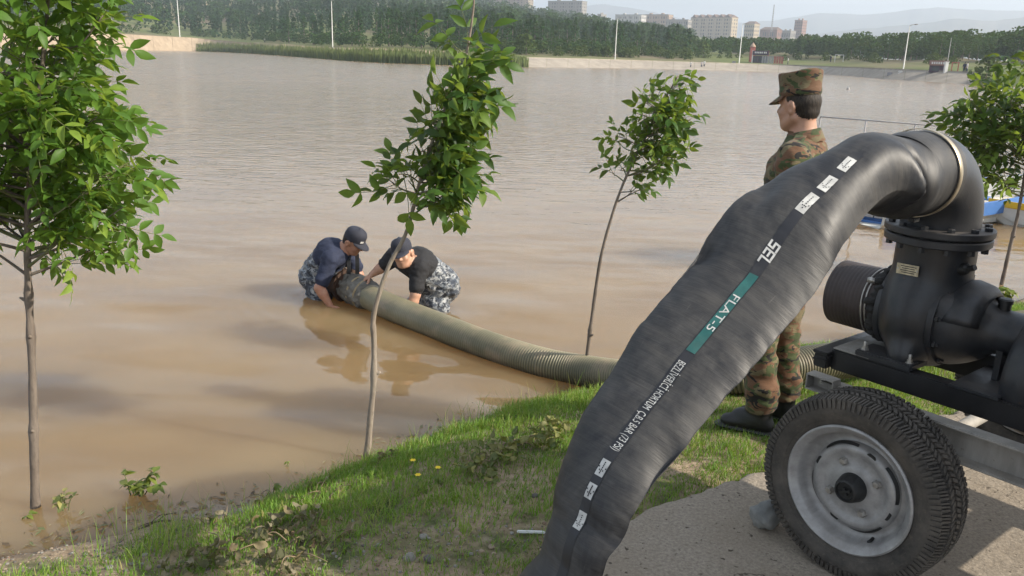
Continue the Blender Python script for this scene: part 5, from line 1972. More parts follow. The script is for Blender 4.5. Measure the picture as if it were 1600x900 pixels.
# tree behind the suction hose
b0 = on_z(912, 612, -0.08)
Yt = b0[1]
sapling('slim young tree in the water behind the ribbed hose', [b0, atl(916, 555), atl(925, 490), atl(938, 410), atl(955, 345), atl(975, 285), atl(1005, 220), atl(1035, 160), atl(1060, 118)], 0.0145, 0.0035,
        [(atl(1020, 210), (0.22, 0.22, 0.25)), (atl(1055, 165), (0.14, 0.16, 0.2)), (atl(970, 240), (0.11, 0.14, 0.2)), (atl(1000, 285), (0.12, 0.14, 0.13)), (atl(1008, 145), (0.06, 0.08, 0.13))], 60, 185, 'c', M_BARK, 13, GT, (0.2,))
# tree at the right edge
b0 = on_z(1562, 452, -0.05)
Yt = b0[1]
sapling('young tree at the right edge, by the moored boats', [b0, atl(1575, 400), atl(1592, 330), atl(1604, 250), atl(1612, 180), atl(1618, 90)], 0.021, 0.005,
        [(atl(1590, 190), (0.60, 0.5, 0.42)), (atl(1525, 195), (0.36, 0.36, 0.34)), (atl(1560, 250), (0.42, 0.4, 0.28)), (atl(1615, 130), (0.36, 0.36, 0.34)), (atl(1670, 210), (0.5, 0.5, 0.5))], 90, 430, 'd', M_BARK, 21, GT, (0.3,))
# ------------------------------------------------------------------ ground cover on the bank
def blades(P, L, Wd, lean, az, name, mat, curve=1.0):
    """grass: each blade three bent segments; P n x 3 roots"""
    n = len(P)
    d = np.stack([np.cos(az), np.sin(az), np.zeros(n)], 1)
    sd = np.stack([-np.sin(az + 0.6), np.cos(az + 0.6), np.zeros(n)], 1)
    V = np.zeros((n, 7, 3))
    for k_, (t, w) in enumerate(((0, 1.0), (0.4, 0.85), (0.75, 0.55))):
        c = P + d * (lean * L * (t ** 1.8) * curve)[:, None] + np.array([0, 0, 1]) * (L * (t - 0.28 * lean * t * t))[:, None]
        V[:, 2 * k_] = c - sd * (Wd * w / 2)[:, None]
        V[:, 2 * k_ + 1] = c + sd * (Wd * w / 2)[:, None]
    V[:, 6] = P + d * (lean * L * curve)[:, None] + np.array([0, 0, 1]) * (L * (1 - 0.28 * lean - 0.12 * lean ** 2))[:, None]
    b = np.arange(n)[:, None] * 7
    F = np.concatenate([b + np.array([[0, 1, 3]]), b + np.array([[0, 3, 2]]), b + np.array([[2, 3, 5]]), b + np.array([[2, 5, 4]]), b + np.array([[4, 5, 6]])])
    me = mesh_data(name, V.reshape(-1, 3), F, True, [mat])
    return me


def rnd_attr(me, vals, per):
    a = me.attributes.new('rnd', 'FLOAT', 'POINT')
    a.data.foreach_set('value', np.repeat(vals, per).astype(np.float32))


M_GRASS = foliage_mat('grass blade', [(0.045, 0.11, 0.013), (0.085, 0.195, 0.02), (0.135, 0.27, 0.03), (0.22, 0.33, 0.048), (0.36, 0.32, 0.12)], 0.4, 0.5, attr='rnd')


def grass_density(x, y):
    s = shore_s(x, y)
    a = apron_d(x, y)
    d = np.clip((s - 0.10) / 0.18, 0, 1) * (a < 0.0)
    d = d * np.where(x < -1.15, np.clip((s - 0.22 - 0.12 * np.clip(-1.15 - x, 0, 1)) / 0.2, 0.06, 1), 1)
    patch = fbm(x * 1.4, y * 1.4, seed=91, oct=3)
    d = d * np.clip(1.05 + 1.0 * patch, 0.4, 1)
    # worn, stony ground at the near left
    bare = 1.2 * np.exp(-(((x + 0.30) / 0.52) ** 2 + ((y - 2.93) / 0.24) ** 2)) + 1.0 * np.exp(-(((x + 1.75) / 0.45) ** 2 + ((y - 3.02) / 0.25) ** 2)) + 0.9 * np.exp(-(((x + 0.95) / 0.5) ** 2 + ((y - 2.75) / 0.2) ** 2)) + 0.8 * np.exp(-(((x - 0.1) / 0.3) ** 2 + ((y - 3.12) / 0.12) ** 2))
    bare = np.clip(bare * (1.1 + 0.8 * vnoise(x * 6, y * 6, seed=92)), 0, 1)
    return d * (1 - 0.72 * bare)


rg = np.random.default_rng(17)
n0 = 480000
gx = rg.uniform(-3.2, 4.8, n0); gy = rg.uniform(2.3, 8.2, n0)
keep = (rg.uniform(size=n0) < grass_density(gx, gy)) & (shore_s(gx, gy) < 3.0)
pp = project(np.stack([gx, gy, np.full(n0, 0.3)], 1))
keep &= (pp[:, 0] > -80) & (pp[:, 0] < 1680) & (pp[:, 1] < 960)
gx, gy = gx[keep], gy[keep]
n = len(gx)
tuft = fbm(gx * 7, gy * 7, seed=93, oct=2)
big = fbm(gx * 1.1, gy * 1.1, seed=94, oct=2)
L = (0.042 + 0.030 * tuft + 0.018 * big) * rg.uniform(0.6, 1.5, n)
L = np.clip(L, 0.012, 0.14) * (0.85 + 0.3 * np.exp(-((shore_s(gx, gy) - 0.35) / 0.25) ** 2))
rv = np.clip(0.42 + 0.25 * tuft + 0.22 * big + rg.normal(0, 0.16, n), 0, 0.9)
rv = np.where(rg.uniform(size=n) < 0.045, 1.0, rv)
P = np.stack([gx, gy, bank_z(gx, gy) - 0.004], 1)
gme = blades(P, L, rg.uniform(0.0025, 0.0052, n), rg.uniform(0.15, 0.95, n), rg.uniform(0, 6.283, n), 'grass', M_GRASS)
rnd_attr(gme, rv, 7)
grass = obj('grass', gme)
tag(grass, 'short bright green grass covering the bank between water and concrete', 'grass', kind='stuff')
# taller pale stems with seed heads by the water
tx = np.concatenate([rg.normal(-1.55, 0.12, 40), rg.uniform(-1.9, 1.2, 130), rg.normal(-0.2, 0.3, 50)])
ty = np.interp(tx, SHX, SHY) - rg.uniform(0.12, 0.5, len(tx))
P = np.stack([tx, ty, bank_z(tx, ty) - 0.004], 1)
sme_ = blades(P, rg.uniform(0.10, 0.22, len(tx)), np.full(len(tx), 0.0028), rg.uniform(0.1, 0.6, len(tx)), rg.uniform(0, 6.283, len(tx)), 'grass_stems', M_GRASS)
rnd_attr(sme_, np.where(rg.uniform(size=len(tx)) < 0.5, 0.95, 0.6), 7)
tag(obj('tall_grass', sme_), 'thin tall grass stems along the waterline', 'grass', kind='stuff')

# --- gravel and small stones
M_GRAV = [simple_mat('pebble %s' % k_, c, 0.85, var=0.3, scale=20, bmp=0.3, dirt=(0.2, 0.15, 0.11), dirt_amt=0.4) for k_, c in (('grey', (0.21, 0.2, 0.18)), ('tan', (0.26, 0.205, 0.145)), ('dark', (0.11, 0.10, 0.09)), ('red', (0.16, 0.105, 0.072)))]
bases = []
for k_ in range(6):
    me = rock_me('pebble', (1, 0.8, 0.55), 40 + k_, M_GRAV[0], 1, 0.3)
    V = np.array([v.co[:] for v in me.vertices]); F = np.array([list(p.vertices) for p in me.polygons])
    bases.append((V, F))
npb = 4200
px_ = np.concatenate([rg.normal(-0.3, 0.4, 700), rg.normal(-1.75, 0.4, 1100), rg.normal(-0.95, 0.5, 500), rg.uniform(-2.6, 1.2, 700)])
py_ = np.concatenate([rg.normal(2.93, 0.16, 700), rg.normal(2.98, 0.17, 1100), rg.normal(2.75, 0.18, 500), np.zeros(700)])
py_[-700:] = np.interp(px_[-700:], SHX, SHY) - rg.uniform(-0.02, 0.22, 700)
ok = (apron_d(px_, py_) < -0.02) & (shore_s(px_, py_) > -0.05)
px_, py_ = px_[ok], py_[ok]
VV, FF, MI = [], [], []
o_ = 0
for k_ in range(len(px_)):
    V, F = bases[k_ % 6]
    s = 0.0025 + 0.011 * rg.uniform() ** 4
    a = rg.uniform(0, 6.28)
    VV.append((V * s) @ rz(a).T + np.array([px_[k_], py_[k_], float(0)])); FF.append(F + o_); MI += [int(rg.integers(0, 4))] * len(F)
    o_ += len(V)
VV = np.concatenate(VV)
cz = np.repeat(bank_z(px_, py_), len(bases[0][0]))
VV[:, 2] += cz + 0.001
gr = obj('gravel', mesh_data('gravel', VV, np.concatenate(FF), True, M_GRAV, MI))
tag(gr, 'loose grey and tan gravel on the bare patches of the bank', 'gravel', kind='stuff')
STONES = [(663, 840, .022, 0, 'round grey stone on the bare earth, topmost of a small cluster'), (640, 872, .034, 0, 'flat blue grey stone in the bare earth, left of a pair'), (672, 876, .032, 2, 'flat dark grey stone in the bare earth, right of a pair'), (683, 846, .012, 1, 'small pale stone beside the round grey stone'),
          (592, 852, .014, 0, 'small whitish stone left of the stone cluster'), (752, 862, .014, 1, 'tan stone between the stone cluster and the black hose'), (768, 855, .018, 1, 'broken tan stone near the foot of the black hose'), (735, 866, .013, 0, 'pale pebble sized stone on the trodden earth'), (548, 893, .018, 1, 'tan stone at the bottom edge of the picture'),
          (136, 864, .015, 1, 'pale tan stone on the reddish earth near the left tree'), (226, 868, .016, 0, 'white grey stone in the sparse grass at lower left'), (232, 888, .020, 1, 'broad tan stone at the lower left edge'), (170, 888, .018, 0, 'grey stone among gravel at the lower left'), (196, 893, .014, 2, 'dark grey stone among gravel at the lower left'),
          (374, 798, .016, 0, 'pale grey stone in the grass by the waterline'), (652, 697, .018, 0, 'grey stone in the grass right of the crooked tree'), (510, 752, .014, 2, 'dark stone near the foot of the crooked tree'), (836, 775, .02, 2, 'dark flat stone in the grass beside the black hose')]
for k_, (px, py, s, mi, lab) in enumerate(STONES):
    p = on_z(px, py, 0.25)
    for _ in range(4): p = on_z(px, py, float(bank_z(p[0], p[1])))
    me = rock_me('stone', (s, s * 0.8, s * 0.55), 70 + k_, M_GRAV[mi], 2, 0.3)
    o = obj('stone', me, loc=(p[0], p[1], p[2] + s * 0.12), rot=(0.2 * math.sin(k_), 0.2 * math.cos(k_), k_ * 1.3))
    tag(o, lab, 'stone', 'loose stones on the bank')

# --- heaps of wilted weeds
M_WILT = foliage_mat('wilted leaf', [(0.15, 0.105, 0.055), (0.22, 0.175, 0.10), (0.11, 0.10, 0.05), (0.07, 0.075, 0.03), (0.28, 0.24, 0.16), (0.12, 0.065, 0.035)], 0.18, 0.75)
M_WILTY = foliage_mat('yellowing leaf', [(0.24, 0.22, 0.06), (0.12, 0.15, 0.045), (0.08, 0.11, 0.035), (0.34, 0.31, 0.11), (0.17, 0.17, 0.07)], 0.25, 0.65)
M_STALK = simple_mat('dry stalk', (0.19, 0.14, 0.085), 0.85, var=0.3, scale=20)


def crumpled_leaf(seed, mat):
    rg_ = np.random.default_rng(seed)
    nu, nv = 6, 5
    V = []
    cu, cv = rg_.uniform(1.2, 3.2), rg_.uniform(-2, 2)
    for i_ in range(nu):
        for j_ in range(nv):
            u, v = i_ / (nu - 1), j_ / (nv - 1) - 0.5
            w = math.sin(math.pi * min(1, 0.08 + u * 0.92)) ** 0.75
            x, y = u, v * 0.55 * w
            z = 0.10 * math.sin(cu * u * 2 + seed) + 0.35 * abs(y) * (1 + math.sin(3 * u + seed)) + 0.05 * rg_.normal()
            a = cv * u * 0.8
            V.append((x * math.cos(0.5 * u * cu * 0.4), y * math.cos(a) - z * math.sin(a), y * math.sin(a) + z * math.cos(a)))
    F = [(i_ * nv + j_, i_ * nv + j_ + 1, (i_ + 1) * nv + j_ + 1, (i_ + 1) * nv + j_) for i_ in range(nu - 1) for j_ in range(nv - 1)]
    return mesh_data('leaf', V, F, True, [mat])


CRUMP = [crumpled_leaf(500 + k_, M_WILT) for k_ in range(7)]
CRUMPY = [crumpled_leaf(520 + k_, M_WILTY) for k_ in range(7)]


def weed_heap(pts, n, size, lib, label, seed, hgt=0.06, stalks=8):
    rg_ = np.random.default_rng(seed)
    W = []
    for (px, py, r) in pts:
        p = on_z(px, py, 0.28)
        for _ in range(4): p = on_z(px, py, float(ground_z(p[0], p[1])))
        W.append((p, r))
    base = W[0][0]
    root = empty('wilted_weeds', base, label=label, cat='weeds', group='heaps of pulled wilted weeds')
    for k_ in range(n):
        c, r = W[k_ % len(W)]
        x, y = c[:2] + rg_.normal(size=2) * r * 0.6
        z = float(ground_z(x, y)) + hgt * rg_.uniform() * math.exp(-((x - c[0]) ** 2 + (y - c[1]) ** 2) / (r * r))
        s = size * rg_.uniform(0.6, 1.35)
        o = obj('leaf', lib[int(rg_.integers(0, 7))], root, loc=(x - base[0], y - base[1], z - base[2] + 0.012), rot=(rg_.uniform(-0.9, 0.9), rg_.uniform(-0.9, 0.9), rg_.uniform(0, 6.28)), scale=s)
    for k_ in range(stalks):
        c, r = W[k_ % len(W)]
        x, y = c[:2] + rg_.normal(size=2) * r * 0.6
        z = float(ground_z(x, y)) + 0.015
        a = rg_.uniform(0, 6.28); l = rg_.uniform(0.06, 0.18)
        p0 = np.array([x, y, z]) - base
        mb = MB(); mb.tube(spline([p0, p0 + np.array([math.cos(a) * l / 2, math.sin(a) * l / 2, 0.03]), p0 + np.array([math.cos(a + .3) * l, math.sin(a + .3) * l, 0.01])], 8), np.linspace(0.003, 0.0015, 8), 6)
        mb.build('stalk', M_STALK, root, smooth=True)
    return root


weed_heap([(745, 745, .09), (765, 720, .10), (810, 708, .10), (850, 695, .10), (865, 680, .08)], 190, 0.046, CRUMPY, 'heap of yellowing weeds on the grass left of the black hose', 31, 0.11, 12)
weed_heap([(345, 872, .14), (420, 845, .13), (470, 815, .11), (500, 850, .12), (440, 885, .14), (300, 890, .12)], 200, 0.046, CRUMP, 'long heap of brown wilted weeds in the lower left foreground', 32, 0.07, 16)
weed_heap([(425, 775, .06), (460, 785, .08), (500, 760, .06)], 45, 0.042, CRUMP, 'thin line of dead weeds between crooked tree and the waterline', 33, 0.03, 6)
weed_heap([(345, 812, .03), (330, 820, .03)], 12, 0.04, CRUMP, 'small tuft of pale curled leaves in the grass by the water', 34, 0.03, 2)
weed_heap([(612, 715, .05), (600, 722, .04)], 18, 0.04, CRUMP, 'few brown leaves beside the foot of the crooked tree', 35, 0.02, 3)


# --- plants standing in the shallow water
def water_plant(px, py, label, n, size, spread, h, mat, seed, lean=(0.0, 0.0)):
    rg_ = np.random.default_rng(seed)
    p = on_z(px, py, 0.0)
    root = empty('water_plant', p, label=label, cat='plant', group='plants half drowned at the waterline')
    lib = [mesh_data('leaf', *leaflet(1.0, 0.62, 0.35 + 0.12 * k_, 0.25), True, [mat]) for k_ in range(3)]
    k_ = 0
    while k_ < n:
        a = rg_.uniform(0, 6.28); r = spread * rg_.uniform(0.15, 1)
        tip = np.array([math.cos(a) * r + lean[0], math.sin(a) * r * 0.6 + lean[1], h * rg_.uniform(0.45, 1.1)])
        mb = MB(); B = spline([np.array([tip[0] * 0.15, tip[1] * 0.15, -0.06]), tip * np.array([0.6, 0.6, 0.65]), tip], 8); mb.tube(B, np.linspace(0.0035, 0.0015, 8), 6); mb.build('stem', M_TWIG, root, smooth=True)
        for q in range(5):
            b_ = B[int(rg_.integers(3, 8))]
            obj('leaf', lib[q % 3], root, loc=b_, rot=(rg_.uniform(-0.6, 0.6), rg_.uniform(-0.7, 0.5), rg_.uniform(0, 6.28)), scale=size * rg_.uniform(0.6, 1.25))
            k_ += 1
    return root


M_WPL = foliage_mat('bright shoot leaf', [(0.09, 0.14, 0.03), (0.14, 0.2, 0.035), (0.22, 0.27, 0.05), (0.14, 0.16, 0.07)], 0.4, 0.5)
water_plant(208, 776, 'bright leafy weed half drowned near the bank, right of the left tree', 46, 0.055, 0.13, 0.14, M_WPL, 41, (0.04, 0.02))
water_plant(100, 800, 'small drooping weed in the water beside the left tree trunk', 24, 0.042, 0.07, 0.10, M_WILTY, 42)
water_plant(44, 812, 'green sprig at the left side of the left tree trunk', 6, 0.035, 0.03, 0.05, M_WPL, 43)
water_plant(426, 775, 'little green shoot at the edge of the water', 8, 0.035, 0.03, 0.06, M_WPL, 44)
water_plant(451, 728, 'single yellow green leaf tip standing out of the water', 5, 0.022, 0.008, 0.028, M_WPL, 45)
water_plant(1573, 470, 'fresh green shoots at the foot of the right tree', 20, 0.10, 0.14, 0.16, M_WPL, 46)
water_plant(491, 688, 'pale drowned sprig just breaking the water', 5, 0.03, 0.03, 0.012, M_WPL, 47)

# --- yellow flowers
M_PETAL = simple_mat('yellow petal', (0.72, 0.52, 0.01), 0.5, var=0.1, scale=40)
for px, py, lab in ((645, 738, 'yellow flower, upper left of three in the grass'), (653, 762, 'yellow flower, lowest of three in the grass'), (684, 750, 'yellow flower, rightmost of three in the grass')):
    p = on_z(px, py, 0.27)
    for _ in range(4): p = on_z(px, py + 8, float(bank_z(p[0], p[1])))
    root = empty('flower', p, label=lab, cat='flower', group='yellow flowers in the grass')
    mb = MB(); mb.tube([(0, 0, 0), (0.004, 0, 0.05), (0.0, 0.004, 0.085)], 0.0016, 5); mb.build('stem', M_TWIG, root, smooth=True)
    for k_ in range(6):
        V, F = leaflet(0.017, 0.014, 0.2, 0.3)
        R = rz(k_ * math.pi / 3) @ ry(-0.5)
        obj('petal', mesh_data('petal', V @ R.T, F, True, [M_PETAL]), root, loc=(0, 0.004, 0.085))
    for k_ in range(4):
        V, F = leaflet(0.035, 0.016, 0.4, 0.3)
        obj('leaf', mesh_data('leaf', V @ rz(k_ * 1.7).T, F, True, [M_WPL]), root, loc=(0.003, 0, 0.02 + 0.012 * k_))

# --- white plastic strip by the hose, driftwood at the waterline
p = on_z(822, 834, 0.33)
mb = MB(); mb.box((0, 0, 0), (0.115, 0.016, 0.008), R=rz(0.03) @ ry(0.02), bevel=0.003); mb.box((0, 0, 0.0044), (0.11, 0.008, 0.0016), R=rz(0.03) @ ry(0.02))
o = mb.build('plastic_strip', simple_mat('white plastic', (0.55, 0.57, 0.56), 0.5, var=0.1, dirt=(0.25, 0.22, 0.18), dirt_amt=0.4), loc=(p[0] + 0.02, p[1], float(bank_z(p[0], p[1])) + 0.012))
tag(o, 'white plastic strip lying in the grass beside the black hose', 'plastic strip')
M_DRIFT = bark_mat('wet dark twig', (0.05, 0.035, 0.025), (0.10, 0.075, 0.05), 30)
for (a, b_, r, lab) in (((215, 818), (272, 812), 0.006, 'dark wet twig at the waterline below the drowned weed'), ((268, 822), (205, 838), 0.004, 'thin bent twig on the mud right of the left tree'), ((508, 838), (535, 806), 0.005, 'bare grey twig leaning on the weed heap')):
    q0, q1 = on_z(*a, 0.05), on_z(*b_, 0.05)
    for q in (q0, q1): q[2] = max(float(bank_z(q[0], q[1])), 0.0) + 0.008
    md = (q0 + q1) / 2 + np.array([0, 0.01, 0.012])
    mb = MB(); mb.tube(spline([np.zeros(3), md - q0, q1 - q0], 10), np.linspace(r, r * 0.5, 10), 7); mb.tube(spline([md - q0, md - q0 + np.array([0.03, 0.03, 0.02]), md - q0 + np.array([0.07, 0.05, 0.015])], 6), np.linspace(r * 0.6, r * 0.3, 6), 6)
    o = mb.build('twig', M_DRIFT, loc=q0, smooth=True)
    tag(o, lab, 'twig', 'twigs washed up on the bank')

# --- bits of leaf and straw drifting along the waterline
rg = np.random.default_rng(77)
nd = 420
dx = np.concatenate([rg.uniform(-2.3, 1.0, 300), rg.uniform(-2.6, -1.3, 120)])
dy = np.interp(dx, SHX, SHY) + np.abs(rg.normal(0.03, 0.10, nd)) + 0.01
tall = dict()
V_, F_, R_ = [], [], []
for k_ in range(nd):
    a = rg.uniform(0, 6.28); l = rg.uniform(0.006, 0.03); w = l * rg.uniform(0.12, 0.5)
    c_, s_ = math.cos(a), math.sin(a)
    z = float(wave_z(np.array([dx[k_]]), np.array([dy[k_]]))[0]) + 0.003
    q = [(-l, 0, 0), (0, -w, 0.002), (l, 0, 0.001), (0, w, 0.003)]
    b_ = len(V_)
    V_ += [(dx[k_] + c_ * x - s_ * y, dy[k_] + s_ * x + c_ * y, z + zz) for x, y, zz in q]
    F_.append((b_, b_ + 1, b_ + 2, b_ + 3))
dme = mesh_data('floating_debris', V_, F_, False, [foliage_mat('drift litter', [(0.06, 0.04, 0.025), (0.14, 0.10, 0.06), (0.20, 0.17, 0.10), (0.10, 0.12, 0.05)], 0.1, 0.8, attr='rnd')])
rnd_attr(dme, rg.uniform(0, 1, nd), 4)
tag(obj('floating_debris', dme), 'scraps of leaf and straw drifting along the waterline', 'debris', kind='stuff')
# ------------------------------------------------------------------ far shore: reeds, wood, buildings, lamps, people
def hor_y(px): return 86 + (px - 811) * 24 / 807.0
def far_pt(px, d, z): x, y = far_xy(px, d); return np.array([float(x), float(y), z])
def z_at(px, py, d): return 2.2 + (hor_y(px) - py) / 1397.0 * d


M_REED = foliage_mat('reed', [(0.075, 0.105, 0.03), (0.10, 0.14, 0.038), (0.14, 0.17, 0.05), (0.19, 0.18, 0.075)], 0.2, 0.7, attr='rnd')
rg = np.random.default_rng(5)
n = 9000
rp = rg.uniform(306, 826, n); rd = np.interp(rp, PXK, DSH) + rg.uniform(-4, 2.5, n)
X, Y = far_xy(rp, rd)
Z = np.maximum(far_z(rp, rd), -0.3)
Hh = (2.55 + 0.4 * fbm(rp / 30.0, rd / 8.0, seed=3)) * rg.uniform(0.8, 1.12, n) * np.interp(rp, [306, 330, 560, 800, 826], [0.75, 1.15, 1.0, 0.95, 0.6])
rme = blades(np.stack([X, Y, Z], 1), Hh, rg.uniform(0.12, 0.34, n), rg.uniform(0.02, 0.2, n), rg.uniform(0, 6.28, n), 'reeds', M_REED)
rnd_attr(rme, np.clip(rg.normal(0.4, 0.25, n), 0, 1), 7)
tag(obj('reeds', rme), 'long belt of green reeds along the far shore', 'reeds', kind='stuff')


def crown_clumps(rg_, n, shape, size):
    """leaf clumps through the crown: small bent quads; shape(t, a) -> radius at height t"""
    t = rg_.uniform(0.02, 1, n) ** 0.9
    a = rg_.uniform(0, 6.283, n)
    r = np.array([shape(q, b) for q, b in zip(t, a)]) * np.sqrt(rg_.uniform(0.25, 1.0, n))
    C = np.stack([r * np.cos(a), r * np.sin(a), t], 1)
    V = np.zeros((n, 4, 3))
    for k_ in range(n):
        u = rg_.normal(size=3); u /= np.linalg.norm(u)
        w = np.cross(u, rg_.normal(size=3)); w /= np.linalg.norm(w)
        s = size * rg_.uniform(0.6, 1.3)
        V[k_] = [C[k_] - u * s, C[k_] + w * s * 0.7, C[k_] + u * s, C[k_] - w * s * 0.8 + np.cross(u, w) * s * 0.5]
    F = np.arange(n)[:, None] * 4 + np.array([[0, 1, 2, 3]])
    return V.reshape(-1, 3), F


def far_tree_raw(kind, seed):
    rg_ = np.random.default_rng(seed)
    if kind == 'conifer':
        sh = lambda t, a: 0.155 * (1 - t) ** 0.7 * min(1, t * 7 + 0.25) * (1 + 0.25 * math.sin(5 * a + seed) + 0.2 * math.sin(t * 30))
        V, F = crown_clumps(rg_, 210, sh, 0.036)
        V[:, 2] = 0.02 + 0.94 * V[:, 2]
    elif kind == 'broad':
        sh = lambda t, a: 0.36 * math.sqrt(max(0, 1 - (2 * (t * 0.95) - 1) ** 2)) * (1 + 0.22 * math.sin(3 * a + seed) + 0.18 * math.sin(5 * a + 9 * t))
        V, F = crown_clumps(rg_, 400, sh, 0.044)
        V[:, 2] = 0.15 + 0.85 * V[:, 2]
    else:
        sh = lambda t, a: 0.55 * math.sqrt(max(0, 1 - t ** 2)) * (1 + 0.2 * math.sin(4 * a + seed))
        V, F = crown_clumps(rg_, 300, sh, 0.075)
    mb = MB(); mb.tube([(0, 0, -0.03), (0.005, 0, 0.3), (0, 0.01, 0.75)], [0.022, 0.016, 0.005], 5)
    return V, F, np.concatenate(mb.v), mb.f


def fol_far(name, cols): return foliage_mat(name, cols, 0.12, 0.9, spec=0.1)
M_CON = fol_far('conifer foliage', [(0.020, 0.052, 0.018), (0.030, 0.072, 0.022), (0.044, 0.094, 0.026), (0.026, 0.064, 0.028)])
M_BRO = fol_far('broadleaf foliage', [(0.032, 0.07, 0.018), (0.05, 0.10, 0.024), (0.038, 0.076, 0.026)])
M_LGT = fol_far('light bush foliage', [(0.06, 0.095, 0.025), (0.085, 0.12, 0.035)])
RAW = {k_: [far_tree_raw(k_, 600 + 10 * i_ + len(k_)) for i_ in range(5)] for k_ in ('conifer', 'broad', 'bush')}
MATK = {'conifer': M_CON, 'broad': M_BRO, 'bush': M_LGT}


def tree_me(kind, i_):
    V, F, TV, TF = RAW[kind][i_]
    fs = [tuple(f) for f in F] + [tuple(q + len(V) for q in f) for f in TF]
    return mesh_data(kind, np.concatenate([V, TV]), fs, False, [MATK[kind], M_BARK], [0] * len(F) + [1] * len(TF))


TME = {k_: [tree_me(k_, i_) for i_ in range(5)] for k_ in RAW}
cands = []
def scatter(kind, n, p0, p1, s0, s1, h0, h1, wfn=None):
    for _ in range(n):
        px = rg.uniform(p0, p1)
        D = np.interp(px, PXK, DSH)
        d = D + s0 + (s1 - s0) * rg.uniform() ** 1.35
        if wfn is not None and rg.uniform() > wfn(px, d - D): continue
        cands.append((kind, px, d, rg.uniform(h0, h1)))


scatter('conifer', 900, 300, 1075, 42, 520, 6.5, 9.5)
scatter('conifer', 260, -60, 330, 75, 520, 6.5, 10)
scatter('broad', 160, -60, 420, 80, 560, 7, 11)
scatter('broad', 90, 700, 1080, 120, 600, 7, 11)
scatter('broad', 150, 1060, 1270, 62, 190, 4.2, 5.8)
scatter('broad', 230, 1250, 1680, 62, 200, 5.0, 7.0)
scatter('conifer', 40, 1040, 1330, 150, 330, 4.5, 6.0)
scatter('broad', 130, 1260, 1700, 150, 420, 6, 8.5)
scatter('broad', 170, 300, 1090, 30, 62, 2.2, 3.8)
scatter('bush', 40, 860, 1080, 24, 44, 1.6, 3.0)
scatter('bush', 14, 170, 330, 40, 70, 2.2, 3.6)
scatter('bush', 22, 560, 860, 32, 46, 1.6, 3.0)
scatter('bush', 30, 1090, 1500, 40, 62, 1.2, 2.2)
scatter('conifer', 1500, 120, 1070, 150, 660, 7, 10)
scatter('broad', 350, -60, 1080, 250, 660, 7, 11)
cands += [('bush', 822, 196.0, 4.6), ('bush', 815, 199.0, 4.2), ('bush', 1010, 250, 3.6), ('bush', 1098, 258, 4.5), ('bush', 1070, 262, 4.2)]
cands.sort(key=lambda c: -c[3] / c[2])
LBL = {'conifer': ('conifer_tree', 'dark conifer across the lake', 'trees of the far wood'), 'broad': ('broadleaf_tree', 'round leafy tree across the lake', 'leafy trees on the far shore'), 'bush': ('bush', 'pale green bush across the lake', 'bushes on the far shore')}
ZONES = [(140, 'seen through the left tree'), (290, 'left of the first lamp post'), (400, 'above the left end of the reeds'), (520, 'above the reeds, left of the lamp post'), (640, 'above the middle of the reeds'), (790, 'behind the crooked tree'), (880, 'above the right end of the reeds'), (960, 'left of the middle lamp post'), (1060, 'behind the slim middle tree'), (1150, 'left of the plum kiosk'), (1230, 'behind the plum kiosk'), (1330, 'beyond the soldier\'s cap'), (1415, 'left of the round-lamp post'), (1500, 'behind the low kiosk'), (9999, 'above the willow bush at the right')]
cnt = {'conifer': 0, 'broad': 0, 'bush': 0}
def thin(V, F):
    """fewer, larger clumps for the trees deep in the wood"""
    Q = V.reshape(-1, 4, 3)[::4]
    c_ = Q.mean(1, keepdims=True)
    return (c_ + (Q - c_) * 1.85).reshape(-1, 3), np.arange(len(Q))[:, None] * 4 + np.array([[0, 1, 2, 3]])


THIN = {k_: [thin(q[0], q[1]) for q in RAW[k_]] for k_ in RAW}
restV, restF, restM = [], [], []
ro = 0
for kind, px, d, h in cands:
    z = float(far_z(px, d))
    p = far_pt(px, d, z)
    i_ = int(rg.integers(0, 5)); a = rg.uniform(0, 6.28); wsc = rg.uniform(0.85, 1.25)
    if cnt[kind] < {'conifer': 130, 'broad': 90, 'bush': 46}[kind]:
        cnt[kind] += 1
        o = obj(LBL[kind][0], TME[kind][i_], loc=p, rot=(0, 0, a), scale=(h * wsc, h * wsc, h))
        zn = next(t for lim, t in ZONES if px < lim)
        tag(o, LBL[kind][1] + ' ' + zn, 'tree' if kind != 'bush' else 'bush', LBL[kind][2])
    else:
        V, F = THIN[kind][i_]
        restV.append((V * np.array([h * wsc, h * wsc, h])) @ rz(a).T + p); restF.append(F + ro); restM += [{'conifer': 0, 'broad': 1, 'bush': 2}[kind]] * len(F)
        ro += len(V)
wo = obj('far_wood', mesh_data('far_wood', np.concatenate(restV), np.concatenate(restF), False, [M_CON, M_BRO, M_LGT], restM))
tag(wo, 'dense dark wood covering the hillside behind the far shore', 'wood', kind='stuff')
p = far_pt(1543, 141, 0.1)
o = obj('willow_bush', TME['bush'][2], loc=p, scale=(4.0, 4.0, 3.9)); tag(o, 'large round grey green bush at the end of the right embankment', 'bush')


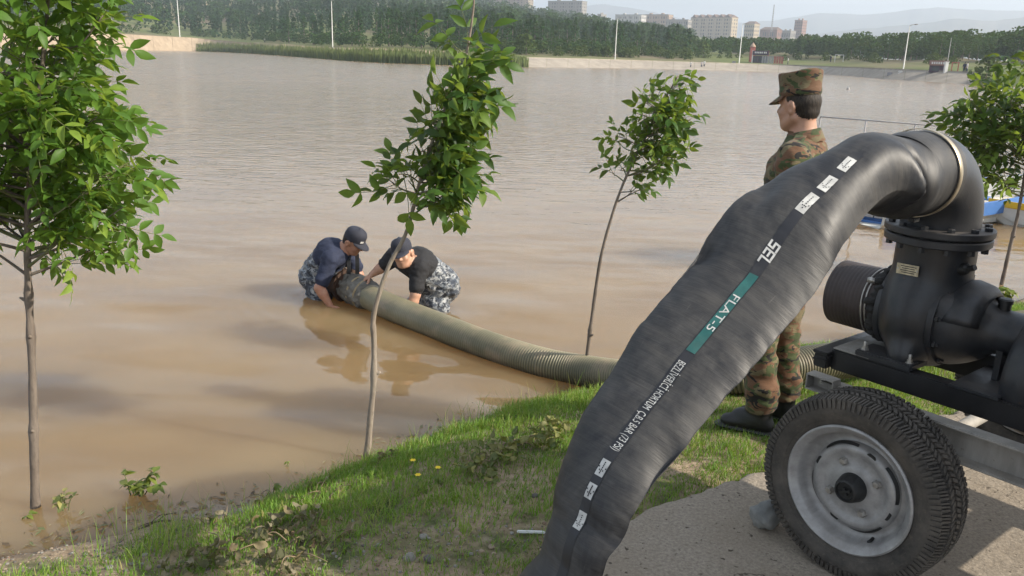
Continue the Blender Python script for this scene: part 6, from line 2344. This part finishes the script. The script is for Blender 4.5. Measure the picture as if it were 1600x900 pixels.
# --- buildings on the ridge
def wall_mat(name, c): return simple_mat(name, c, 0.9, var=0.12, scale=0.25, dirt=tuple(x * 0.6 for x in c), dirt_amt=0.35)
M_GLASS = simple_mat('dark window glass', (0.05, 0.055, 0.06), 0.25, var=0.4, scale=0.6)
M_ROOF = simple_mat('brown roof', (0.12, 0.075, 0.055), 0.9, var=0.2, scale=0.5)
M_ROOFG = simple_mat('grey roof', (0.25, 0.245, 0.24), 0.9, var=0.2, scale=0.5)
WALLS = {'beige': wall_mat('beige wall', (0.288, 0.238, 0.180)), 'grey': wall_mat('grey beige wall', (0.245, 0.223, 0.198)), 'peach': wall_mat('peach wall', (0.346, 0.248, 0.180)), 'cream': wall_mat('cream wall', (0.403, 0.331, 0.230)), 'pink': wall_mat('pinkish brick wall', (0.259, 0.151, 0.122)), 'white': wall_mat('whitewashed wall', (0.418, 0.403, 0.382)), 'brick': wall_mat('brick wall', (0.209, 0.108, 0.079)), 'brown': wall_mat('brown wall', (0.187, 0.144, 0.115))}


def building(px0, px1, ytop, ybot, d, wall, label, floors, bays, roof='flat', yaw=0.45, depth=14.0, name='apartment_block', cat='building', gables=0):
    pc = (px0 + px1) / 2
    z1, z0 = z_at(pc, ytop, d), min(z_at(pc, ybot, d), float(far_z(pc, d)) - 1)
    base = far_pt(pc, d, z0)
    az = math.atan2(base[0], base[1])
    wd = (px1 - px0) / 1397.0 * d
    w = max(3.0, (wd - depth * abs(math.sin(yaw))) / math.cos(yaw))
    root = empty(name, base, (0, 0, -az - yaw), label, cat, 'buildings on the ridge')
    H = z1 - z0
    mb = MB(); mb.box((0, 0, H / 2), (w, depth, H)); mb.build('wall', WALLS[wall], root)
    fh = (H * 0.97) / max(1, floors)
    bm_ = MB()
    vis = max(1, int((z1 - z_at(pc, ybot, d)) / fh + 1.5))
    for f_ in range(max(0, floors - vis), floors):
        zc = fh * (f_ + 0.5)
        for b_ in range(bays):
            x = -w / 2 + w * (b_ + 0.5) / bays
            bm_.box((x, -depth / 2 - 0.02, zc), (w / bays * 0.48, 0.10, fh * 0.5))
        nd = max(2, int(depth / (w / bays)))
        for b_ in range(nd):
            y = -depth / 2 + depth * (b_ + 0.5) / nd
            bm_.box((w / 2 + 0.02, y, zc), (0.10, depth / nd * 0.4, fh * 0.5))
    wi = bm_.build('windows', M_GLASS, root); wi['kind'] = 'stuff'
    bl = MB()
    for b_ in range(0, bays, 3):
        x = -w / 2 + w * (b_ + 1.0) / bays
        bl.box((x, -depth / 2 - 0.6, H * 0.49), (w / bays * 0.9, 1.1, H * 0.96))
    if bays > 5: bl.build('balcony_bay', WALLS[wall], root)['kind'] = 'stuff'
    if roof == 'flat':
        mb = MB(); mb.box((0, 0, H + 0.25), (w + 0.8, depth + 0.8, 0.5)); r_ = mb.build('roof', M_ROOFG, root)
        mb = MB(); mb.box((w * 0.2, 0, H + 1.3), (w * 0.09, 3, 1.8)); mb.box((-w * 0.25, 0, H + 1.3), (w * 0.09, 3, 1.8)); mb.build('stair_head', WALLS[wall], r_)
    else:
        mb = MB()
        rh = depth * 0.22
        mb.add([(-w / 2 - .4, -depth / 2 - .5, H), (w / 2 + .4, -depth / 2 - .5, H), (w / 2 + .4, depth / 2 + .5, H), (-w / 2 - .4, depth / 2 + .5, H), (-w / 2 + 2, 0, H + rh), (w / 2 - 2, 0, H + rh)], [(0, 1, 5, 4), (2, 3, 4, 5), (1, 2, 5), (3, 0, 4), (0, 3, 2, 1)])
        r_ = mb.build('roof', M_ROOF, root)
        for g in range(gables):
            x = -w / 2 + w * (g + 0.5) / gables
            gw = w / gables * 0.35
            mb = MB(); mb.add([(x - gw, -depth / 2 - .8, H - 0.2), (x + gw, -depth / 2 - .8, H - 0.2), (x, -depth / 2 - .8, H + 3.6), (x - gw, 1, H - 0.2), (x + gw, 1, H - 0.2), (x, 1, H + 3.6)], [(0, 1, 2), (0, 2, 5, 3), (1, 4, 5, 2), (3, 5, 4)])
            mb.build('gable', M_ROOF, r_)
    return root


building(566, 605, -12, 12, 1000, 'grey', 'dark grey block at the top edge, leftmost of the ridge blocks', 5, 6)
building(630, 684, 0, 14, 980, 'brick', 'low reddish building with long roof at the top edge', 2, 9, roof='hip', depth=10)
building(684, 736, -30, 18, 1000, 'brown', 'brown grey tower block cut by the top edge', 12, 6)
building(734, 832, -16, 26, 1040, 'beige', 'long beige apartment block behind the tip of the crooked tree', 11, 14)
building(852, 914, 4, 32, 1060, 'grey', 'grey beige flat-roofed apartment block standing alone above the wood', 7, 12)
building(836, 852, 16, 26, 1080, 'white', 'small whitish house left of the grey beige block', 2, 3)
building(930, 944, 24, 36, 1000, 'grey', 'small square house right of the grey beige block', 3, 3)
building(957, 1006, 25, 40, 1040, 'white', 'long low pale building with sunlit right end', 4, 14)
building(998, 1047, 25, 44, 1060, 'peach', 'peach apartment block left of the gabled block', 5, 10)
building(1036, 1076, 33, 54, 960, 'grey', 'low grey building in front of the gabled block', 3, 9, yaw=0.3)
building(1074, 1146, 30, 54, 1080, 'cream', 'long cream apartment block with a row of pointed gables', 7, 16, roof='hip', gables=6, yaw=0.6)
building(1158, 1181, 40, 58, 1040, 'cream', 'yellowish block with pitched roof left of the mast', 5, 5, roof='hip')
building(1183, 1216, 49, 60, 1020, 'brick', 'low brown-roofed house at the foot of the mast', 2, 7, roof='hip', name='house')
building(1214, 1238, 51, 62, 1030, 'grey', 'low grey house left of the pinkish tower', 2, 5, name='house')
building(1235, 1253, 36, 64, 1040, 'pink', 'narrow pinkish tower block on the ridge', 9, 4, depth=11)
building(268, 302, -14, 9, 640, 'cream', 'cream house at the top edge behind the left lamp post', 3, 5, depth=9, name='house')
building(308, 334, 6, 16, 640, 'cream', 'cream house half hidden by trees, left of a pair', 2, 4, depth=8, name='house')
building(338, 366, -4, 15, 650, 'cream', 'cream house half hidden by trees, right of a pair', 3, 4, depth=8, name='house')
building(1016, 1024, 49, 56, 700, 'white', 'small white house in the trees, upper of three', 1, 2, depth=5, name='house')
building(1022, 1031, 56, 62, 660, 'white', 'small white house in the trees, middle of three', 1, 2, depth=5, name='house')
building(1040, 1048, 56, 63, 660, 'white', 'small white house in the trees, right of three', 1, 2, depth=5, name='house')

# --- lamp posts and mast
M_POLE = simple_mat('pale lamp post paint', (0.55, 0.54, 0.50), 0.5, var=0.1, scale=3)
M_POLED = simple_mat('grey mast paint', (0.30, 0.29, 0.29), 0.6, var=0.2, scale=2)


def lamp_post(px, ybase, ytop, d, r, label, mat=M_POLE, head=True):
    z0, z1 = z_at(px, ybase, d), z_at(px, ytop, d)
    zg = float(far_z(px, d))
    root = empty('lamp_post', far_pt(px, d, min(z0, zg)), label=label, cat='lamp post', group='lamp posts on the far shore')
    H = z1 - min(z0, zg)
    mb = MB(); mb.tube([(0, 0, 0), (0, 0, H * 0.03), (0, 0, H * 0.031), (0, 0, H)], [r * 1.7, r * 1.7, r, r * 0.55], 10); mb.build('pole', mat, root, smooth=True)
    if head:
        mb = MB(); mb.tube([(0, 0, H - 0.05), (0.2, -0.3, H + 0.12), (0.5, -0.8, H + 0.18)], [r * 0.5, r * 0.45, r * 0.4], 8); mb.build('arm', mat, root, smooth=True)
        mb = MB(); mb.box((0.62, -0.98, H + 0.18), (0.35, 0.75, 0.14), bevel=0.04); mb.build('lamp_head', M_POLED, root)
    return root


lamp_post(282, 61, -10, 384, 0.20, 'white lamp post on the left embankment, top cut by the frame')
lamp_post(520, 73, 4, 225, 0.13, 'white lamp post behind the reeds')
lamp_post(961, 93, 30, 208, 0.12, 'white lamp post left of the middle tree crown')
lamp_post(1155, 101, 40, 226, 0.13, 'white lamp post left of the dark kiosk')
lamp_post(1412, 109, 46, 168, 0.11, 'white lamp post with round lamp right of the soldier')
lamp_post(470, 46, 19, 420, 0.10, 'thin pole among the conifers', M_POLED, False)
lamp_post(178, 22, -6, 420, 0.10, 'thin pole above the left tree', M_POLED, False)
lamp_post(1342, 98, 80, 240, 0.06, 'short thin pole in the grass left of the round-lamp post', M_POLED, False)
lamp_post(1479, 113, 64, 158, 0.06, 'thin flagpole beside the low kiosk', M_POLED, False)
mr = empty('radio_mast', far_pt(1200, 960, z_at(1200, 52, 960)), label='tall thin lattice mast on the ridge', cat='mast')
H = (52 - 12) / 1397 * 960
mb = MB()
for k_ in range(3):
    a = k_ * 2.094
    mb.tube([(0.9 * math.cos(a), 0.9 * math.sin(a), 0), (0.35 * math.cos(a), 0.35 * math.sin(a), H)], 0.16, 5)
for q in range(14):
    for k_ in range(3):
        f0, f1 = q / 14, (q + 1) / 14
        a, b_ = k_ * 2.094, (k_ + 1) * 2.094
        r0, r1 = 0.9 - 0.55 * f0, 0.9 - 0.55 * f1
        mb.tube([(r0 * math.cos(a), r0 * math.sin(a), H * f0), (r1 * math.cos(b_), r1 * math.sin(b_), H * f1)], 0.09, 4)
mb.build('lattice', M_POLED, mr)

# --- kiosks and clutter on the far promenade
def at_far(px, d): return far_pt(px, d, float(far_z(px, d)) - 0.05)
M_PURP = simple_mat('dark plum panel', (0.06, 0.035, 0.06), 0.7, var=0.2, scale=2)
M_RED = simple_mat('faded red paint', (0.33, 0.10, 0.08), 0.7, var=0.2, scale=2)
M_WHT = simple_mat('white paint', (0.62, 0.61, 0.58), 0.6, var=0.1, scale=2)
M_GRYP = simple_mat('grey panel', (0.28, 0.27, 0.28), 0.8, var=0.2, scale=2)
k_ = empty('kiosk', at_far(1187, 240), (0, 0, -px_az(1187)), 'dark plum kiosk with a white lettered sign on the far promenade', 'kiosk')
mb = MB(); mb.box((0, 0, 0.9), (3.9, 3.0, 1.8)); mb.build('wall', M_PURP, k_)
mb = MB(); mb.box((0, -0.3, 2.55), (4.1, 3.4, 1.1)); sg = mb.build('sign_board', M_PURP, k_)
for q in range(7):
    mb = MB(); mb.box((-1.35 + 0.43 * q + (0.15 if q > 4 else 0), -2.03, 2.65), (0.30, 0.06, 0.42)); mb.build('letter', M_WHT, sg)
for q in (-1.2, 0.0, 1.2):
    mb = MB(); mb.box((q, -1.53, 0.95), (0.8, 0.06, 1.2)); mb.build('window', M_GLASS, k_)
for q in (-2.0, 2.0):
    mb = MB(); mb.box((q, -1.6, 1.6), (0.3, 0.3, 3.2)); mb.build('post', M_RED if q > 0 else M_WHT, k_)
f_ = empty('slide_tower', at_far(1174, 243), (0, 0, 0), 'small peaked red and cream tower left of the plum kiosk', 'tower')
mb = MB(); mb.box((0, 0, 2.0), (1.2, 1.2, 4.0)); mb.build('shaft', M_RED, f_)
mb = MB(); mb.lathe([(0.85, 4.0), (0.7, 4.3), (0.0, 5.2)], 10); mb.build('cap_roof', WALLS['peach'], f_)
f_ = empty('panel_fence', at_far(1206, 238), (0, 0, -px_az(1206)), 'grey and red panel fence right of the plum kiosk', 'fence')
for q in range(9):
    mb = MB(); mb.box((-2.4 + 0.62 * q, 0, 0.95), (0.5, 0.08, 1.9)); mb.build('panel', M_GRYP if q < 5 else M_RED, f_)
k_ = empty('kiosk', at_far(1466, 156), (0, 0, -px_az(1466)), 'low plum and white kiosk beside the thin flagpole', 'kiosk')
mb = MB(); mb.box((0, 0, 0.55), (2.6, 2.0, 1.1)); mb.build('wall', M_PURP, k_)
mb = MB(); mb.box((0, -0.1, 1.5), (2.8, 2.3, 0.8)); sg = mb.build('sign_board', WALLS['pink'], k_)
for q in range(6):
    mb = MB(); mb.box((-0.95 + 0.33 * q, -1.27, 1.5), (0.2, 0.04, 0.34)); mb.build('letter', M_WHT, sg)
mb = MB(); mb.box((-0.4, -1.02, 0.6), (1.0, 0.05, 0.7)); mb.build('window', M_GLASS, k_)
mb = MB(); mb.box((0, 0, 0.9), (0.55, 0.4, 1.8), bevel=0.05); mb.box((0, 0, 1.85), (0.65, 0.5, 0.12)); o = mb.build('pillar', M_WHT, loc=at_far(1478, 153)); tag(o, 'white pillar at the right side of the low kiosk', 'pillar')
f_ = empty('goal_frame', at_far(1492, 154), (0, 0, -px_az(1492)), 'small red frame right of the low kiosk', 'frame')
for q in (-0.45, 0.45):
    mb = MB(); mb.box((q, 0, 0.8), (0.16, 0.16, 1.6)); mb.build('post', M_RED, f_)
mb = MB(); mb.box((0, 0, 1.65), (1.1, 0.16, 0.14)); mb.build('crossbar', M_RED, f_)
f_ = empty('goal_frame', at_far(1310, 232), (0, 0, -px_az(1310)), 'white goal frame on the grass beyond the soldier', 'frame')
for q in (-1.0, 1.0):
    mb = MB(); mb.box((q, 0, 0.9), (0.14, 0.14, 1.8)); mb.build('post', M_WHT, f_)
mb = MB(); mb.box((0, 0, 1.8), (2.1, 0.14, 0.14)); mb.build('crossbar', M_WHT, f_)
for px, d, s, lab, mt in ((1392, 166, 0.8, 'small grey block with pale face near the round-lamp post', M_GRYP), (1408, 164, 0.6, 'small white box at the foot of the round-lamp post', M_WHT), (452, 330, 0.9, 'white board behind the reeds', M_WHT), (487, 300, 0.8, 'small white sign behind the reeds', M_WHT), (1147, 228, 0.8, 'pale stone heap left of the lamp post', M_GRYP)):
    mb = MB(); mb.box((0, 0, s * 0.5), (s * 1.1, s * 0.7, s), bevel=0.06); mb.box((0, -s * 0.36, s * 0.55), (s * 0.8, 0.03, s * 0.6))
    tag(mb.build('utility_box', mt, loc=at_far(px, d), rot=(0, 0, -px_az(px))), lab, 'box', 'boxes on the far shore')

# --- tiny walkers on the promenade
def walker(px, d, shirt, label, turn):
    fw = Field()
    for s in (1, -1):
        fw.limb((0, s * 0.09, 0.85), (0.06 * s, s * 0.1, 0.08), 0.085, 0.06, 1, 0.03); fw.limb((0.06 * s, s * 0.1, 0.05), (0.06 * s + 0.14, s * 0.1, 0.04), 0.045, 0.04, 2, 0.02)
        fw.limb((0, s * 0.2, 1.4), (0.02 - 0.05 * s, s * 0.26, 1.1), 0.06, 0.05, 0, 0.03); fw.limb((0.02 - 0.05 * s, s * 0.26, 1.1), (0.1, s * 0.24, 0.88), 0.045, 0.04, 3, 0.02)
    fw.limb((0, 0, 0.88), (0, 0, 1.38), 0.16, 0.18, 0, 0.06, flat=0.7, side=(1, 0, 0)); fw.limb((0, 0, 1.42), (0.01, 0, 1.55), 0.06, 0.055, 3, 0.02)
    fw.ball((0.015, 0, 1.63), (0.095, 0.08, 0.12), 3, 0.01); fw.ball((-0.01, 0, 1.67), (0.095, 0.085, 0.1), 2, 0.005)
    V, F, tg = fw.mesh(0.03)
    root = empty('person', at_far(px, d), (0, 0, turn), label, 'person', 'people walking on the far promenade')
    obj('body', mesh_data('body', V, F, True, [shirt, M_NAVY, M_HAIR, M_SKIN], tg), root)


walker(1080, 213, M_WHT, 'tiny person in white on the far promenade, above the middle tree', 0.4)
walker(1097, 215, M_GRYP, 'tiny person in grey, left of a far pair above the middle tree', 2.0)
walker(1101, 216, M_WHT, 'tiny person in pale shirt, right of a far pair above the middle tree', 1.0)
walker(1231, 234, M_WHT, 'tiny person in white right of the plum kiosk fence', 3.0)
walker(1297, 236, M_NAVY, 'tiny person in dark clothes left of the white goal frame', 0.5)
walker(1507, 150, M_NAVY, 'tiny person in dark clothes left of the round willow bush', 1.2)
walker(1511, 150, M_GRYP, 'tiny person in grey left of the round willow bush', 2.2)
walker(414, 336, M_WHT, 'tiny person in white above the left end of the reeds', 2.2)
mb = MB(); mb.lathe([(0.0, -0.15), (0.16, -0.08), (0.2, 0.05), (0.14, 0.2), (0.05, 0.32), (0, 0.33)], 12); o = mb.build('buoy', M_POLED, loc=on_z(1325, 140, 0.0), smooth=True); o.scale = (0.8, 0.8, 0.8); tag(o, 'small dark buoy floating right of the soldier\'s cap', 'buoy')
mb = MB(); mb.lathe([(0.0, -0.2), (0.25, -0.1), (0.3, 0.1), (0.18, 0.45), (0.06, 0.8), (0, 0.82)], 12); p = on_z(850, 104, 0.0); o = mb.build('buoy', M_WHT, loc=p, smooth=True); tag(o, 'white buoy near the left end of the right embankment', 'buoy')

# ------------------------------------------------------------------ moored boats at the right
M_BLUE = simple_mat('blue boat paint', (0.055, 0.16, 0.42), 0.45, var=0.15, scale=3, dirt=(0.2, 0.22, 0.25), dirt_amt=0.3)
M_YEL = simple_mat('yellow gelcoat', (0.62, 0.40, 0.03), 0.35, var=0.1, scale=3)
M_GEL = simple_mat('white gelcoat', (0.55, 0.54, 0.50), 0.4, var=0.1, scale=3, dirt=(0.3, 0.26, 0.2), dirt_amt=0.4)


def hull(L, B, h0, h1, mats, nst=18, stripe=0.3):
    """open hull along x, bow at +x: sides, a coloured rail strake and an inner floor"""
    V, F, MI = [], [], []
    prof = []
    for i_ in range(nst):
        t = i_ / (nst - 1)
        b_ = B / 2 * (1 - max(0, (t - 0.45) / 0.55) ** 2.2) * (0.82 + 0.18 * min(1, t / 0.25))
        top = h0 + (h1 - h0) * t ** 1.8
        keel = -0.12 + 0.25 * max(0, (t - 0.75) / 0.25) ** 2
        pts = [(0, keel), (b_ * 0.75, keel + 0.05), (b_ * 0.95, top - stripe), (b_, top - stripe + 0.01), (b_ * 1.02, top), (b_ * 0.94, top), (b_ * 0.88, keel + 0.14), (0, keel + 0.12)]
        row = [(t * L - L / 2, -y, z) for y, z in pts] + [(t * L - L / 2, y, z) for y, z in pts[::-1]]
        V += row
    k2 = 16
    for i_ in range(nst - 1):
        for j_ in range(15):
            a = i_ * k2 + j_
            F.append((a, a + k2, a + k2 + 1, a + 1))
            jj = j_ if j_ < 8 else 14 - j_
            MI.append(1 if jj in (2, 3, 4) else 0)
    F.append(tuple(range(k2 - 1, -1, -1))); MI.append(0)
    return mesh_data('hull', V, F, False, mats, MI)


bp = on_z(1475, 333, 0.0) * np.array([1, 1, 0]); q0, q1 = on_z(1345, 346, 0.0), on_z(1640, 326, 0.0)
byaw = math.atan2(q1[1] - q0[1], q1[0] - q0[0])
bt = empty('rowing_boat', (q0 + q1) / 2, (0, 0, byaw), 'blue open boat moored behind the pump', 'boat')
obj('hull', hull(float(np.linalg.norm(q1 - q0)) + 0.4, 1.5, 0.27, 0.60, [M_GEL, M_BLUE], stripe=0.20), bt)
for x in (-1.0, 0.1, 1.0):
    mb = MB(); mb.box((x, 0, 0.16), (0.26, 1.25, 0.035)); mb.build('thwart', M_BLUE, bt)
q2 = on_z(1645, 352, 0.0)
pb = empty('pedal_boat', q2, (0, 0, math.radians(172)), 'yellow and white plastic boat at the right edge', 'boat')
obj('hull', hull(1.9, 0.95, 0.30, 0.36, [M_GEL, M_YEL], stripe=0.10), pb)
mb = MB(); mb.box((-0.3, 0.2, 0.36), (0.45, 0.36, 0.06), bevel=0.02); mb.box((-0.52, 0.2, 0.55), (0.06, 0.36, 0.4), bevel=0.02); mb.build('seat', M_GEL, pb, angle=40)
# landing stage with a pipe railing, mostly hidden behind the delivery hose
l0, l1 = on_z(1262, 322, 0.12), on_z(1452, 352, 0.12)
dv = l1 - l0; ln = float(np.linalg.norm(dv)); dv /= ln
ls = empty('landing_stage', l0, (0, 0, math.atan2(dv[1], dv[0])), 'floating landing stage with a thin steel railing behind the soldier', 'landing stage')
for q in range(9):
    mb = MB(); mb.box((ln * (q + 0.5) / 9, 0.5, 0.0), (ln / 9 - 0.02, 0.9, 0.05)); mb.build('plank', M_POLED, ls)
mb = MB(); mb.box((ln / 2, 0.5, -0.13), (ln, 0.8, 0.2), bevel=0.05); mb.build('float', M_BLUE, ls)
za, zb = 1.33, 1.33
for zz in (0.55, 1.33):
    mb = MB(); mb.tube([(0.0, 0.05, zz), (ln, 0.05, zz)], 0.009, 8); mb.build('rail', M_POLED, ls, smooth=True)
for q in range(3):
    mb = MB(); mb.tube([(ln * q / 2.6, 0.05, 0.0), (ln * q / 2.6, 0.05, 1.33)], 0.010, 8); mb.build('post', M_POLED, ls, smooth=True)
# ------------------------------------------------------------------ the hazy air
def haze_box():
    mt = bpy.data.materials.new('haze')
    mt.use_nodes = True
    nt = mt.node_tree
    nt.nodes.clear()
    out = nt.nodes.new('ShaderNodeOutputMaterial')
    pv = nt.nodes.new('ShaderNodeVolumePrincipled')
    pv.inputs['Color'].default_value = (0.78, 0.88, 1.0, 1)
    pv.inputs['Density'].default_value = 0.0004
    pv.inputs['Anisotropy'].default_value = 0.2
    nt.links.new(pv.outputs['Volume'], out.inputs['Volume'])
    mb = MB()
    mb.box((0, 2000, 160), (13000, 13000, 328))
    o = mb.build('haze', mt)
    tag(o, 'pale haze hanging over the lake and far hills', 'haze', kind='stuff')
    return o


haze_box()
